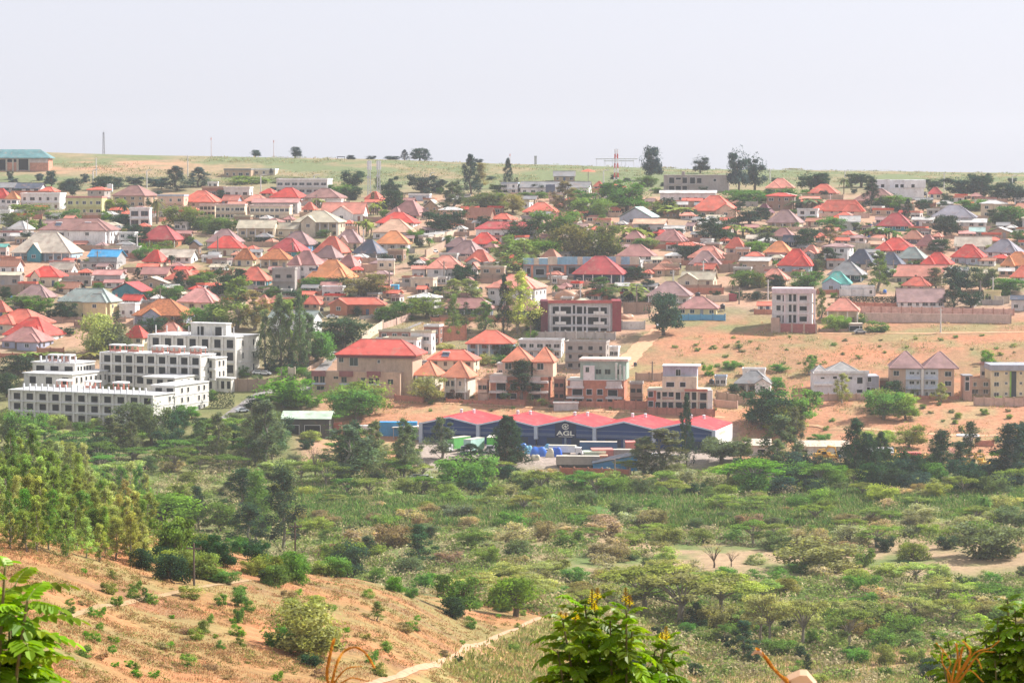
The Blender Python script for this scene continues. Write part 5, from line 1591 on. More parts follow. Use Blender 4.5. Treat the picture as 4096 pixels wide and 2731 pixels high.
def proto(kind, seed):
    """unit tree: base at z=0, top near z=1, crown about 1 wide; asp = the height/width it was drawn for"""
    g = np.random.default_rng(seed * 17 + 3)
    L = Leaves(); B = MB()
    lobes = []
    if kind in ('round', 'spread', 'bush', 'shrub'):
        asp = {'round': 1.0, 'spread': .75, 'bush': .75, 'shrub': .7}[kind]
        z0 = {'round': .14, 'spread': .34, 'bush': .03, 'shrub': .0}[kind] * asp
        nl = 24 if kind != 'shrub' else 11
        for i in range(nl):
            a = 2 * math.pi * g.random(); rr = math.sqrt(g.random()) * .36
            zz = z0 + (asp - z0) * (.18 + .68 * g.random()) 
            zz -= rr * .35 * (asp - z0)
            r = .11 + .10 * g.random()
            if i < 2: r, rr = .2, .1
            lobes.append((rr * math.cos(a), rr * math.sin(a), zz, r, r * (.6 + .3 * g.random())))
        per = 4600 // nl if kind != 'shrub' else 150
        for x, y, z, r, rz in lobes:
            L.cloud(g, (x, y, z), (r, r, rz), per, .024 if kind != 'shrub' else .036, lobe_tint(g), .5)
        L.cloud(g, (0, 0, (z0 + asp) / 2), (.46, .46, (asp - z0) * .48), 700, .022, (1, 1, 1), .7)
    elif kind == 'euc':
        asp = 2.3
        n = 22
        for i in range(n):
            f = (i + .5) / n
            z = asp * (.14 + .84 * f)
            prof = (.34 * (1 - f) ** .6 + .03) * (.6 + .4 * min(1, f * 4))
            a = i * 2.4 + g.random(); rr = prof * (.3 + .9 * g.random())
            r = (.12 + .10 * g.random()) * (1.1 - .6 * f)
            lobes.append((rr * math.cos(a), rr * math.sin(a), z, r, r * 1.6))
        for x, y, z, r, rz in lobes:
            L.cloud(g, (x, y, z), (r, r, rz), 200, .032, lobe_tint(g, .65, 1.4), .3, .1, 1.2, .35)
    elif kind == 'clump':      # tall, airy, leaf clusters well apart
        asp = 2.6
        n = 30
        for i in range(n):
            f = (i + .6) / n
            z = asp * (.16 + .82 * f)
            rr = (.36 * (1 - f) + .08) * (.25 + .95 * g.random())
            a = i * 2.4 + g.random() * 1.5
            r = .13 + .09 * g.random()
            lobes.append((rr * math.cos(a), rr * math.sin(a), z, r, r * 1.1))
        for x, y, z, r, rz in lobes:
            L.cloud(g, (x, y, z), (r, r, rz), 170, .03, lobe_tint(g, .6, 1.35), .45, .2, .5, .45)
    elif kind == 'acacia':
        asp = .75
        n = 16
        for i in range(n):
            a = i * 2.4 + g.random(); rr = .40 * math.sqrt((i + .5) / n)
            z = asp * (.93 - .5 * (rr / .4) ** 2 * g.random() - .14 * g.random())
            r = .12 + .10 * g.random()
            lobes.append((rr * math.cos(a), rr * math.sin(a), z, r, .05 + .03 * g.random()))
        for x, y, z, r, rz in lobes:
            L.cloud(g, (x, y, z), (r, r, rz), 260, .019, lobe_tint(g, .7, 1.3), .2, .9)
    elif kind == 'conifer':    # dark, pointed, ragged, upswept branches
        asp = 2.1
        n = 46
        for i in range(n):
            f = i / (n - 1)
            z = asp * (.07 + .91 * f)
            rad = .42 * (1 - f) ** .75 + .03
            a = i * 2.4 + g.random(); rr = rad * (.35 + .7 * g.random())
            r = (.08 + .10 * (1 - f)) * (.7 + .5 * g.random())
            lobes.append((rr * math.cos(a), rr * math.sin(a), z + rr * .25, r, r * 1.5))
        for x, y, z, r, rz in lobes:
            L.cloud(g, (x, y, z), (r, r, rz), 110, .034, lobe_tint(g, .55, 1.3), .4, .1, -.8, .3)
    elif kind == 'cypress':
        asp = 3.4
        for i in range(26):
            f = (i + .5) / 26
            z = asp * (.05 + .93 * f)
            rad = .34 * math.sin(math.pi * min(1, .2 + .8 * (1 - f)) * .62)
            a = i * 2.4; rr = rad * .55
            lobes.append((rr * math.cos(a), rr * math.sin(a), z, rad * .75 + .03, .14))
        for x, y, z, r, rz in lobes:
            L.cloud(g, (x, y, z), (r, r, rz), 85, .04, lobe_tint(g, .7, 1.25), .5, .1, -1.0, .35)
    elif kind in ('palm', 'banana'):
        asp = 1.25 if kind == 'palm' else 1.0
        hubs = [(0, 0, asp * .72)] if kind == 'palm' else [((i % 3 - 1) * .24 + .05 * g.random(), (i // 3 - .5) * .3, asp * (.32 + .2 * g.random())) for i in range(5)]
        for hx, hy, hz in hubs:
            for k in range(22 if kind == 'palm' else 9):
                a = k * 2.4 + g.random() * .6
                el = .9 - 1.7 * g.random() if kind == 'palm' else 1.2 - 1.0 * g.random()
                ln = .44 if kind == 'palm' else .34
                t = lobe_tint(g, .7, 1.4)
                pts = []
                for j in range(6):
                    s_ = j / 5
                    dz = math.sin(el) * s_ - .75 * s_ * s_
                    pts.append(np.array([hx + math.cos(a) * ln * s_ * math.cos(el * .6), hy + math.sin(a) * ln * s_ * math.cos(el * .6), hz + ln * dz * 1.1]))
                side = np.array([-math.sin(a), math.cos(a), 0])
                wd = [.012, .035, .045, .042, .03, .006] if kind == 'palm' else [.012, .05, .062, .06, .045, .01]
                for j in range(5):
                    L.v.append(np.stack([pts[j] - side * wd[j], pts[j] + side * wd[j], pts[j + 1] + side * wd[j + 1], pts[j + 1] - side * wd[j + 1]]))
                    L.t.append(np.array(t))
            B.tube([(hx * .8, hy * .8, -.05), (hx, hy, hz * .5), (hx, hy, hz + .02)], [.035, .026, .022] if kind == 'palm' else [.03, .028, .02], 7)
    elif kind == 'bare':
        asp = .8
    if kind not in ('palm', 'banana', 'shrub'):
        tr = {'round': .035, 'spread': .04, 'bush': .025, 'euc': .035, 'clump': .035, 'acacia': .025, 'conifer': .035, 'cypress': .03, 'bare': .028}[kind]
        if kind in ('euc', 'clump', 'conifer', 'cypress'):
            top = asp * .93
            ax = [(.03 * math.sin(k * 1.3 + seed), .03 * math.cos(k * 1.7 + seed), -.06 + (top + .06) * k / 7) for k in range(8)]
            B.tube(ax, [tr * (1 - .85 * k / 7) for k in range(8)], 7)
            for x, y, z, r, rz in lobes[::2]:
                zz = max(.05, z - .2)
                k = min(6, int((zz + .06) / (top + .06) * 7))
                p = Vector(ax[k])
                B.tube([p, p.lerp(Vector((x, y, z)), .6) + Vector((0, 0, -.02)), (x, y, z)], [tr * .35, tr * .22, tr * .08], 5)
        else:
            fork = asp * {'round': .3, 'spread': .38, 'bush': .15, 'acacia': .42, 'bare': .3}[kind]
            B.tube([(0, 0, -.06), (.015, .01, fork * .5), (0, .015, fork)], [tr * 1.25, tr, tr * .85], 8)
            tg = [(x, y, z) for x, y, z, r, rz in lobes] if lobes else [(.42 * math.cos(i * 2.4) * (.4 + .6 * ((i * 7) % 5) / 5), .42 * math.sin(i * 2.4) * (.4 + .6 * ((i * 7) % 5) / 5), asp * (.72 + .26 * ((i * 3) % 4) / 4)) for i in range(11)]
            for x, y, z in tg:
                p = Vector((0, .015, fork * (.8 + .2 * g.random())))
                q = Vector((x, y, z))
                mid = p.lerp(q, .5) + Vector((0, 0, .05))
                B.tube([p, mid, q], [tr * .55, tr * .32, tr * .1], 5)
                if kind in ('bare', 'acacia'):
                    for _ in range(5 if kind == 'bare' else 2):
                        e = q + Vector((g.normal() * .08, g.normal() * .08, abs(g.normal()) * .05))
                        B.tube([mid.lerp(q, .3 + .6 * g.random()), e], [tr * .12, tr * .03], 4)
            if kind == 'bare':
                for x, y, z in tg:
                    L.cloud(g, (x, y, z), (.12, .12, .05), 16, .014, (1, .9, .8), .1, .5)
    # normalise to width 1, height 1
    zs = 1.0 / asp
    ws = 1.0
    if L.v and kind != 'bare':
        A = np.concatenate(L.v)
        ws = 1.0 / (2 * np.percentile(np.abs(A[:, :2]), 97))
        zs = 1.0 / np.percentile(A[:, 2], 99.6)
    L.v = [np.array(v) * np.array([ws, ws, zs]) for v in L.v]
    crown = L.mesh({'shrub': 'bush'}.get(kind, 'crown'), M['leaf']) if L.v else None
    B.v = [(x * ws, y * ws, z * zs) for x, y, z in B.v]
    trunk = B.mesh('trunk', M['bark']) if B.v else None
    return crown, trunk

PROTO = {k: [proto(k, i + 1) for i in range(3 if k not in ('bare', 'cypress') else 2)] for k in ('round', 'spread', 'bush', 'shrub', 'euc', 'clump', 'acacia', 'conifer', 'cypress', 'palm', 'banana', 'bare')}

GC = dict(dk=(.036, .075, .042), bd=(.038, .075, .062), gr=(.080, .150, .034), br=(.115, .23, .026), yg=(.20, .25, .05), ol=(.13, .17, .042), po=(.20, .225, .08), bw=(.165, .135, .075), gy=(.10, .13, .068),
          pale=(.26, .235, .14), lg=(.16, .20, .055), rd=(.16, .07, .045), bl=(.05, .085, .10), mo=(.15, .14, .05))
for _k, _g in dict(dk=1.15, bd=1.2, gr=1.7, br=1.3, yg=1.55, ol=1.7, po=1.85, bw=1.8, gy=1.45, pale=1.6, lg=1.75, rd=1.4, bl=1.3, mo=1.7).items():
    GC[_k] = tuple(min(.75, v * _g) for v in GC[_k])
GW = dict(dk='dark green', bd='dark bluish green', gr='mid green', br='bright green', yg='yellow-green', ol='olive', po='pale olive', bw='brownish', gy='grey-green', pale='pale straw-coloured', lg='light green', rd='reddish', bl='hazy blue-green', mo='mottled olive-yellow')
KN = dict(round=('tree', 'round-crowned tree'), spread=('tree', 'wide spreading tree'), bush=('bushy_tree', 'bushy tree'), shrub=('bush', 'bush'), euc=('eucalyptus_tree', 'feathery gum tree'), clump=('gum_tree', 'tall clumpy gum tree'),
          acacia=('acacia_tree', 'flat-topped acacia'), conifer=('conifer_tree', 'pointed conifer'), cypress=('cypress_tree', 'narrow cypress'), palm=('palm_tree', 'palm'), banana=('banana_plant', 'clump of banana plants'), bare=('bare_tree', 'nearly leafless tree'))
NT = [0]
def plant(px, rb, wpx, hpx, kind, col, rot=None, group=None, hand=None, sink=.1, p=None):
    NT[0] += 1
    r = random.Random(NT[0] * 13 + 5)
    if p is None:
        p = at(px, rb)
    k = p.y / F
    name, noun = KN[kind]
    if kind == 'bush' and group and 'scrub' in group:
        name, noun = 'scrub_bush', 'scrub bush'
    crown, trunk = r.choice(PROTO[kind])
    w, h = wpx * k, hpx * k
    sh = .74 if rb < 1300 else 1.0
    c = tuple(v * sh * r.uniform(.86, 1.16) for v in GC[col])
    if kind == 'shrub':
        o = link(name, crown, None, c, (p.x, p.y, p.z - sink * h * .5), r.random() * 6.28, (w, w, h))
        root = o
    else:
        root = empty(name, (p.x, p.y, p.z - sink * .3), r.random() * 6.28)
        root.scale = (w, w, h)
        if crown:
            link('crown', crown, root, c)
        if trunk:
            link('trunk', trunk, root, (.30, .26, .22) if kind in ('euc', 'acacia', 'clump') else (.16, .12, .09))
    size = 'large ' if h > 13 else 'small ' if h < 4 and kind != 'shrub' else 'low ' if kind == 'shrub' and h < 1.5 else ''
    reg(root, noun.split()[-1] if kind != 'banana' else 'banana plants', size + GW[col] + ' ' + noun, (px, rb - hpx / 2), group or 'trees and bushes of the hillside and valley', hand)
    return root

TREES = '''
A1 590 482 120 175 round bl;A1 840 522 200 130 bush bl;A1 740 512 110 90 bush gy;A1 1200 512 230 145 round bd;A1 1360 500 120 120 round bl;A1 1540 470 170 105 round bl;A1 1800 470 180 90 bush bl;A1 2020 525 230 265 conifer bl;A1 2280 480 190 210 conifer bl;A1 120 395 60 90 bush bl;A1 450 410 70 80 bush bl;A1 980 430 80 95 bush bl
A1 1170 765 130 110 palm gr;A1 1310 775 210 150 round ol;A1 1200 855 130 95 shrub br;A1 1430 830 150 145 palm dk;A1 1400 930 240 130 bush dk;A1 1660 705 120 95 round dk;A1 1800 905 190 270 palm bw;A1 2090 960 320 250 round ol;A1 2300 965 210 160 bush gr;A1 380 800 380 125 shrub ol;A1 830 865 230 125 shrub gr;A1 650 855 200 90 shrub ol;A1 200 965 280 185 bush ol;A1 400 965 210 100 shrub ol;A1 1560 1152 220 130 round dk;A1 1710 1242 180 120 shrub br;A1 1900 1200 200 100 shrub ol;A1 1630 1312 150 135 bush gr;A1 1500 1012 190 95 bush dk;A1 1970 1385 120 115 palm dk;A1 1580 1545 75 130 conifer dk;A1 2260 1605 180 115 round gr;A1 1050 1345 105 55 shrub br;A1 2110 1130 120 110 shrub rd
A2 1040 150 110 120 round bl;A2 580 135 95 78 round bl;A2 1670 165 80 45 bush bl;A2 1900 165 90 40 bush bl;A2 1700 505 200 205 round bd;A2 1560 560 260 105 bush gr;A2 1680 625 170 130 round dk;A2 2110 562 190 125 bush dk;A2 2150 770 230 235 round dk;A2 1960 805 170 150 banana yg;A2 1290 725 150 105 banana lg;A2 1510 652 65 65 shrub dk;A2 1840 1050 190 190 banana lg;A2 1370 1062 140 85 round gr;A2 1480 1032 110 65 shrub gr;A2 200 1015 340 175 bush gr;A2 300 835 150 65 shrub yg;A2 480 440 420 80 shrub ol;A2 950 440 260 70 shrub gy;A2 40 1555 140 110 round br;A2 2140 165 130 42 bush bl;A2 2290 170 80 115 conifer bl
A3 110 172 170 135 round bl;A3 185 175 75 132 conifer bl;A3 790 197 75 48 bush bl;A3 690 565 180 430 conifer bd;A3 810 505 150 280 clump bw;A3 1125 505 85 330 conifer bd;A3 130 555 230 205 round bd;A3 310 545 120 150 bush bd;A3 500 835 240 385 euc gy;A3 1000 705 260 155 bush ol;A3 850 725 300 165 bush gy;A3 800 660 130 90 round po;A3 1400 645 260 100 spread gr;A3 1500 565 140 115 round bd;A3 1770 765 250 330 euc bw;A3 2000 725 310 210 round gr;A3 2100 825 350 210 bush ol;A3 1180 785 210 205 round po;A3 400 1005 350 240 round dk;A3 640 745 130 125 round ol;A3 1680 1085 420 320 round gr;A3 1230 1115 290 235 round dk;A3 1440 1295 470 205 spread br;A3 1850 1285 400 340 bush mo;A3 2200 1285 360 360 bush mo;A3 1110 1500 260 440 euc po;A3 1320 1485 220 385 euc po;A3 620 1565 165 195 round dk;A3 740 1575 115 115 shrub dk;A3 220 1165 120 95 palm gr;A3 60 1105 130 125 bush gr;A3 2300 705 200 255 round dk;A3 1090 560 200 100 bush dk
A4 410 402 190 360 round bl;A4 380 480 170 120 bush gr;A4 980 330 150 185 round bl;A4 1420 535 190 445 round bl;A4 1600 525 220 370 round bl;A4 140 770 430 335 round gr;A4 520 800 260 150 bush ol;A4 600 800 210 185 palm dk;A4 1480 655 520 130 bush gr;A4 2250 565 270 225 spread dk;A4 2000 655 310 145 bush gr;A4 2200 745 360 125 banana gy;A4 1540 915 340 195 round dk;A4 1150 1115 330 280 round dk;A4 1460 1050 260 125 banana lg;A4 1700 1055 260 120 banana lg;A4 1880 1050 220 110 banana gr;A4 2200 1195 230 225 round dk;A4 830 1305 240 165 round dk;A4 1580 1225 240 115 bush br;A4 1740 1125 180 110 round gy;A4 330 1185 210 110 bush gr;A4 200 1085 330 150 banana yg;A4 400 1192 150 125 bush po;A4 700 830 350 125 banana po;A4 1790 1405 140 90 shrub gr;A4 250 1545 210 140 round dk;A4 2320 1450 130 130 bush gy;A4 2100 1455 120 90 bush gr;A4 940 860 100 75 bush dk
A5 480 485 250 145 spread dk;A5 60 445 130 115 round dk;A5 610 755 160 355 conifer dk;A5 285 565 115 175 palm gy;A5 830 745 290 160 round gr;A5 780 585 150 100 spread dk;A5 1020 835 95 205 conifer dk;A5 1190 765 140 135 round dk;A5 1120 605 110 140 clump gr;A5 1650 600 300 220 round bd;A5 1850 600 250 240 round bd;A5 2150 640 260 200 round bd;A5 2300 690 220 220 round bd;A5 1940 440 90 110 conifer bd;A5 1760 745 270 115 bush gr;A5 2060 935 190 195 round dk;A5 1450 1045 270 225 round dk;A5 480 975 170 90 shrub gy;A5 600 1090 260 150 banana gr;A5 820 1085 250 120 banana gr;A5 130 995 230 165 round gr;A5 130 1140 160 220 euc bw;A5 1400 1235 240 145 round dk;A5 235 1265 80 125 cypress dk;A5 100 1390 220 200 conifer dk;A5 1200 1505 120 70 shrub br;A5 1060 1372 100 42 shrub br;A5 2060 1255 190 105 bush ol;A5 2280 1105 160 120 round gr;A5 1330 485 200 90 bush bd;A5 2200 900 300 185 round gr;A5 2300 960 120 110 bush dk
B1 60 350 120 150 round dk;B1 250 440 290 150 round gr;B1 440 510 240 180 round br;B1 1400 275 120 65 shrub gr;B1 1650 315 210 95 bush gr;B1 1950 340 240 160 bush gr;B1 2070 225 120 205 round dk;B1 2260 200 180 130 round gr;B1 720 245 120 105 bush ol;B1 1130 225 110 75 bush gr;B1 760 580 200 210 round dk;B1 600 565 115 115 round dk;B1 970 425 180 100 palm dk;B1 1100 530 100 180 cypress br;B1 870 590 55 105 cypress dk;B1 1120 960 380 430 bush po;B1 1290 955 330 330 bush gy;B1 1340 810 120 325 cypress dk;B1 1740 750 270 205 round dk;B1 2260 690 270 240 bush gr;B1 780 725 210 70 shrub dk;B1 330 1010 200 65 banana lg;B1 600 1000 260 65 banana lg;B1 1010 1025 250 80 banana lg;B1 200 1200 340 210 round dk;B1 80 1460 230 260 round dk;B1 1980 640 260 110 bush rd
B2 250 340 310 350 round dk;B2 370 680 330 560 euc ol;B2 560 690 260 430 euc bw;B2 120 660 230 260 bush gr;B2 690 1130 180 640 euc gy;B2 860 1140 190 810 conifer gy;B2 970 1130 180 730 euc ol;B2 1090 1140 150 870 conifer gy;B2 1190 1100 220 570 euc gy;B2 1290 1070 310 350 round gr;B2 1600 880 430 320 round dk;B2 800 1145 230 120 shrub dk;B2 1000 1145 260 130 shrub dk;B2 1810 318 410 270 round bw;B2 2110 570 270 145 bush gr;B2 2290 500 210 140 round gr;B2 1250 205 260 115 bush gr;B2 1500 205 240 120 bush dk;B2 750 295 190 105 bush gr;B2 1740 525 125 105 cypress dk;B2 900 1570 480 320 round br;B2 1080 1570 320 250 bush gr;B2 600 1570 250 120 bush dk;B2 800 475 130 85 banana yg;B2 950 435 210 105 banana lg;B2 1510 850 250 150 bush dk;B2 1000 300 300 80 shrub dk;B2 1900 1640 380 360 round lg;B2 1560 1660 330 320 round ol;B2 1750 1710 420 330 round gr
B3 590 165 160 180 round dk;B3 335 312 180 120 round dk;B3 500 345 180 230 euc po;B3 690 405 230 280 euc po;B3 190 545 360 225 round ol;B3 500 805 130 500 clump gr;B3 640 765 110 375 cypress dk;B3 860 705 190 325 euc gr;B3 1080 725 120 640 conifer dk;B3 1250 725 260 665 euc po;B3 1440 705 160 225 bush dk;B3 2170 345 260 250 euc gr;B3 1390 795 125 95 bush br;B3 910 965 180 200 palm gr;B3 1140 995 240 145 bush dk;B3 890 1085 150 120 bush po;B3 1020 1095 150 115 round gr;B3 460 1175 145 225 conifer gr;B3 190 1510 310 280 round po;B3 1290 1520 330 470 clump dk;B3 1560 1300 210 390 clump dk;B3 1100 1510 90 105 bush lg;B3 1380 1545 85 125 cypress gr;B3 1510 1545 130 80 shrub lg;B3 480 1485 120 115 shrub rd;B3 600 1485 115 105 shrub rd;B3 60 1210 110 115 bush gy;B3 560 620 160 110 shrub ol;B3 400 900 180 60 shrub po
B4 560 745 320 455 round bd;B4 200 340 340 170 banana lg;B4 255 350 140 55 shrub gr;B4 1510 205 260 190 round gr;B4 1660 200 150 130 bush po;B4 1840 215 170 155 round dk;B4 2200 200 280 180 bush gr;B4 1080 1205 115 125 shrub br;B4 1330 1135 140 95 bush gr;B4 1350 1405 115 95 round dk;B4 1850 1375 150 140 round gr;B4 1870 1150 220 80 shrub gr;B4 2230 1205 110 220 euc gr;B4 2290 1180 100 190 euc gr;B4 830 1600 90 130 cypress ol
B5 690 240 230 430 euc ol;B5 1540 435 200 260 conifer dk;B5 1740 435 190 180 round dk;B5 1620 260 300 300 round bd;B5 1850 255 260 270 round gy;B5 2180 260 350 160 round gr;B5 1340 215 200 230 clump bw;B5 130 690 150 150 bush lg;B5 200 690 120 170 bush yg;B5 290 690 120 150 bush br;B5 480 610 115 110 shrub gr;B5 650 700 250 115 shrub gr;B5 265 1520 120 320 euc po;B5 860 1490 210 210 round dk;B5 720 1600 240 220 round ol;B5 990 1610 220 190 round lg;B5 1100 1450 130 210 euc po;B5 1400 1520 110 220 euc po;B5 30 570 110 330 euc ol;B5 1950 1070 130 150 bush br
C1 230 490 270 295 round gr;C1 70 490 150 310 round ol;C1 390 520 160 240 euc gr;C1 560 670 220 220 round ol;C1 240 580 230 280 euc ol;C1 810 790 230 140 spread gr;C1 1380 1200 560 300 spread br;C1 1200 1170 220 300 round gr;C1 1470 1480 330 390 bush gr;C1 2070 1010 270 330 clump dk;C1 2130 1410 230 430 clump dk;C1 1880 1205 270 235 round gr;C1 1690 1180 160 350 clump dk;C1 2220 1150 150 210 clump gy;C1 1150 420 330 300 round gy;C1 960 480 220 260 euc gy;C1 1300 470 260 340 round gy;C1 1520 330 170 150 round dk;C1 2280 640 240 540 euc gy;C1 2120 560 160 300 round gy;C1 700 350 130 80 bush gr;C1 500 330 140 120 bush lg;C1 820 330 120 90 bush po
C2 290 1380 230 700 clump dk;C2 60 1320 170 620 clump gr;C2 60 640 170 520 euc gy;C2 830 800 330 480 euc gy;C2 1050 780 170 500 euc gy;C2 900 520 200 200 round gr;C2 1640 580 170 340 euc gy;C2 2190 660 250 430 conifer dk;C2 520 430 150 80 bush lg;C2 560 740 200 260 bare bw;C2 200 560 220 240 round gy;C2 240 760 220 160 round po
C3 1380 740 330 400 euc gy;C3 1240 740 180 330 euc gy;C3 1590 650 120 590 conifer dk;C3 1800 530 120 130 bush gy;C3 1890 640 300 210 spread gy;C3 2060 600 150 200 round gy;C3 90 660 210 420 conifer dk;C3 2230 330 220 330 round dk;C3 1030 640 60 60 shrub gr
C4 180 320 370 320 round dk;C4 420 310 330 310 round gr;C4 300 320 280 180 bush yg;C4 270 690 290 460 euc gy;C4 400 640 140 480 euc gy;C4 910 770 240 510 conifer dk;C4 1640 770 220 420 clump dk;C4 2230 810 320 510 clump bd;C4 2330 790 160 500 conifer dk;C4 1150 250 250 240 round gr;C4 1340 250 180 180 round ol;C4 1100 480 230 135 bush lg;C4 1370 500 230 200 round ol;C4 620 440 120 70 bush gr;C4 900 760 130 110 bush dk
C3 2180 850 520 250 acacia br;C3 720 870 280 170 acacia gr;C2 1850 830 400 260 bush gr;C2 2130 700 250 90 acacia lg;C2 1890 610 200 150 conifer dk;C1 1160 620 330 130 acacia gr;C1 1030 790 330 180 acacia po;C1 1500 700 300 200 acacia gr;C1 850 650 260 200 acacia gr;C1 1700 560 280 160 acacia gr;C1 1950 470 300 140 acacia lg;C1 1850 520 240 130 acacia gr;C1 600 520 260 160 acacia gr;C1 820 480 250 160 acacia gr
D2 840 660 240 290 bush dk;D2 620 650 220 120 bush ol;D2 760 640 330 290 bush ol;D2 1000 500 110 190 clump dk;D2 1440 560 230 340 clump dk;D2 1540 360 80 130 clump dk;D2 1900 420 250 170 round gr;D2 1800 1000 330 380 round gr;D2 1730 1000 190 160 bush dk;D2 1900 800 230 200 bush mo;D2 460 1330 560 420 bush po;D2 300 1270 260 170 bush gr;D2 470 1010 320 180 bush ol;D2 500 1420 200 110 shrub dk;D2 1090 700 140 120 bush gr;D2 1230 790 130 130 bush br;D2 1380 840 100 90 bush gr;D2 1480 760 160 130 bush gr;D2 230 740 230 180 bush gr;D2 1090 1040 110 170 clump ol;D2 1380 1120 90 90 shrub gr;D2 1880 1100 100 110 shrub gr;D2 1160 1300 90 110 shrub gr;D2 700 940 90 50 shrub gr;D2 1110 1500 120 110 shrub ol;D2 2170 960 110 110 bush gr;D2 150 600 130 130 bush gr;D2 820 1130 60 45 shrub br;D2 1770 1390 80 55 shrub dk
D3 130 1000 390 320 spread br;D3 20 950 130 110 bush gr;D3 1540 1060 760 420 acacia lg;D3 1240 960 620 380 acacia yg;D3 1900 1000 560 360 acacia lg;D3 1830 580 260 200 bare po;D3 1980 570 160 130 bare bw;D3 2080 1370 220 330 euc dk;D3 1680 1110 150 230 conifer dk;D3 1960 1080 130 110 bush gr;D3 1740 1230 230 130 bush ol;D3 1000 520 200 110 bush bw;D3 1110 510 140 50 shrub dk;D3 330 330 0.1 0.1 shrub dk;D3 1300 790 130 80 bush dk;D3 2230 1220 330 380 acacia po
D4 170 1240 330 420 acacia po;D4 460 1260 330 400 acacia po;D4 850 1270 360 330 acacia ol;D4 550 1240 130 140 bush gr;D4 500 1490 80 170 clump dk;D4 560 610 560 260 bush bw;D4 430 620 180 90 bush gr;D4 960 570 180 160 bush ol;D4 1330 590 100 70 bush dk;D4 1160 440 130 130 bush dk;D4 2050 500 480 280 bush gy;D4 1700 420 150 110 bush dk;D4 1870 770 140 110 bush dk;D4 2050 860 300 140 bush gr;D4 1290 1250 320 110 bush gr;D4 1160 1400 150 160 bush ol;D4 1400 1390 160 120 bush ol;D4 1540 1480 170 130 bush dk;D4 2200 900 330 140 bush gr;D4 2200 140 200 170 round po;D4 620 60 220 150 bush lg;D4 1130 50 230 170 bush yg;D4 1600 0 200 140 bush yg;D4 2010 110 170 130 palm gr;D4 880 1350 90 100 bush dk;D4 420 90 210 110 bush gr
D1 1460 530 240 330 clump gr;D1 1300 890 100 90 bush ol;D1 1240 880 70 130 euc gr;D1 780 1000 90 85 shrub br;D1 1650 840 190 110 shrub lg;D1 2040 910 140 140 round gr;D1 2040 1050 70 130 bush gr;D1 2020 1160 120 100 shrub br;D1 1880 1270 80 70 shrub gr;D1 1740 1140 90 110 bush ol;D1 1800 1050 60 80 shrub gr;D1 1160 1450 70 70 shrub gr;D1 1100 1430 70 60 shrub br;D1 1900 710 260 110 bush gr;D1 2150 640 140 130 bush ol;D1 2270 590 160 110 bush gr;D1 1620 590 150 60 shrub gr;D1 2310 720 140 120 bush dk;D1 600 900 80 60 shrub ol;D1 700 900 60 50 shrub bw;D1 400 1340 40 40 shrub gr;D1 1450 1260 80 50 shrub br;D1 980 1430 60 50 shrub br
'''
HANDT = {('B4', 560): 'solitary dark tree with a bare trunk standing on the orange field', ('C1', 1380): 'broad bright green spreading tree at the foot of the gum plantation',
 ('D2', 460): 'big pale olive bush on the open red slope', ('D3', 1830): 'bare forked tree on the pinkish open ground of the valley', ('A2', 1040): 'hazy round tree standing alone on the ridge skyline',
 ('D2', 1800): 'yellow-flowering tree at the end of the red slope', ('D3', 130): 'flat bright green tree with a dark shaded underside beside the dirt track', ('A1', 1800): 'brown-skirted palm beside the balconied white house'}
for chunk in TREES.replace('\n', ';').split(';'):
    t = chunk.split()
    if len(t) == 7 and float(t[3]) > 1:
        px, row = tp(t[0], float(t[1]), float(t[2]))
        s_ = TILES[t[0]][2]
        kw, kh = (1.22, 1.06) if t[0][0] in 'AB' else (1.12, 1.04)
        if t[5] in ('euc', 'clump', 'conifer'):
            kw *= 1.2
        plant(px, row, float(t[3]) * s_ * kw, float(t[4]) * s_ * kh, t[5], t[6], hand=HANDT.get((t[0], int(t[1]))))

# plantation of young gum trees on the near left slope
r = random.Random(41)
spots = []
for tries in range(4000):
    px = r.uniform(-40, 590); row = r.uniform(1900, 2300)
    if row > 2235 + (px - 300) * .13 or row < 1890 + max(0, px - 150) * .42:
        continue
    if any(abs(px - a) < 44 and abs(row - b) < 22 for a, b in spots):
        continue
    spots.append((px, row))
    if len(spots) >= 92:
        break
for px, row in spots:
    hh = r.uniform(130, 225)
    plant(px, row, r.uniform(68, 104), hh, r.choice(['euc', 'euc', 'euc', 'clump']), r.choice(['ol', 'ol', 'lg', 'gr', 'gr', 'po', 'lg']), group='young gum trees of the left plantation')
# scrub of the valley floor
def scatter(seed, n, box, sep, kinds, group, avoid=()):
    r = random.Random(seed)
    done = []
    for tries in range(n * 30):
        px = r.uniform(box[0], box[2]); row = r.uniform(box[1], box[3])
        if any(abs(px - a) < sep * 2.0 and abs(row - b) < sep * .55 for a, b in done):
            continue
        if any(a[0] < px < a[2] and a[1] < row < a[3] for a in avoid):
            continue
        p = at(px, row)
        if box[4] and not (box[4] < p.y < box[5]):
            continue
        done.append((px, row))
        sc_ = 700 / p.y
        kind, col, w0, w1, hr_ = r.choice(kinds)
        w = r.uniform(w0, w1) * sc_
        plant(px, row, w, w * hr_ * r.uniform(.8, 1.2), kind, col, group=group, p=p)
        if len(done) >= n:
            return
yard = (1640, 1600, 2960, 1888)
VK = [('acacia', 'gr', 110, 190, .6), ('acacia', 'ol', 110, 180, .6), ('bush', 'gy', 60, 120, .7), ('acacia', 'lg', 100, 170, .55), ('bush', 'ol', 60, 120, .7), ('bush', 'po', 60, 110, .65), ('bush', 'dk', 60, 100, .7), ('bush', 'pale', 70, 120, .55), ('shrub', 'pale', 60, 110, .5)]
scatter(51, 46, (240, 1740, 1700, 2010, 560, 900), 40, VK[:8] + [('acacia', 'gr', 120, 200, .6)] * 3, 'trees of the scrub valley', (yard,))
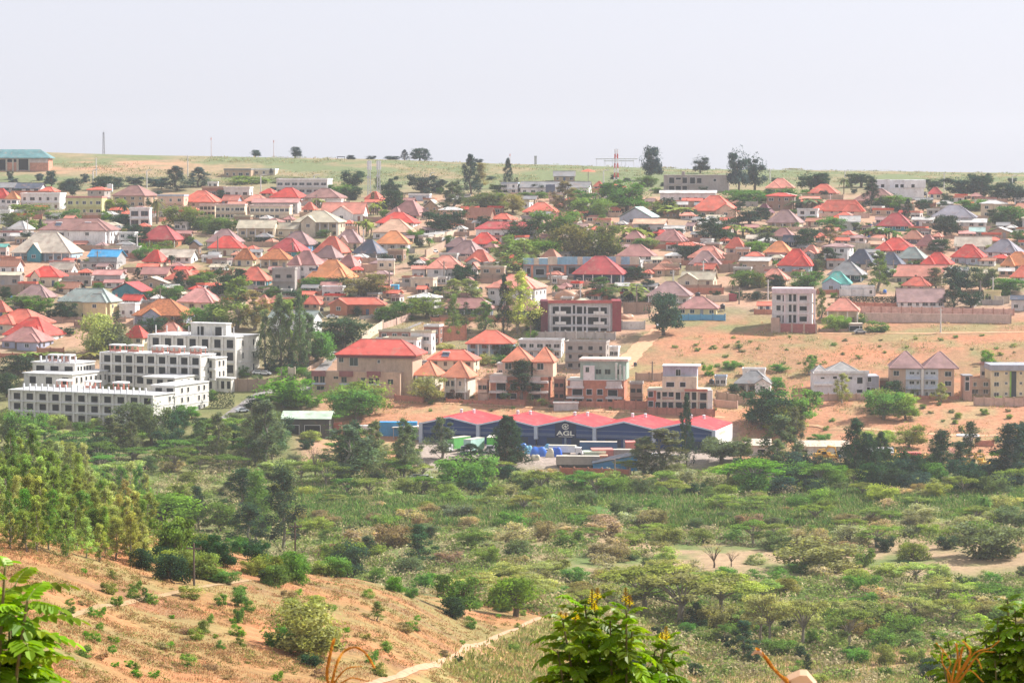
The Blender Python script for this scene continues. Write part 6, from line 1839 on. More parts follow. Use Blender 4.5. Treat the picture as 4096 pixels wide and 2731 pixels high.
scatter(52, 58, (1500, 1900, 4120, 2000, 560, 900), 34, VK, 'trees of the scrub valley', (yard, (3720, 1850, 3990, 1935)))
scatter(53, 34, (2900, 1890, 4120, 1985, 560, 900), 30, [('bush', 'dk', 100, 170, .75), ('bush', 'gr', 100, 160, .7), ('acacia', 'br', 140, 220, .55), ('bush', 'bd', 90, 150, .75)], 'trees of the scrub valley', ((3720, 1850, 3990, 1925),))
scatter(54, 60, (1150, 2080, 4120, 2190, 520, 900), 34, [('shrub', 'pale', 70, 150, .5), ('bush', 'pale', 70, 140, .5), ('bush', 'bw', 70, 130, .6), ('bush', 'ol', 70, 130, .6), ('acacia', 'ol', 100, 170, .5), ('bush', 'gy', 70, 130, .6), ('shrub', 'gr', 60, 120, .5)], 'trees of the scrub valley')
scatter(55, 34, (1200, 2190, 4120, 2330, 480, 900), 46, [('bush', 'gy', 60, 120, .6), ('bush', 'bw', 70, 140, .55), ('shrub', 'bw', 60, 110, .5), ('shrub', 'po', 50, 90, .5), ('shrub', 'pale', 50, 100, .5), ('bush', 'ol', 60, 110, .6)], 'trees of the scrub valley')
scatter(56, 90, (1700, 2310, 4120, 2560, 470, 900), 36, [('acacia', 'lg', 90, 150, .5), ('bush', 'lg', 60, 120, .55), ('bush', 'po', 60, 120, .6), ('bush', 'gr', 60, 110, .65), ('shrub', 'pale', 60, 110, .5), ('shrub', 'yg', 60, 110, .5), ('acacia', 'po', 100, 160, .5), ('shrub', 'lg', 60, 120, .45), ('bush', 'mo', 70, 120, .6), ('shrub', 'gr', 50, 90, .5)], 'trees of the scrub valley', ((2140, 2440, 2800, 2731),))
scatter(57, 60, (2500, 2500, 4120, 2731, 380, 640), 32, [('shrub', 'gr', 25, 60, .6), ('shrub', 'po', 30, 70, .5), ('bush', 'gr', 40, 80, .7), ('shrub', 'lg', 25, 60, .5), ('bush', 'dk', 35, 60, .8)], 'trees of the scrub valley')
scatter(70, 9, (1120, 1830, 2200, 1935, 560, 900), 52, [('euc', 'gy', 90, 130, 2.0), ('clump', 'dk', 90, 120, 2.0), ('conifer', 'dk', 100, 130, 1.9), ('round', 'gy', 110, 150, 1.1)], 'tall trees along the valley edge', ((1640, 1700, 2640, 1940), (1090, 1600, 1380, 1940)))
scatter(71, 8, (2620, 1850, 4110, 1935, 560, 900), 60, [('euc', 'gy', 90, 130, 2.0), ('clump', 'dk', 90, 120, 2.0), ('conifer', 'dk', 110, 140, 1.9)], 'tall trees along the valley edge', ((3560, 1800, 3720, 1940), (3880, 1800, 4000, 1940), (2600, 1700, 3020, 1940), (3180, 1700, 3400, 1940)))
scatter(72, 12, (240, 1720, 1120, 1850, 560, 900), 60, [('euc', 'gy', 90, 120, 1.9), ('round', 'gy', 120, 170, 1.0), ('round', 'dk', 110, 150, 1.0)], 'tall trees along the valley edge', ((860, 1560, 1130, 1760), (0, 1600, 660, 1830)))
scatter(73, 52, (1120, 1955, 4110, 2115, 560, 900), 40, [('bush', 'ol', 70, 130, .6), ('bush', 'bw', 60, 120, .6), ('shrub', 'pale', 60, 120, .5), ('bush', 'gy', 70, 130, .65), ('acacia', 'ol', 100, 170, .5), ('shrub', 'gr', 60, 110, .5)], 'trees of the scrub valley')
# shrubs of the bare field and banks
scatter(61, 44, (2660, 1340, 4100, 1480, 0, 0), 17, [('shrub', 'gr', 20, 48, .55), ('shrub', 'gy', 20, 44, .5), ('shrub', 'ol', 18, 40, .5)], 'shrubs of the bare orange field')
scatter(62, 30, (3060, 1590, 4100, 1770, 0, 0), 17, [('shrub', 'gr', 20, 50, .6), ('shrub', 'gy', 20, 44, .5), ('bush', 'ol', 24, 50, .8)], 'shrubs of the bare orange field')
scatter(63, 18, (1680, 1590, 2900, 1650, 0, 0), 14, [('shrub', 'gr', 18, 40, .6), ('shrub', 'gy', 18, 36, .6)], 'shrubs of the orange bank')
# small plants of the red slope
scatter(64, 60, (120, 2270, 2150, 2731, 180, 470), 22, [('shrub', 'gr', 12, 30, .8), ('shrub', 'ol', 12, 30, .7), ('shrub', 'br', 10, 24, .8), ('shrub', 'bw', 14, 34, .5)], 'small shrubs of the red slope', ((0, 2200, 240, 2731),))
scatter(65, 20, (560, 2170, 1500, 2330, 300, 470), 20, [('bush', 'gr', 40, 70, .8), ('bush', 'dk', 36, 70, .8), ('bush', 'ol', 40, 70, .8)], 'small shrubs of the red slope')
# gardens between the houses
scatter(66, 165, (-20, 800, 4110, 1290, 0, 0), 19, [('round', 'dk', 40, 80, .9), ('bush', 'gr', 36, 66, .75), ('bush', 'dk', 36, 70, .7), ('banana', 'lg', 36, 56, .8), ('round', 'ol', 36, 66, .9), ('round', 'bd', 50, 90, .9), ('palm', 'gr', 44, 60, 1.1), ('shrub', 'gr', 36, 64, .6), ('clump', 'dk', 36, 50, 1.8)], 'garden trees among the houses', ((2600, 1240, 4100, 1500),))
scatter(69, 55, (2450, 745, 4110, 960, 0, 0), 20, [('round', 'bd', 54, 100, .85), ('round', 'dk', 50, 90, .85), ('bush', 'bd', 50, 100, .6), ('bush', 'gr', 44, 80, .6)], 'garden trees among the houses')
scatter(74, 48, (1480, 745, 2560, 1030, 0, 0), 19, [('round', 'gr', 50, 90, .85), ('round', 'bd', 50, 90, .85), ('bush', 'ol', 44, 84, .7), ('bush', 'gr', 44, 80, .65), ('euc', 'gy', 40, 60, 1.9)], 'garden trees among the houses')
scatter(67, 60, (-20, 715, 4110, 805, 0, 0), 16, [('round', 'bl', 40, 76, .8), ('bush', 'bl', 44, 90, .5), ('bush', 'bd', 44, 80, .55), ('round', 'bd', 40, 70, .9)], 'trees at the foot of the ridge')
scatter(68, 26, (620, 1480, 1290, 1720, 0, 0), 24, [('bush', 'gr', 50, 100, .8), ('bush', 'gy', 50, 90, .8), ('round', 'br', 60, 100, .8)], 'trees beside the hotel road', ((880, 1540, 1250, 1690),))
# ------------------------------------------------------------------ ground cover nobody could count
def tuft_stuff(name, hand, cat, n, box, yr, blades, hgt, spread, width, cols, seed, keep=None, avoid=()):
    g = np.random.default_rng(seed)
    px = g.uniform(box[0], box[2], n); row = g.uniform(box[1], box[3], n)
    V, T = [], []
    P = []
    for a, b in zip(px, row):
        if any(q[0] < a < q[2] and q[1] < b < q[3] for q in avoid):
            continue
        p = at(a, b)
        if yr[0] <= p.y <= yr[1] and (keep is None or keep(a, b, p)):
            P.append(p)
    P = np.array([tuple(p) for p in P])
    m = len(P)
    cl = np.array(cols)[g.integers(0, len(cols), m)]
    cl = cl * 1.55 * g.uniform(.75, 1.3, (m, 1))
    k = blades
    base = np.repeat(P, k, 0)
    nb = len(base)
    hs = np.repeat(g.uniform(.6, 1.3, m), k)
    off = g.normal(size=(nb, 3)) * np.array([spread, spread, 0]) * .5
    a = g.uniform(0, 2 * np.pi, nb)
    lean = g.uniform(.1, .8, nb) * hgt * hs
    h = hgt * hs * g.uniform(.5, 1.1, nb)
    z = g.uniform(0, .45, nb) * hgt * hs if width > .12 else np.zeros(nb)
    b0 = base + off; b0[:, 2] = ground(b0[:, 0], b0[:, 1]) + z - .03
    top = b0 + np.stack([np.cos(a) * lean, np.sin(a) * lean, h], 1)
    sd = np.stack([-np.sin(a), np.cos(a), np.zeros(nb)], 1) * width * g.uniform(.6, 1.3, nb)[:, None]
    mid = b0 * .5 + top * .5 + np.array([0, 0, .12 * hgt])
    Q = np.stack([b0, mid - sd, top, mid + sd], 1).reshape(-1, 3)
    L = Leaves(); L.v = [Q]
    L.t = [np.repeat(cl, k, 0) * g.uniform(.8, 1.2, (nb, 1))]
    me = L.mesh(name, M['stuff'])
    o = link(name, me)
    o['kind'] = 'stuff'; o['label'] = hand; o['category'] = cat
    return o
m, nt, out = new_mat('grass_blades')
a_ = nd(nt, 'ShaderNodeAttribute', attribute_name='tint')
d = nd(nt, 'ShaderNodeBsdfDiffuse'); t = nd(nt, 'ShaderNodeBsdfTranslucent')
nt.links.new(a_.outputs['Color'], d.inputs[0]); nt.links.new(a_.outputs['Color'], t.inputs[0])
mx = nd(nt, 'ShaderNodeMixShader', Fac=.3)
nt.links.new(d.outputs[0], mx.inputs[1]); nt.links.new(t.outputs[0], mx.inputs[2]); nt.links.new(mx.outputs[0], out.inputs[0])
M['stuff'] = m
trk = [(2165, 2468), (2040, 2522), (1960, 2562), (1860, 2606), (1760, 2652), (1640, 2692), (1500, 2728)]
def off_track(a, b, p):
    if 200 < a < 1010 and abs(b - np.interp(a, [230, 400, 560, 720, 860, 1000], [2472, 2425, 2395, 2364, 2338, 2320])) < 13:
        return False
    y = np.interp(a, [q[0] for q in trk[::-1]], [q[1] for q in trk[::-1]])
    return not (1480 < a < 2180 and abs(b - y) < 26)
tuft_stuff('dry_grass', 'dry tan and rusty grass tufts over the red slope', 'grass', 11000, (-60, 2160, 2250, 2760), (170, 520), 8, .30, .8, .04,
           [(.34, .19, .10), (.32, .19, .09), (.28, .17, .08), (.36, .17, .09), (.24, .17, .07)], 3, lambda a, b, p: off_track(a, b, p) and vnoise(p.x / 9, p.y / 5, 44) * .6 + vnoise(p.x / 3, p.y / 3, 45) * .4 > .42)
def mound_stuff(name, hand, cat, n, box, yr, leaves, rad, leaf, cols, seed, keep=None, avoid=()):
    """low leafy mounds, far too many to count"""
    g = np.random.default_rng(seed)
    P = []
    for a, b in zip(g.uniform(box[0], box[2], n), g.uniform(box[1], box[3], n)):
        if any(q[0] < a < q[2] and q[1] < b < q[3] for q in avoid):
            continue
        p = at(a, b)
        if yr[0] <= p.y <= yr[1] and (keep is None or keep(a, b, p)):
            P.append(tuple(p))
    P = np.array(P); m = len(P)
    cl = np.array(cols)[g.integers(0, len(cols), m)] * 1.3 * g.uniform(.75, 1.3, (m, 1))
    R_ = rad * g.uniform(.5, 1.4, m)
    k = leaves
    d = g.normal(size=(m * k, 3)); d /= np.linalg.norm(d, axis=1)[:, None]
    d[:, 2] = np.abs(d[:, 2])
    rr = np.repeat(R_, k)[:, None]
    c = np.repeat(P, k, 0) + d * rr * (.6 + .5 * g.random((m * k, 1))) * np.array([1, 1, .62])
    nn = d + g.normal(size=(m * k, 3)) * .7; nn /= np.linalg.norm(nn, axis=1)[:, None]
    a_ = np.cross(nn, g.normal(size=(m * k, 3))); a_ /= np.linalg.norm(a_, axis=1)[:, None]
    b_ = np.cross(nn, a_)
    sz = leaf * g.uniform(.6, 1.4, (m * k, 1))
    L = Leaves()
    L.v = [np.stack([c - a_ * sz, c + b_ * sz * .6, c + a_ * sz, c - b_ * sz * .6], 1).reshape(-1, 3)]
    L.t = [np.repeat(cl, k, 0) * g.uniform(.75, 1.25, (m * k, 1))]
    o = link(name, L.mesh(name, M['stuff']))
    o['kind'] = 'stuff'; o['label'] = hand; o['category'] = cat
mound_stuff('slope_weeds', 'scattered brown and olive weeds hugging the red slope', 'weeds', 6000, (-60, 2160, 2250, 2760), (170, 520), 30, .6, .09,
           [(.25, .165, .07), (.28, .17, .08), (.20, .17, .055), (.30, .18, .09), (.16, .17, .045)], 14, lambda a, b, p: off_track(a, b, p) and vnoise(p.x / 12, p.y / 6, 54) * .6 + vnoise(p.x / 4, p.y / 3, 55) * .4 > .5)
mound_stuff('undergrowth', 'low mixed green and straw undergrowth of the scrub valley', 'undergrowth', 9500, (180, 1830, 4200, 2740), (470, 868), 46, 2.4, .30,
           [(.14, .20, .045), (.19, .22, .06), (.28, .26, .12), (.11, .16, .04), (.36, .31, .18), (.17, .22, .05), (.25, .21, .12), (.30, .25, .14)], 4,
           lambda a, b, p: not (2180 < b < 2320 and a > 1900 and vnoise(p.x / 22, p.y / 22, 12) > .38) and not (b > 2600 and a > 2700 and vnoise(p.x / 8, p.y / 8, 13) > .5), (yard, (3720, 1800, 3990, 1930), (3560, 1800, 4100, 1880)))
tuft_stuff('reed_bed', 'bright green reeds in a band across the valley floor', 'reeds', 15000, (1000, 1965, 4200, 2110), (560, 868), 12, 1.5, 2.4, .13,
           [(.075, .15, .028), (.10, .175, .036), (.06, .115, .024), (.15, .18, .05), (.19, .19, .08)], 5, lambda a, b, p: vnoise(p.x / 30, p.y / 30, 21) > .30)
tuft_stuff('meadow_grass', 'green and dry grass of the low ground right of the dirt track', 'grass', 7000, (1500, 2420, 4200, 2760), (330, 600), 9, .8, 1.3, .10,
           [(.20, .20, .06), (.16, .18, .05), (.30, .23, .11), (.13, .16, .04)], 6, lambda a, b, p: off_track(a, b, p) and (a > 2165 or b > np.interp(a, [q[0] for q in trk[::-1]], [q[1] for q in trk[::-1]])))
tuft_stuff('hillside_weeds', 'scattered weeds and dry grass on the orange field and banks', 'weeds', 4200, (1500, 1290, 4180, 1800), (860, 1120), 8, .6, 1.5, .16,
           [(.20, .19, .08), (.32, .22, .11), (.14, .16, .06), (.38, .24, .13)], 8, lambda a, b, p: vnoise(p.x / 14, p.y / 14, 31) > .42 and not (1640 < a < 2960 and b > 1655) and not (2440 < a < 2700 and b < 1510))
tuft_stuff('ridge_grass', 'grass and low weeds covering the airfield ridge', 'grass', 4200, (-40, 630, 4140, 745), (1440, 1600), 8, .8, 2.5, .22,
           [(.22, .21, .10), (.17, .18, .085), (.28, .22, .12), (.13, .15, .07)], 9, lambda a, b, p: vnoise(p.x / 40, p.y / 40, 33) > .38)

# ------------------------------------------------------------------ walls, hedges and fences
def wall_line(name, tile, x0, y0, x1, y1, hpx, col, hand=None, cat='wall', mat='wall', thick=.25, posts=0, postcol=None, cap=None):
    a = at(*tp(tile, x0, y0)); b = at(*tp(tile, x1, y1))
    L_ = math.hypot(b.x - a.x, b.y - a.y)
    if L_ < 1:
        return
    ang = math.atan2(b.y - a.y, b.x - a.x)
    h = hpx * TILES[tile][2] * (a.y + b.y) / 2 / F
    root = empty(name, a, ang)
    n = max(2, int(L_ / 3))
    q = MB()
    dx, dy = math.cos(ang), math.sin(ang)
    zs = [a.z + (b.z - a.z) * i / n - a.z for i in range(n + 1)]
    for i in range(n):
        s0, s1 = L_ * i / n, L_ * (i + 1) / n
        vs = [(s0, -thick / 2, zs[i] - 2), (s1, -thick / 2, zs[i + 1] - 2), (s1, thick / 2, zs[i + 1] - 2), (s0, thick / 2, zs[i] - 2), (s0, -thick / 2, zs[i] + h), (s1, -thick / 2, zs[i + 1] + h), (s1, thick / 2, zs[i + 1] + h), (s0, thick / 2, zs[i] + h)]
        fs = [(4, 5, 6, 7), (0, 1, 5, 4), (2, 3, 7, 6)] + ([(3, 0, 4, 7)] if i == 0 else []) + ([(1, 2, 6, 5)] if i == n - 1 else [])
        q.add(vs, fs)
    q.obj('panel', M[mat], root, col)
    if posts:
        for i in range(posts):
            s0 = L_ * i / (posts - 1)
            z = (b.z - a.z) * i / (posts - 1)
            q = MB(); q.box(s0 - .22, s0 + .22, -.3, .3, z - 1.5, z + h + .35)
            q.obj('post', M[mat], root, postcol or lin(col, .8))
    px, row = tp(tile, (x0 + x1) / 2, (y0 + y1) / 2)
    reg(root, cat, hand or None if hand else None, (px, row), hand=hand)
    return root
COLW = {'tan': (.50, .36, .27), 'brown': (.36, .25, .19), 'white': (.76, .75, .73), 'brick': (.52, .22, .15), 'pink': (.62, .42, .34), 'grey': (.46, .42, .39), 'cream': (.68, .57, .44)}
WALLS = '''
A1 20 1062 460 1062 62 white;A1 690 1212 1400 1212 60 brown;A1 945 858 1150 858 52 brick;A1 250 850 480 850 50 brick;A1 930 1425 1190 1425 70 grey;A1 1420 1460 1640 1455 55 brown
A2 430 1160 1000 1160 48 tan;A2 860 860 1010 860 60 cream;A2 1400 1060 1560 1000 40 tan;A2 1820 880 2050 890 60 brown;A2 1800 1460 1980 1460 90 tan
A3 150 1140 540 1040 70 cream;A3 180 1290 400 1180 80 tan;A3 610 960 740 980 80 brown;A3 790 1575 1100 1575 80 brown;A3 1300 1500 1900 1520 20 pink;A3 160 1080 560 1020 60 white
A4 330 1490 730 1490 130 tan;A4 820 1480 1430 1450 90 brown;A4 840 1200 1120 1180 40 grey;A4 1230 830 1400 830 40 brown;A4 1700 985 1900 985 40 peach;A4 1240 1350 1420 1350 100 brown;A4 1580 1480 1840 1480 90 tan
A5 140 1230 580 1230 100 cream;A5 1400 1075 1760 1075 35 brown;A5 200 1090 720 1130 60 cream;A5 0 990 230 990 30 tan
B1 0 1005 430 1000 50 brick;B1 430 985 730 990 95 brick;B1 570 600 900 600 30 tan;B1 0 280 260 280 110 brown;B1 600 180 1100 180 60 grey;B1 1420 260 1700 200 50 brown;B1 860 640 1060 700 60 brown
B2 840 330 1360 340 30 grey;B2 1790 840 2040 680 100 cream;B2 2040 680 2352 570 70 pink;B2 960 1270 1030 1270 150 cream;B2 260 1390 720 1390 140 brown;B2 1780 570 2050 540 40 grey;B2 1160 1170 1400 1020 40 tan
B3 240 590 960 590 45 brick;B3 960 600 1500 590 50 brick;B3 380 820 640 800 170 brick;B3 1780 780 2352 800 80 grey;B3 1440 800 1900 800 90 grey;B3 1700 160 2352 215 60 pink;B3 790 1530 900 1530 110 tan
B4 80 680 340 680 90 white;B4 820 275 1240 275 70 brick;B4 1050 360 1300 360 70 cream;B4 1170 1480 1640 1560 90 tan;B4 100 500 400 500 130 brown;B4 240 1270 540 1270 90 tan
B5 0 1490 640 1490 70 pink;B5 700 1330 820 1330 90 brick;B5 240 295 640 300 75 white;B5 400 410 880 420 40 brick;B5 1780 1550 2352 1560 90 pink;B5 1760 440 1900 350 80 grey;B5 0 705 330 705 30 brown;B5 2020 380 2180 380 80 cream
C2 300 640 560 640 30 pink;C2 1240 90 1480 110 50 brick;C2 1680 105 2352 130 30 brick;C4 1940 480 2090 480 50 brick;C3 1120 190 1800 240 20 brick
B3 900 1532 1640 1548 55 brick;B3 1790 1562 2352 1578 65 brick;B4 -20 1592 370 1604 100 brick;B4 375 1662 1140 1684 90 brick;B5 830 1476 1600 1486 40 brick;B4 1140 1560 1400 1590 80 pink;B3 1000 1230 1200 1230 60 grey;C4 430 612 760 618 22 brick;C4 1180 640 1560 646 24 brick;C4 1760 700 2060 706 26 pink
'''
COLW['peach'] = (.66, .46, .36)
WN = dict(white='white rendered', brown='brown block', brick='red brick', grey='grey block', tan='tan block', cream='cream rendered', pink='pinkish block', peach='peach rendered')
for chunk in WALLS.replace('\n', ';').split(';'):
    t = chunk.split()
    if len(t) == 7:
        x0, y0, x1, y1, h = (float(v) for v in t[1:6])
        o = wall_line('compound_wall', t[0], x0, y0, x1, y1, h, COLW[t[6]], mat='brick' if t[6] == 'brick' else 'wall', posts=max(2, int((x1 - x0) / 90)), hand=' ')
        if o:
            px, row = tp(t[0], (x0 + x1) / 2, (y0 + y1) / 2)
            reg(o, 'wall', WN[t[6]] + ' compound wall', (px, row), 'compound walls of the hillside')
# low garden walls in front of some of the houses
for pc, rb, wpx, a, b in COMPOUND:
    if a < .34 and 760 < rb < 1290:
        o = wall_line('garden_wall', 'P', pc - wpx * .6, rb + 8 + 4 * b, pc + wpx * .55, rb + 8 + 4 * b, 19, random.Random(int(pc)).choice([COLW['tan'], COLW['brown'], COLW['pink'], COLW['grey'], COLW['brick']]), posts=3, hand=' ')
        if o:
            reg(o, 'wall', 'low garden wall in front of a house', (pc, rb), 'garden walls in front of houses')
wall_line('sheet_fence', 'B4', 705, 578, 1262, 580, 68, (.10, .38, .62), 'bright blue sheet-metal fence in front of the yellow house', 'fence', 'metal', .12, 5, (.08, .3, .5))
wall_line('retaining_wall', 'B5', 520, 590, 2200, 612, 100, (.62, .45, .38), 'long stone retaining wall below the grey-roofed white hall', 'wall', 'wall', .6, 2)
wall_line('boundary_wall', 'B5', 480, 486, 2235, 520, 72, (.66, .42, .35), 'long brick boundary wall with piers on top of the stone retaining wall', 'wall', 'brick', .3, 16, (.50, .28, .22))
wall_line('boundary_fence', 'C3', 515, 735, 1110, 752, 75, (.46, .16, .10), 'brick-red boundary fence along the warehouse yard', 'fence', 'brick', .25, 6, (.4, .2, .14))
for t, x0, y0, x1, y1, h, lab in (('B5', 200, 372, 900, 372, 70, 'long clipped dark green hedge behind the salmon-roofed terrace house'), ('B4', 1430, 335, 1810, 335, 75, 'clipped dark hedge left of the pink-white block'), ('B4', 1170, 1475, 1570, 1480, 75, 'clipped hedge in front of the white bungalow'), ('A2', 450, 1112, 1000, 1112, 50, 'trimmed dark hedge along a wall below the beige long house'), ('C1', 1800, 150, 1990, 150, 140, 'tall dark clipped hedge at the right foot of the hotel')):
    a = at(*tp(t, x0, y0)); b = at(*tp(t, x1, y1))
    g = np.random.default_rng(int(x0))
    L_ = Leaves()
    hh = h * TILES[t][2] * a.y / F
    ln = math.hypot(b.x - a.x, b.y - a.y)
    n = int(ln / 1.1) + 2
    for i in range(n):
        q = a.lerp(b, i / (n - 1))
        for f in (.2, .5, .8):
            L_.cloud(g, (q.x - a.x + g.normal() * .1, q.y - a.y, q.z - a.z + hh * f), (.8, .7, hh * .24), 60, .2, lobe_tint(g, .75, 1.2), .7)
    o = link('hedge', L_.mesh('hedge', M['leaf']), None, (.035, .06, .032), a)
    reg(o, 'hedge', hand=lab)

# ------------------------------------------------------------------ poles, lamps, masts and tanks
def street_lamp(tile, x, yt, yb, col=(.72, .70, .66)):
    px, row = tp(tile, x, yb)
    p = at(px, row)
    h = (row - tp(tile, x, yt)[1]) * p.y / F
    root = empty('street_lamp', p)
    b = MB(); b.cyl((0, 0, -.3), (0, 0, h - .5), .34, .24, 8); b.obj('pole', M['metal'], root, col)
    b = MB(); b.tube([(0, 0, h - .55), (.3, 0, h - .15), (1.0, 0, h), (2.1, 0, h + .12)], .2, 6); b.obj('arm', M['metal'], root, col)
    b = MB(); b.box(1.7, 2.9, -.22, .22, h + .04, h + .28); b.obj('lamp_head', M['metal'], root, (.75, .74, .72))
    reg(root, 'street lamp', 'pale street lamp with one curved arm', (px, row - 40), 'street lamps below the ridge')
for t, x, a, b in (('A1', 1068, 285, 510), ('A1', 1685, 290, 495), ('A2', 640, 345, 560), ('A3', 230, 325, 470), ('A3', 1075, 372, 470), ('A3', 2220, 292, 470), ('A2', 1250, 345, 420), ('A5', 2218, 350, 450)):
    street_lamp(t, x, a, b)
def utility_pole(tile, x, yt, yb, col, wood, hand=None, cross=True):
    px, row = tp(tile, x, yb)
    p = at(px, row)
    h = (row - tp(tile, x, yt)[1]) * p.y / F
    root = empty('utility_pole', p)
    b = MB(); b.cyl((0, 0, -.4), (0, 0, h), .3 if p.y > 600 else .14, .22 if p.y > 600 else .1, 8); b.obj('pole', M['bark' if wood else 'metal'], root, col)
    if cross:
        b = MB(); b.box(-.9, .9, -.06, .06, h - .7, h - .55)
        for q in (-.8, 0, .8):
            b.cyl((q, 0, h - .55), (q, 0, h - .3), .06, n=6)
        b.obj('crossarm', M['bark' if wood else 'metal'], root, col)
    reg(root, 'pole', ('weathered timber' if wood else 'pale concrete') + ' utility pole', (px, row - 20), 'utility poles', hand)
for t, x, a, b, wood in (('A1', 2155, 120, 375, 0), ('A1', 1105, 150, 360, 0), ('A4', 1778, 280, 420, 0), ('A5', 298, 290, 375, 0), ('A5', 1435, 320, 525, 0), ('B4', 668, 0, 130, 0), ('B4', 1755, 110, 345, 0), ('B5', 1395, 440, 722, 0), ('B5', 1995, 80, 300, 0),
                         ('B2', 1602, 612, 892, 1), ('B2', 1265, 790, 1062, 1), ('B2', 875, 1120, 1255, 1), ('B3', 1383, 630, 805, 1), ('C2', 15, 150, 335, 1), ('C2', 190, 460, 620, 1), ('C2', 548, 290, 400, 1), ('B4', 428, 1045, 1280, 1), ('C3', 982, 590, 770, 1)):
    utility_pole(t, x, a, b, (.27, .22, .18) if wood else (.66, .63, .60), wood)
utility_pole('D1', 1660, 365, 735, (.16, .13, .11), 1, 'dark timber pole standing on the open red slope')
utility_pole('D2', 388, 185, 645, (.14, .11, .10), 1, 'tall thin dark pole beside the clumpy gum trees')
def telecom_mast(px, rt, rb, name='telecom_mast', w=1.5, cols=((.55, .57, .6),), hand=None, antennas=True):
    p = at(px, rb)
    h = (rb - rt) * p.y / F
    root = empty(name, p)
    n = max(6, int(h / 2.2))
    for si in range(len(cols)):
        b = MB()
        for i in range(n):
            if i * len(cols) * 1.0 // n != si and len(cols) > 1 and (i // max(1, n // 6)) % len(cols) != si:
                continue
            if len(cols) > 1 and (i // max(1, n // 6)) % len(cols) != si:
                continue
            z0, z1 = h * i / n, h * (i + 1) / n
            k0, k1 = w * (1 - .45 * i / n) / 2, w * (1 - .45 * (i + 1) / n) / 2
            cs = [(-1, -1), (1, -1), (1, 1), (-1, 1)]
            for j, (x, y) in enumerate(cs):
                b.cyl((x * k0, y * k0, z0), (x * k1, y * k1, z1),   .34 if len(cols) > 1 else .16, n=5)
                x2, y2 = cs[(j + 1) % 4]
                b.cyl((x * k0, y * k0, z0), (x2 * k1, y2 * k1, z1), .08, n=4)
                b.cyl((x * k1, y * k1, z1), (x2 * k1, y2 * k1, z1), .08, n=4)
        b.obj('lattice', M['metal'], root, cols[si])
    if antennas:
        for z in (h - 3.4, h - 1.2):
            for a in range(3):
                b = MB()
                x, y = 1.0 * math.cos(a * 2.1 + .5), 1.0 * math.sin(a * 2.1 + .5)
                b.box(x - .22, x + .22, y - .15, y + .15, z - 1.0, z + 1.0)
                b.obj('antenna_panel', M['trim'], root, (.8, .8, .82))
        b = MB(); b.cyl((-.5, -.6, h * .55), (-.5, -.9, h * .55), .6, .7, 14); b.obj('dish', M['trim'], root, (.5, .52, .55))
    b = MB(); b.cyl((0, 0, h - .1), (0, 0, h + 1.6), .06, .03, 5); b.obj('lightning_rod', M['metal'], root, (.6, .6, .62))
    reg(root, 'mast', hand=hand)
telecom_mast(*tp('A2', 1885, 180), tp('A2', 0, 600)[1], hand='left one of two slender telecom masts with white antenna panels')
telecom_mast(*tp('A2', 1993, 180), tp('A2', 0, 570)[1], hand='right one of two slender telecom masts with white antenna panels')
telecom_mast(2465, 598, 748, 'radio_mast', 2.0, ((.62, .09, .08), (.8, .79, .79)), 'red and white lattice mast beside the landing antenna rack on the ridge', False)
telecom_mast(415, 528, 615, 'radio_mast', 1.0, ((.42, .42, .46),), 'thin grey lattice mast rising from the ridge near the left', False)
def landing_array():
    p = at(2475, 668)
    k = p.y / F
    root = empty('antenna_rack', p)
    for z, x0, x1 in ((32, -92, 75), (24, -60, 60)):
        b = MB(); b.box(x0 * k, x1 * k, -.3, .3, z * k - .25, z * k + .25); b.obj('beam', M['metal'], root, (.74, .72, .73))
    for x in (-88, -55, -25, 10, 28, 60):
        b = MB(); b.box(x * k - .09, x * k + .09, -.1, .1, -.5, 32 * k); b.obj('leg', M['metal'], root, (.66, .62, .63))
    reg(root, 'antenna', hand='wide pale antenna rack on thin legs standing on the ridge skyline')
landing_array()
def small_frame(px0, px1, rt, rb, hand):
    p = at((px0 + px1) / 2, rb); k = p.y / F
    root = empty('sign_gantry', p)
    w = (px1 - px0) * k / 2; h = (rb - rt) * k
    b = MB(); b.box(-w, w, -.25, .25, h - .5, h); b.obj('beam', M['metal'], root, (.2, .2, .24))
    for s_ in (-1, 1):
        b = MB(); b.box(s_ * w * .9 - .15, s_ * w * .9 + .15, -.15, .15, -.5, h - .5); b.obj('leg', M['metal'], root, (.2, .2, .24))
    reg(root, 'gantry', hand=hand)
small_frame(1348, 1380, 626, 637, 'small dark two-legged gantry on the ridge skyline')
p = at(2142, 655); root = empty('beacon_pylon', p); k = p.y / F
b = MB(); b.box(-5 * k, 5 * k, -1, 1, -1, 32 * k); b.obj('shaft', M['metal'], root, (.5, .5, .52))
b = MB(); b.box(-5.8 * k, 5.8 * k, -1.2, 1.2, 32 * k, 34 * k); b.obj('cap', M['metal'], root, (.35, .36, .38))
reg(root, 'pylon', hand='grey box-shaped beacon pylon on the ridge skyline')
for px, rt, rb in ((845, 560, 632), (1095, 568, 628), (2040, 618, 650)):
    p = at(px, rb); root = empty('thin_mast', p); h = (rb - rt) * p.y / F
    b = MB(); b.cyl((0, 0, -.5), (0, 0, h), .22, .1, 6); b.obj('pole', M['metal'], root, (.6, .45, .42))
    b = MB(); b.cyl((0, 0, h), (0, 0, h + 1.2), .35, .2, 8); b.obj('beacon', M['metal'], root, (.6, .25, .2))
    reg(root, 'mast', 'very thin beacon mast on the ridge', (px, rb - 30), 'thin masts of the airfield')
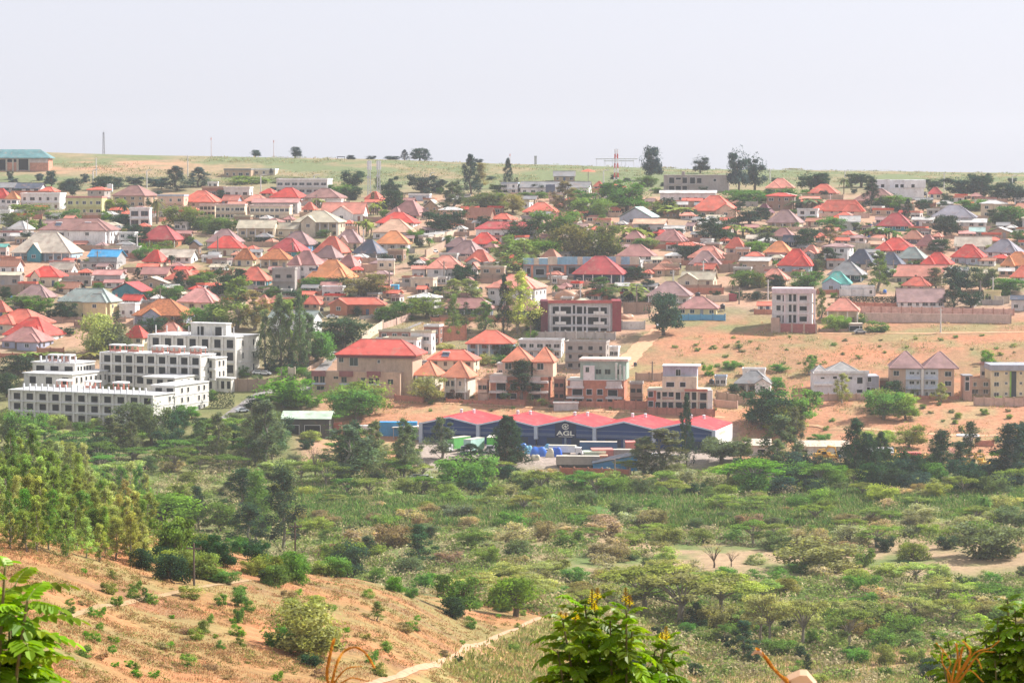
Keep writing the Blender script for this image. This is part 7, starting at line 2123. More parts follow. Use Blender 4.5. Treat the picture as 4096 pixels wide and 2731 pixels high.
def water_tank(tile, x, y, wpx, hpx, col, stand=0.0, word='black', box=False, back=0.0):
    px, row = tp(tile, x, y)
    p = at(px, row + stand * 0)
    s_ = TILES[tile][2] * p.y / F
    w, h, st = wpx * s_ / 2, hpx * s_, stand * s_
    root = empty('water_tank', (p.x, p.y, p.z))
    b = MB()
    if box:
        b.box(-w, w, -w, w, st, st + h)
    else:
        prof = [(w, st), (w, st + h * .82), (w * .8, st + h * .93), (w * .3, st + h)]
        for (r0, z0), (r1, z1) in zip(prof, prof[1:]):
            b.cyl((0, 0, z0), (0, 0, z1), r0, r1, 14)
        for f in (.2, .45, .7):
            b.cyl((0, 0, st + h * f), (0, 0, st + h * (f + .05)), w * 1.03, w * 1.03, 14)
    b.obj('tank', M['metal'], root, col)
    b = MB(); b.cyl((0, 0, st + h), (0, 0, st + h + .15), w * .3, w * .3, 10); b.obj('lid', M['metal'], root, lin(col, 1.4))
    b = MB()
    for sx in (-1, 1):
        for sy in (-1, 1):
            b.box(sx * w * .75 - .1, sx * w * .75 + .1, sy * w * .75 - .1, sy * w * .75 + .1, -1, st - .01)
    b.box(-w, w, -w, w, st - .18, st - .005)
    b.obj('stand', M['metal'], root, (.35, .3, .27))
    reg(root, 'water tank', word + ' water tank on a stand', (px, row - 5), 'water tanks')
bk = (.02, .022, .03)
for a in (('A1', 1262, 560, 62, 85, (.78, .76, .75), 25, 'white', True), ('A2', 760, 350, 34, 50, bk, 30), ('A2', 1300, 480, 62, 50, bk, 50), ('A3', 1610, 600, 105, 110, (.10, .13, .2), 35, 'blue-grey', True), ('A4', 712, 1165, 40, 60, bk, 25), ('A4', 738, 1430, 45, 55, bk, 20),
          ('B4', 950, 330, 60, 50, bk, 25), ('B4', 1235, 470, 55, 55, bk, 25), ('B3', 470, 790, 55, 55, bk, 20), ('B5', 755, 270, 40, 36, (.03, .17, .6), 10, 'blue'), ('B4', 1110, 1330, 60, 55, bk, 25), ('B4', 232, 1100, 40, 32, bk, 10), ('A4', 915, 815, 36, 30, bk, 5), ('A2', 1580, 965, 66, 34, (.08, .32, .42), 10, 'teal'), ('A3', 740, 870, 60, 45, bk, 5)):
    water_tank(*a)
# red sunshade near the ridge
p = at(*tp('A3', 2045, 420)); root = empty('sunshade', p)
b = MB(); b.cyl((0, 0, -.5), (0, 0, 5.6), .15, n=8); b.obj('post', M['metal'], root, (.3, .25, .22))
b = MB(); b.cyl((0, 0, 5.0), (0, 0, 6.3), 4.2, .3, 12); b.obj('canopy', M['roof'], root, (.58, .12, .07))
reg(root, 'sunshade', hand='round red thatched-looking sunshade on a post below the ridge')

# ------------------------------------------------------------------ vehicles and yard goods
def along(tile, x0, y0, x1, y1):
    a = at(*tp(tile, x0, y0)); b = at(*tp(tile, x1, y1))
    return a, b, math.atan2(b.y - a.y, b.x - a.x), math.hypot(b.x - a.x, b.y - a.y)
def car(px, row, rz, col, hand):
    p = at(px, row)
    root = empty('parked_car', p, R(rz)); root.location.z += .12
    b = MB()
    b.prism([(-2.1, .35), (2.1, .35), (2.15, .75), (1.25, .92), (.75, 1.42), (-1.1, 1.45), (-1.75, .98), (-2.12, .9)], -.85, .85)
    b.obj('body', M['metal'], root, col)
    b = MB()
    b.prism([(1.12, .96), (.70, 1.36), (-1.05, 1.38), (-1.6, 1.0)], -.87, -.855)
    b.prism([(1.12, .96), (.70, 1.36), (-1.05, 1.38), (-1.6, 1.0)], .855, .87)
    b.add([(1.27, -.7, .95), (1.27, .7, .95), (.80, .65, 1.40), (.80, -.65, 1.40)], [(0, 1, 2, 3)])
    b.obj('windows', M['glass'], root)
    for x in (-1.35, 1.35):
        for y in (-.82, .82):
            b = MB(); b.cyl((x, y - .11, .33), (x, y + .11, .33), .33, n=14); b.cyl((x, y - .12, .33), (x, y + .12, .33), .18, n=10)
            b.obj('wheel', M['tyre'], root)
    for y in (-.6, .6):
        b = MB(); b.box(2.1, 2.16, y - .18, y + .18, .62, .78); b.obj('headlight', M['trim'], root, (.8, .8, .78))
    reg(root, 'car', group='parked cars', hand=hand)
car(*tp('B2', 610, 1200), 8, (.78, .78, .80), 'white car parked left at the right side of the hotel')
car(*tp('B2', 690, 1206), -12, (.72, .73, .76), 'silver-white car parked beside the other at the hotel wall')
car(*tp('C1', 2070, 190), 35, (.6, .62, .66), 'silver car driving on the grey hotel driveway')
car(*tp('C2', 1430, 765), 4, (.7, .72, .74), 'white car half hidden in the scrub below the blue container')
car(*tp('C2', 1500, 770), 10, (.66, .66, .68), 'silver car half hidden in the scrub beside another car')
car(*tp('B3', 290, 540), 10, (.75, .75, .77), 'white car parked before the pink bungalow wall')
car(*tp('B2', 1460, 560), 10, (.8, .8, .8), 'white car parked below the coral-roofed cottage')
def container(tile, x0, y0, x1, y1, hpx, col, hand, dep=2.5, name='shipping_container', canvas=False, wheels=False):
    a, b_, ang, ln = along(tile, x0, y0, x1, y1)
    h = hpx * TILES[tile][2] * a.y / F
    root = empty(name, a, ang)
    z0 = 1.1 if wheels else 0.0
    b = MB()
    n = max(4, int(ln / .45))
    if canvas:
        b.box(0, ln, 0, dep, z0, h)
    else:
        poly = []
        for i in range(n):
            poly += [(ln * i / n, .06 if i % 2 else 0.0), (ln * (i + 1) / n, .06 if i % 2 else 0.0)]
        poly += [(ln, dep), (0, dep)]
        m_ = len(poly)
        b.add([(x, y, z0) for x, y in poly] + [(x, y, h - .12) for x, y in poly], [tuple(range(m_ - 1, -1, -1)), tuple(range(m_, 2 * m_))] + [(i, (i + 1) % m_, (i + 1) % m_ + m_, i + m_) for i in range(m_)])
    b.obj('shell', M['metal'], root, col)
    b = MB()
    b.box(-.06, ln + .06, -.06, dep + .06, h - .12 if not canvas else h, h + .06)
    b.obj('roof_panel', M['metal'], root, lin(col, 1.6) if not canvas else (.66, .60, .50))
    for x in (-.08, ln - .04):
        b = MB(); b.box(x, x + .12, -.08, .1, z0, h - .13); b.obj('corner_post', M['metal'], root, lin(col, .7))
    for f in (.5,):
        b = MB(); b.box(ln + .0, ln + .05, .2, dep - .2, z0 + .15, h - .3); b.obj('door', M['metal'], root, lin(col, .85))
    if wheels:
        for x in (ln * .15, ln * .25, ln * .85, ln * .93):
            b = MB(); b.cyl((x, -.05, .5), (x, .25, .5), .5, n=14); b.obj('wheel', M['tyre'], root)
        b = MB(); b.box(.1, ln - .1, .1, dep - .1, .7, 1.05); b.obj('chassis', M['metal'], root, (.05, .05, .05))
    reg(root, 'container' if not wheels else 'trailer', hand=hand)
container('C2', 1105, 395, 1425, 402, 122, (.02, .24, .50), 'long bright blue container left of the warehouse', 3.2)
container('C3', 682, 550, 998, 552, 108, (.015, .085, .20), 'long navy trailer parked in front of the warehouse doors', 2.6, 'truck_trailer', True, True)
container('C3', 790, 610, 970, 604, 100, (.46, .16, .13), 'rust-red container behind the cream one in the yard', 6.0)
container('C3', 722, 622, 905, 614, 95, (.50, .56, .42), 'pale green container in the middle of the yard', 4.0)
container('C3', 482, 668, 850, 668, 105, (.34, .29, .26), 'long grey-brown canvas trailer at the front of the yard', 2.6, 'truck_trailer', True, True)
container('C3', 852, 650, 918, 648, 90, (.58, .27, .18), 'small orange container right of the canvas trailer', 5.0)
container('C3', 1075, 540, 1158, 540, 95, (.52, .17, .14), 'red container standing alone at the right yard doors', 5.0)
container('C4', 1285, 608, 1465, 610, 75, (.52, .10, .10), 'red container among yellow machines in the right yard', 2.6)
container('C4', 1468, 622, 1545, 624, 68, (.60, .30, .10), 'orange container beside the red one in the right yard', 2.6)
container('C2', 700, 372, 778, 372, 88, (.42, .13, .10), 'dark red container beside the green-roofed shed', 4.0)
container('C2', 895, 352, 1070, 352, 48, (.74, .72, .70), 'white site cabin between the dark shed and blue container', 2.6, 'site_cabin')
container('B2', 2135, 240, 2215, 245, 70, (.07, .40, .70), 'small bright blue container on the tan clearing', 2.6)
container('B4', 1305, 358, 1395, 358, 85, (.34, .06, .08), 'maroon container by the dark hedge on the open field', 3.0)
container('C4', 750, 605, 785, 608, 45, (.05, .22, .42), 'small blue container beside the long white shed', 2.2)
def box_truck(tile, x0, x1, yt, yb, col, rz, hand):
    px, row = tp(tile, (x0 + x1) / 2, yb)
    p = at(px, row); k = TILES[tile][2] * p.y / F
    root = empty('box_truck', p, R(rz))
    h = max(3.0, (yb - yt) * k); w = 2.5; ln = 8.0
    b = MB(); b.box(-w / 2, w / 2, 0, ln, 1.0, h); b.obj('cargo_box', M['metal'], root, col)
    b = MB(); b.box(-w / 2 - .04, w / 2 + .04, -.04, ln + .04, h, h + .08); b.obj('box_roof', M['metal'], root, (.62, .58, .46))
    b = MB(); b.prism_x([(-2.2, .6), (-.15, .6), (-.15, 2.5), (-1.6, 2.5), (-2.1, 1.6)], -1.15, 1.15); b.obj('cab', M['metal'], root, (.76, .76, .76))
    b = MB(); b.add([(-1.0, -2.13, 1.62), (1.0, -2.13, 1.62), (1.0, -1.68, 2.4), (-1.0, -1.68, 2.4)], [(0, 1, 2, 3)]); b.obj('windscreen', M['glass'], root)
    for y in (-1.3, 5.2, 6.6):
        for x in (-1.1, 1.1):
            b = MB(); b.cyl((x - .15, y, .5), (x + .15, y, .5), .5, n=14); b.obj('wheel', M['tyre'], root)
    reg(root, 'truck', group='trucks in the warehouse yard', hand=hand)
box_truck('C2', 1670, 1760, 408, 530, (.12, .42, .10), -38, 'bright green box truck with white cab, left one at the warehouse')
box_truck('C2', 1815, 1900, 422, 545, (.40, .60, .54), -30, 'pale teal box truck with white cab at the warehouse')
box_truck('C2', 2015, 2105, 405, 540, (.10, .46, .05), -6, 'bright green box truck half hidden by the dark conifer')
box_truck('C3', 615, 680, 478, 560, (.70, .72, .72), 80, 'white truck cab parked left of the navy trailer')
# open canopy beside the blue container
p = at(*tp('C2', 1365, 405)); root = empty('canopy', p, R(-12))
b = MB(); b.prism([(-5, 3.2), (5, 3.6), (5, 3.8), (-5, 3.4)], -3, 3); b.obj('roof', M['roof'], root, (.66, .62, .54))
for x in (-4.5, 4.5):
    for y in (-2.6, 2.6):
        b = MB(); b.box(x - .12, x + .12, y - .12, y + .12, -.5, 3.25); b.obj('post', M['metal'], root, (.3, .3, .32))
b = MB(); b.box(-2, 3.6, -2, 2.4, -.4, 2.4); b.obj('wall', M['wall'], root, (.30, .32, .38))
reg(root, 'canopy', hand='cream flat canopy on posts in front of the blue container')
# tarpaulin heaps and rolls in the yard
def heap(px, row, wpx, hpx, col, name, cat, hand, seed):
    p = at(px, row); k = p.y / F
    w, h = wpx * k / 2, hpx * k
    V, Fc = [], []
    r = random.Random(seed)
    N, Mr = 16, 6
    for j in range(Mr + 1):
        f = j / Mr
        for i in range(N):
            a = 2 * math.pi * i / N
            q = math.cos(f * math.pi / 2) ** .6 * (1 + .14 * math.sin(3 * a + seed) + r.uniform(-.08, .08))
            V.append((w * q * math.cos(a), w * .6 * q * math.sin(a), h * math.sin(f * math.pi / 2) * (1 + .25 * math.sin(2 * a + seed) * f * (1 - f) * 4) - (.3 if j == 0 else 0)))
    for j in range(Mr):
        for i in range(N):
            Fc.append((j * N + i, j * N + (i + 1) % N, (j + 1) * N + (i + 1) % N, (j + 1) * N + i))
    me = bpy.data.meshes.new(name); me.from_pydata(V, [], Fc); me.materials.append(M['metal'])
    me.polygons.foreach_set('use_smooth', [True] * len(Fc))
    o = link(name, me, None, col, p)
    reg(o, cat, group='covered heaps in the yard', hand=hand)
heap(*tp('C3', 240, 545), 34, 32, (.16, .46, .66), 'tarpaulin_heap', 'heap', 'light blue tarpaulin heap at the left of the yard', 1)
heap(*tp('C3', 325, 565), 66, 36, (.03, .16, .62), 'tarpaulin_heap', 'heap', 'large royal blue tarpaulin heap in the yard middle', 2)
heap(*tp('C3', 480, 570), 46, 36, (.02, .12, .58), 'tarpaulin_heap', 'heap', 'royal blue tarpaulin heap nearest the white truck', 3)
heap(*tp('C3', 430, 572), 34, 34, (.66, .60, .46), 'tarpaulin_heap', 'heap', 'cream sack heap between two blue tarpaulins', 4)
heap(*tp('C3', 565, 545), 40, 30, (.10, .085, .08), 'tyre_heap', 'heap', 'dark heap of rolls left of the white truck cab', 5)
heap(*tp('B3', 1830, 330), 120, 34, (.52, .28, .17), 'earth_mound', 'mound', 'mound of orange earth behind the maroon-sided block', 6)
heap(*tp('B4', 130, 560), 60, 18, (.54, .30, .18), 'earth_mound', 'mound', 'low mound of orange earth beside the dirt road', 7)
def excavator(tile, x, y, s_, rz, hand, col=(.66, .38, .05)):
    px, row = tp(tile, x, y); p = at(px, row)
    root = empty('excavator', p, R(rz)); root.scale = (s_, s_, s_)
    for sy in (-1.1, 1.1):
        b = MB(); b.prism([(-1.9, .1), (1.9, .1), (2.2, .5), (1.9, .95), (-1.9, .95), (-2.2, .5)], sy - .3, sy + .3); b.obj('track', M['tyre'], root)
    b = MB(); b.box(-2.0, 1.0, -1.3, 1.3, 1.05, 2.2); b.obj('body', M['metal'], root, col)
    b = MB(); b.box(.0, 1.5, -1.3, -.2, 1.3, 3.0); b.obj('cab', M['metal'], root, col)
    b = MB(); b.box(.2, 1.53, -1.33, -.3, 2.0, 2.8); b.obj('cab_window', M['glass'], root)
    b = MB(); b.tube([(1.0, .3, 1.8), (2.6, .3, 4.3), (4.6, .3, 4.0)], [.35, .32, .22], 6); b.obj('boom', M['metal'], root, col)
    b = MB(); b.tube([(4.6, .3, 4.1), (5.4, .3, 1.6)], [.22, .15], 6); b.obj('arm', M['metal'], root, col)
    b = MB(); b.prism([(5.0, .8), (5.9, .5), (6.0, 1.4), (5.4, 1.7)], -.2, .8); b.obj('bucket', M['metal'], root, (.12, .1, .09))
    reg(root, 'excavator', group='yellow machines in the right yard', hand=hand)
excavator('C4', 610, 600, .95, 10, 'yellow excavator in front of the long white shed')
excavator('C4', 700, 606, .85, 190, 'yellow excavator facing left in front of the long white shed')
excavator('C4', 1255, 622, .95, 80, 'yellow excavator left of the red container')
excavator('C4', 1880, 668, 1.0, 15, 'yellow excavator at the left of the bare right yard', (.62, .34, .04))
excavator('C4', 2000, 672, 1.0, 160, 'yellow excavator nearest the right edge with its boom to the left', (.70, .42, .08))

# cars, poles and tanks scattered through the streets and yards
def small_car(px, row, rz, col, word):
    car(px, row, rz, col, ' ')
    o = [q for q in COL.objects if q.name.startswith('parked_car')]
    o = max(o, key=lambda q: q.name)
    reg(o, 'car', word + ' parked car', (px, row), 'parked cars')
for px, row, rz, c, w in ((1735, 1012, 60, (.75, .75, .76), 'white'), (1800, 968, 60, (.08, .09, .11), 'dark'), (1560, 1178, 20, (.6, .6, .62), 'silver'), (1500, 1212, 10, (.4, .06, .05), 'red'), (1240, 1535, 40, (.05, .05, .06), 'black'), (1335, 1425, 35, (.7, .7, .7), 'white'),
                          (2640, 1312, 70, (.78, .78, .78), 'white'), (3440, 1334, 5, (.5, .5, .52), 'grey'), (2560, 1150, 10, (.7, .7, .72), 'white'), (2270, 1272, 0, (.1, .2, .4), 'blue'), (1700, 1460, 20, (.55, .56, .58), 'silver'), (3330, 1560, 4, (.72, .72, .7), 'white'),
                          (2180, 1815, 20, (.7, .7, .7), 'white'), (2080, 1822, 80, (.45, .1, .08), 'red'), (2620, 1832, 30, (.6, .6, .62), 'silver'), (2700, 1840, -20, (.1, .1, .12), 'black')):
    small_car(px, row, rz, c, w)
r_ = random.Random(77)
for i in range(26):
    px, row = 80 + i * 152 + r_.uniform(-50, 50), r_.uniform(800, 1240)
    utility_pole('P', px, row - r_.uniform(62, 84) * 1150 / max(900, at(px, row).y), row, (.30, .25, .21) if i % 3 else (.66, .63, .60), i % 3)
for i, (pc, rb, wpx, a, b) in enumerate(COMPOUND):
    if .34 < a < .44 and 780 < rb < 1290:
        water_tank('P', pc + wpx * (.62 if b > .5 else -.62), rb - 6, 15, 14, bk if b > .3 else (.03, .14, .42), 9, 'black' if b > .3 else 'blue')
for k, (a, b_, c, h, col, w) in enumerate(((2085, 1800, 44, 26, (.03, .15, .58), 'royal blue'), (2140, 1838, 40, 20, (.60, .54, .40), 'cream'), (2300, 1806, 36, 22, (.20, .18, .16), 'dark'), (2190, 1800, 30, 24, (.12, .36, .58), 'light blue'))):
    heap(a, b_, c, h, col, 'tarpaulin_heap', 'heap', ['royal blue tarpaulin heap at the far left doors of the yard', 'cream sack heap nearest the yard entrance', 'dark goods heap below the lettered sign', 'light blue tarpaulin heap close to the warehouse doors'][k], 20 + k)
container('P', 2440, 1836, 2540, 1836, 38, (.33, .28, .24), 'grey-brown canvas trailer right behind the blue sheet-metal shed', 2.6, 'truck_trailer', True, True)
container('P', 2000, 1842, 2090, 1846, 36, (.30, .14, .10), 'brown container at the left of the yard behind the trees', 2.6)
# ------------------------------------------------------------------ plants close to the camera
def pix3(px, row, y):
    return Vector((ratio_x(px, row) * y, y, slope_of(row) * y))

def leaflet(L, p, d, n, ln, wd, tint):
    d = d.normalized(); s = d.cross(n).normalized(); n = s.cross(d)
    pts = []
    def P(t, w, lift): return tuple(p + d * (ln * t) + s * (wd * w) + n * (wd * lift) - Vector((0, 0, ln * .22 * t * t)))
    b, tip = P(0, 0, 0), P(1, 0, 0)
    L.v.append(np.array([b, P(.28, .48, .16), P(.7, .46, .16), tip])); L.t.append(np.array(tint))
    L.v.append(np.array([b, tip, P(.7, -.46, .16), P(.28, -.48, .16)])); L.t.append(np.array(tint) * .97)

def pinnate(L, S, p, d, ln, pairs, leaf, g, droop):
    """one feather leaf: a rachis with pairs of oval leaflets and one at its end"""
    d = d.normalized()
    pts = []
    q = p.copy()
    dd = d.copy()
    n = pairs + 1
    for i in range(n + 1):
        pts.append(q.copy())
        dd = (dd + Vector((0, 0, -droop / n))).normalized()
        q = q + dd * (ln / n)
    S.tube(pts, [.0035 - .0025 * i / n for i in range(n + 1)], 4)
    t0 = .5 + 1.0 * g.random()
    hue = (.85 + .35 * g.random(), 1.0, .8 + .3 * g.random())
    for i in range(1, n + 1):
        ax = (pts[i] - pts[i - 1]).normalized()
        up = (Vector((0, 0, 1)) - ax * ax.z).normalized() if abs(ax.z) < .98 else Vector((0, 1, 0))
        sd = ax.cross(up)
        k = leaf * (.75 + .35 * math.sin(math.pi * (i + 1) / (n + 2)))
        tint = [t0 * h * (.9 + .2 * g.random()) for h in hue]
        if i < n:
            for s_ in (-1, 1):
                dv = sd * s_ + ax * .55 + up * (.1 + .3 * (g.random() - .5)) - Vector((0, 0, .25))
                leaflet(L, pts[i], dv, up + sd * s_ * (.3 * (g.random() - .3)), k, k * .62, tint)
        else:
            leaflet(L, pts[i], ax, up, k, k * .62, tint)

def feather_shrub(base_px, y, tips, leaf, ln, seed, col, hand, flowers=(), top=1.3, step=.045, pairs=6):
    g = random.Random(seed)
    bx = pix3(base_px, 2731, y)
    base = Vector((bx.x, y, gz(bx.x, y)))
    root = empty('flowering_shrub' if flowers else 'broadleaf_shrub', base)
    reg(root, 'shrub', hand=hand)
    L = Leaves()
    S = MB()
    for i, (tx, ty) in enumerate(tips):
        tip = pix3(tx, ty, y + g.uniform(-.35, .35)) - base
        st = MB()
        mid = Vector((tip.x * .25 + g.uniform(-.1, .1), tip.y * .3, tip.z * .5))
        pts = []
        for k in range(13):
            t = k / 12
            pts.append(Vector((0, 0, -.1)) * (1 - t) ** 2 + mid * (2 * t * (1 - t)) + tip * (t * t))
        st.tube(pts, [.022 * (1 - .75 * k / 12) for k in range(13)], 7)
        st.obj('stem', M['bark'], root, (.20, .17, .08))
        tl = sum((pts[k + 1] - pts[k]).length for k in range(12))
        s_, a = 0.0, g.random() * 6
        while s_ < min(top, tl * .6):
            t = 1 - s_ / tl
            k = min(11, int(t * 12)); f = t * 12 - k
            p = pts[k].lerp(pts[k + 1], f)
            a += 2.4 + g.uniform(-.3, .3)
            near = s_ < .1
            d = Vector((math.cos(a), math.sin(a), (1.1 if near else .45) + g.uniform(-.2, .25)))
            pinnate(L, S, p, d, ln * (.55 if near else g.uniform(.8, 1.15)), pairs, leaf * (.7 if near else g.uniform(.85, 1.1)), g, .75 + g.uniform(-.2, .6))
            s_ += step * g.uniform(.7, 1.3)
    link('foliage', L.mesh('foliage', M['fgleaf']), root, col)
    S.obj('leaf_stalks', M['bark'], root, (.16, .22, .05))
    for fx, fy, fh, brown in flowers:
        p = pix3(fx, fy, y - .1) - base
        b = MB()
        h = fh * y / F
        b.tube([p - Vector((0, 0, h * 1.6)), p + Vector((0, 0, h))], .006, 5)
        o = b.obj('flower_spike', M['bark'], root, (.25, .2, .05))
        b = MB()
        for k in range(46):
            t = k / 46
            a = k * 2.4
            r = .012 * (1 - t) + .005
            q = p + Vector((r * math.cos(a), r * math.sin(a), h * (t * 2.0 - 1.0)))
            e = .010 * (1.05 - .6 * t)
            dv = Vector((math.cos(a), math.sin(a), .5)) * e
            sd = Vector((-math.sin(a), math.cos(a), 0)) * e * .8
            b.add([q, q + dv * .8 + sd, q + dv * 1.7, q + dv * .8 - sd], [(0, 1, 2, 3)], 1 if t > brown else 0)
        o2 = b.obj('blossom', [M['petal'], M['bud']], o)
    return root
def petal(name, c):
    m, nt, out = new_mat(name)
    d = nd(nt, 'ShaderNodeBsdfDiffuse'); t = nd(nt, 'ShaderNodeBsdfTranslucent')
    d.inputs[0].default_value = (*c, 1); t.inputs[0].default_value = (*c, 1)
    mx = nd(nt, 'ShaderNodeMixShader', Fac=.4)
    nt.links.new(d.outputs[0], mx.inputs[1]); nt.links.new(t.outputs[0], mx.inputs[2]); nt.links.new(mx.outputs[0], out.inputs[0])
    return m
M['petal'] = petal('yellow_petals', (.85, .64, .015))
M['bud'] = petal('brown_buds', (.34, .17, .02))
M['straw'] = petal('dry_straw', (.62, .28, .045))
M['husk'] = petal('pale_husk', (.74, .52, .36))
FG = (.17, .275, .008)
feather_shrub(2450, 18.0, [(2340, 2420), (2385, 2400), (2300, 2400), (2250, 2475), (2505, 2440), (2530, 2500), (2660, 2560), (2620, 2600), (2690, 2620), (2230, 2600), (2210, 2700), (2400, 2540), (2470, 2600), (2330, 2560), (2560, 2690), (2640, 2720), (2290, 2690), (2440, 2480)],
                .07, .19, 5, FG, 'yellow-flowered shrub with feathery glossy leaves at the bottom centre', [(2368, 2385, 30, .8), (2390, 2372, 22, .5), (2378, 2425, 14, 1), (2503, 2378, 30, .4), (2518, 2400, 20, .3), (2665, 2530, 26, .6), (2648, 2545, 16, 1), (2302, 2462, 16, 1), (2242, 2460, 14, .6), (2264, 2462, 12, .5)], 1.15, .031)
feather_shrub(-90, 12.0, [(-60, 2250), (20, 2270), (60, 2340), (-20, 2330), (110, 2400), (40, 2430), (-110, 2300), (-40, 2470), (50, 2560), (-10, 2600), (70, 2660), (-80, 2560), (-60, 2700), (20, 2700)],
              .075, .24, 9, (.19, .31, .008), 'large-leaved bright green shrub cut off by the left edge', (), .6, .045, 6)
feather_shrub(4080, 20.0, [(4030, 2400), (4060, 2440), (3990, 2480), (4110, 2420), (3940, 2520), (3860, 2545), (3790, 2560), (3900, 2600), (4010, 2560), (4080, 2520), (3980, 2640), (3850, 2650), (4060, 2620), (3930, 2700), (4090, 2690), (3800, 2680), (3760, 2600), (4140, 2560), (4010, 2720), (3870, 2720), (4160, 2640)],
              .05, .17, 13, (.17, .27, .008), 'dense dark green leafy shrub in the bottom right corner', (), 1.2, .024)
def dry_maize(base_px, y, arcs, hand, extra=None):
    bx = pix3(base_px, 2731, y)
    base = Vector((bx.x, y, gz(bx.x, y)))
    root = empty('dry_maize_plant', base)
    reg(root, 'maize', hand=hand, group='dry maize at the bottom edge')
    neck = pix3(base_px, 2760, y) - base
    b = MB(); b.tube([(0, 0, -.1), neck * .5 + Vector((.02, 0, 0)), neck], [.016, .013, .009], 8); b.obj('stalk', M['straw'], root)
    for k in range(3):      # withered leaves below the picture
        b = MB(); a = k * 2.3; z = neck.z * (.35 + .2 * k)
        pts = [Vector((math.cos(a) * .5 * t, math.sin(a) * .5 * t, z + .35 * t - .7 * t * t)) for t in (0, .25, .5, .75, 1)]
        sd = Vector((-math.sin(a), math.cos(a), 0))
        for i in range(4):
            w0, w1 = .035 * (1 - i / 4), .035 * (1 - (i + 1) / 4)
            b.add([pts[i] - sd * w0, pts[i] + sd * w0, pts[i + 1] + sd * w1, pts[i + 1] - sd * w1], [(0, 1, 2, 3)])
        b.obj('withered_leaf', M['husk'], root)
    g = random.Random(int(base_px))
    for arc, w in arcs:
        b = MB()
        P3 = [pix3(px, row, y + dy) - base for px, row, dy in arc]
        P3 = [neck] + P3
        fine = []
        for i in range(len(P3) - 1):
            p0, p1, p2, p3 = P3[max(i - 1, 0)], P3[i], P3[i + 1], P3[min(i + 2, len(P3) - 1)]
            for k in range(6):
                t = k / 6
                fine.append(.5 * ((2 * p1) + (p2 - p0) * t + (2 * p0 - 5 * p1 + 4 * p2 - p3) * t * t + (3 * p1 - p0 - 3 * p2 + p3) * t ** 3))
        fine.append(P3[-1])
        m_ = len(fine)
        b.tube(fine, [w * (.8 + .2 * math.sin(i)) * (1 - .6 * i / m_) for i in range(m_)], 6)
        for i in range(2, m_ - 1):
            for j in range(5):
                q = fine[i].lerp(fine[i + 1], g.random()); a = g.random() * 6.28
                dv = (fine[i + 1] - fine[i]).normalized() * w * 2.4 + Vector((math.cos(a), math.sin(a), .2)) * w * .9
                sd = Vector((math.sin(a), -math.cos(a), .3)) * w * .6
                b.add([q, q + dv * .5 + sd, q + dv, q + dv * .5 - sd], [(0, 1, 2, 3)])
        b.obj('tassel_branch', M['straw'], root)
    if extra:
        extra(root, base)
dry_maize(1322, 10.0, [([(1308, 2700, 0), (1316, 2640, 0), (1332, 2572, 0)], .008), ([(1345, 2660, 0), (1375, 2606, .05), (1420, 2588, .05), (1460, 2610, 0), (1492, 2660, 0)], .007), ([(1350, 2710, 0), (1390, 2672, 0), (1440, 2664, 0)], .005), ([(1370, 2728, 0), (1410, 2710, 0), (1465, 2722, 0)], .005)],
          'dry orange maize tassel with one tall arching branch at the bottom edge')
dry_maize(3800, 9.5, [([(3790, 2690, 0), (3800, 2640, 0), (3745, 2570, 0)], .003), ([(3815, 2680, 0), (3830, 2630, 0), (3826, 2580, 0)], .005), ([(3850, 2670, 0), (3880, 2610, 0), (3860, 2572, 0)], .005), ([(3850, 2680, 0), (3900, 2610, 0), (3960, 2590, 0), (3992, 2566, 0)], .004), ([(3860, 2690, 0), (3920, 2612, 0), (3975, 2606, 0)], .003),
                      ([(3850, 2700, 0), (3900, 2632, 0), (3925, 2668, 0)], .003), ([(3840, 2720, 0), (3880, 2680, 0), (3930, 2725, 0)], .003), ([(3800, 2700, 0), (3770, 2650, 0), (3772, 2600, 0)], .003), ([(3830, 2700, 0), (3838, 2650, 0), (3848, 2600, 0)], .006)],
          'dry orange maize tassel with many branches before the dark corner shrub')
def ex(root, base):
    b = MB()
    P3 = [pix3(x, r_, 9.8) - base for x, r_ in ((3122, 2748), (3150, 2722), (3200, 2700), (3228, 2701), (3268, 2748))]
    Q3 = [p + Vector((.004, .05, .012)) for p in P3]
    for i in range(4):
        b.add([P3[i], P3[i + 1], Q3[i + 1], Q3[i]], [(0, 1, 2, 3)])
        b.add([P3[i], P3[i + 1], P3[i + 1] - Vector((0, 0, .08)), P3[i] - Vector((0, 0, .08))], [(3, 2, 1, 0)])
    b.obj('folded_leaf', M['husk'], root)
    b = MB()
    b.tube([pix3(x, r_, 9.8) - base for x, r_ in ((3006, 2618), (3022, 2606), (3040, 2606), (3052, 2622))], [.003, .007, .008, .005], 6)
    b.obj('husk', M['husk'], root)
dry_maize(3160, 9.8, [([(3150, 2728, 0), (3100, 2680, 0), (3070, 2640, 0), (3042, 2608, 0)], .0095)], 'broken dry maize stalk leaning left with a folded pale leaf', ex)

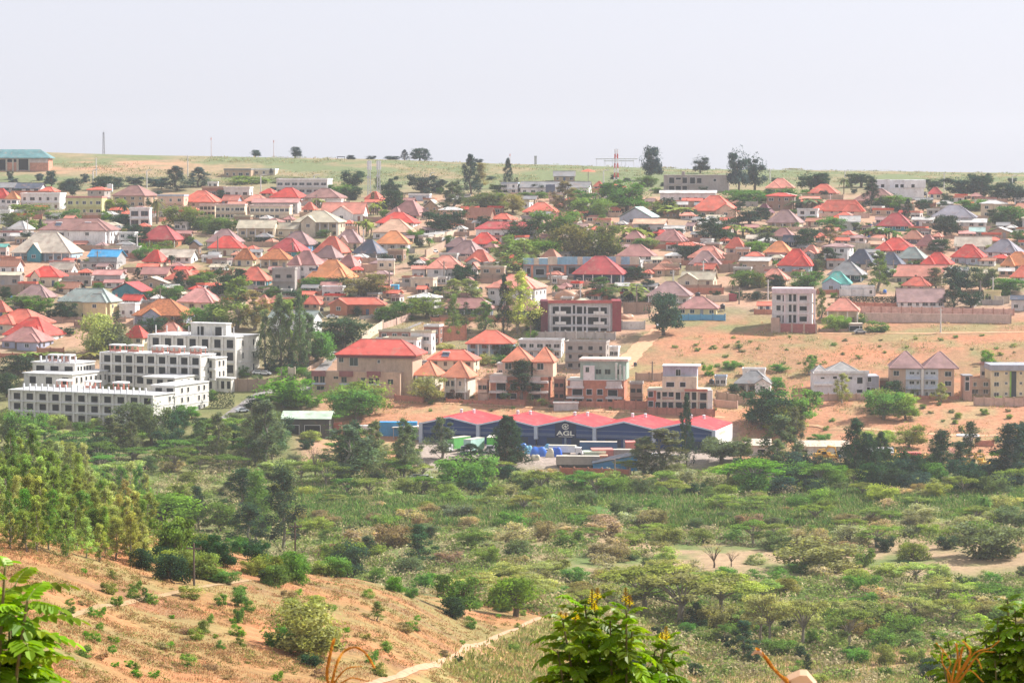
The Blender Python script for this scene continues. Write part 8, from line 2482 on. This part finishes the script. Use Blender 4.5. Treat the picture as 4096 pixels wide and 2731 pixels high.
# ------------------------------------------------------------------ sun, sky and air
ELEV, AZ = 43.0, 66.0          # azimuth clockwise from +y
sun_d = bpy.data.lights.new('sun', 'SUN')
sun_d.energy = 4.6
sun_d.angle = R(0.6)
sun_d.color = (1.0, .96, .91)
sun = bpy.data.objects.new('sun', sun_d)
COL.objects.link(sun)
dirv = Vector((math.sin(R(AZ)) * math.cos(R(ELEV)), math.cos(R(AZ)) * math.cos(R(ELEV)), math.sin(R(ELEV))))
sun.rotation_euler = dirv.to_track_quat('Z', 'Y').to_euler()
sun.location = (200, 400, 300)
world = bpy.data.worlds.new('World')
sc.world = world
world.use_nodes = True
nt = world.node_tree
for n in list(nt.nodes):
    nt.nodes.remove(n)
sky = nt.nodes.new('ShaderNodeTexSky')
sky.sky_type = 'NISHITA'
sky.sun_disc = False
sky.sun_elevation = R(ELEV)
sky.sun_rotation = R(AZ)
sky.altitude = 1400
sky.air_density = 1.0
sky.dust_density = 4.0
sky.ozone_density = 1.0
hs = nt.nodes.new('ShaderNodeHueSaturation')
hs.inputs['Saturation'].default_value = .3
nt.links.new(sky.outputs[0], hs.inputs['Color'])
bg = nt.nodes.new('ShaderNodeBackground')
bg.inputs[1].default_value = .098
nt.links.new(mixc(nt, .7, mixc(nt, 1.0, hs.outputs[0], (.98, .97, 1.06), 'MULTIPLY'), (4.1, 4.15, 4.6)), bg.inputs[0])
ow = nt.nodes.new('ShaderNodeOutputWorld')
nt.links.new(bg.outputs[0], ow.inputs[0])
b = MB(); b.box(-760, 760, -110, 2650, -125, 34)
m, nt, out = new_mat('hazy_air')
pv = nt.nodes.new('ShaderNodeVolumePrincipled')
pv.inputs['Color'].default_value = (.84, .91, 1.0, 1)
pv.inputs['Density'].default_value =   .00007
pv.inputs['Anisotropy'].default_value = .25
nt.links.new(pv.outputs[0], out.inputs['Volume'])
hz = b.obj('haze', m)
hz['kind'] = 'stuff'

write_labels()
vs = sc.view_settings
vs.view_transform = 'Standard'
vs.look = 'None'
vs.exposure = 0.98
vs.gamma = 1.0
vs.use_curve_mapping = False
sc.cycles.max_bounces = 6
sc.cycles.diffuse_bounces = 3
sc.cycles.transmission_bounces = 3
sc.cycles.transparent_max_bounces = 6
sc.cycles.volume_bounces = 1
sc.cycles.use_denoising = True
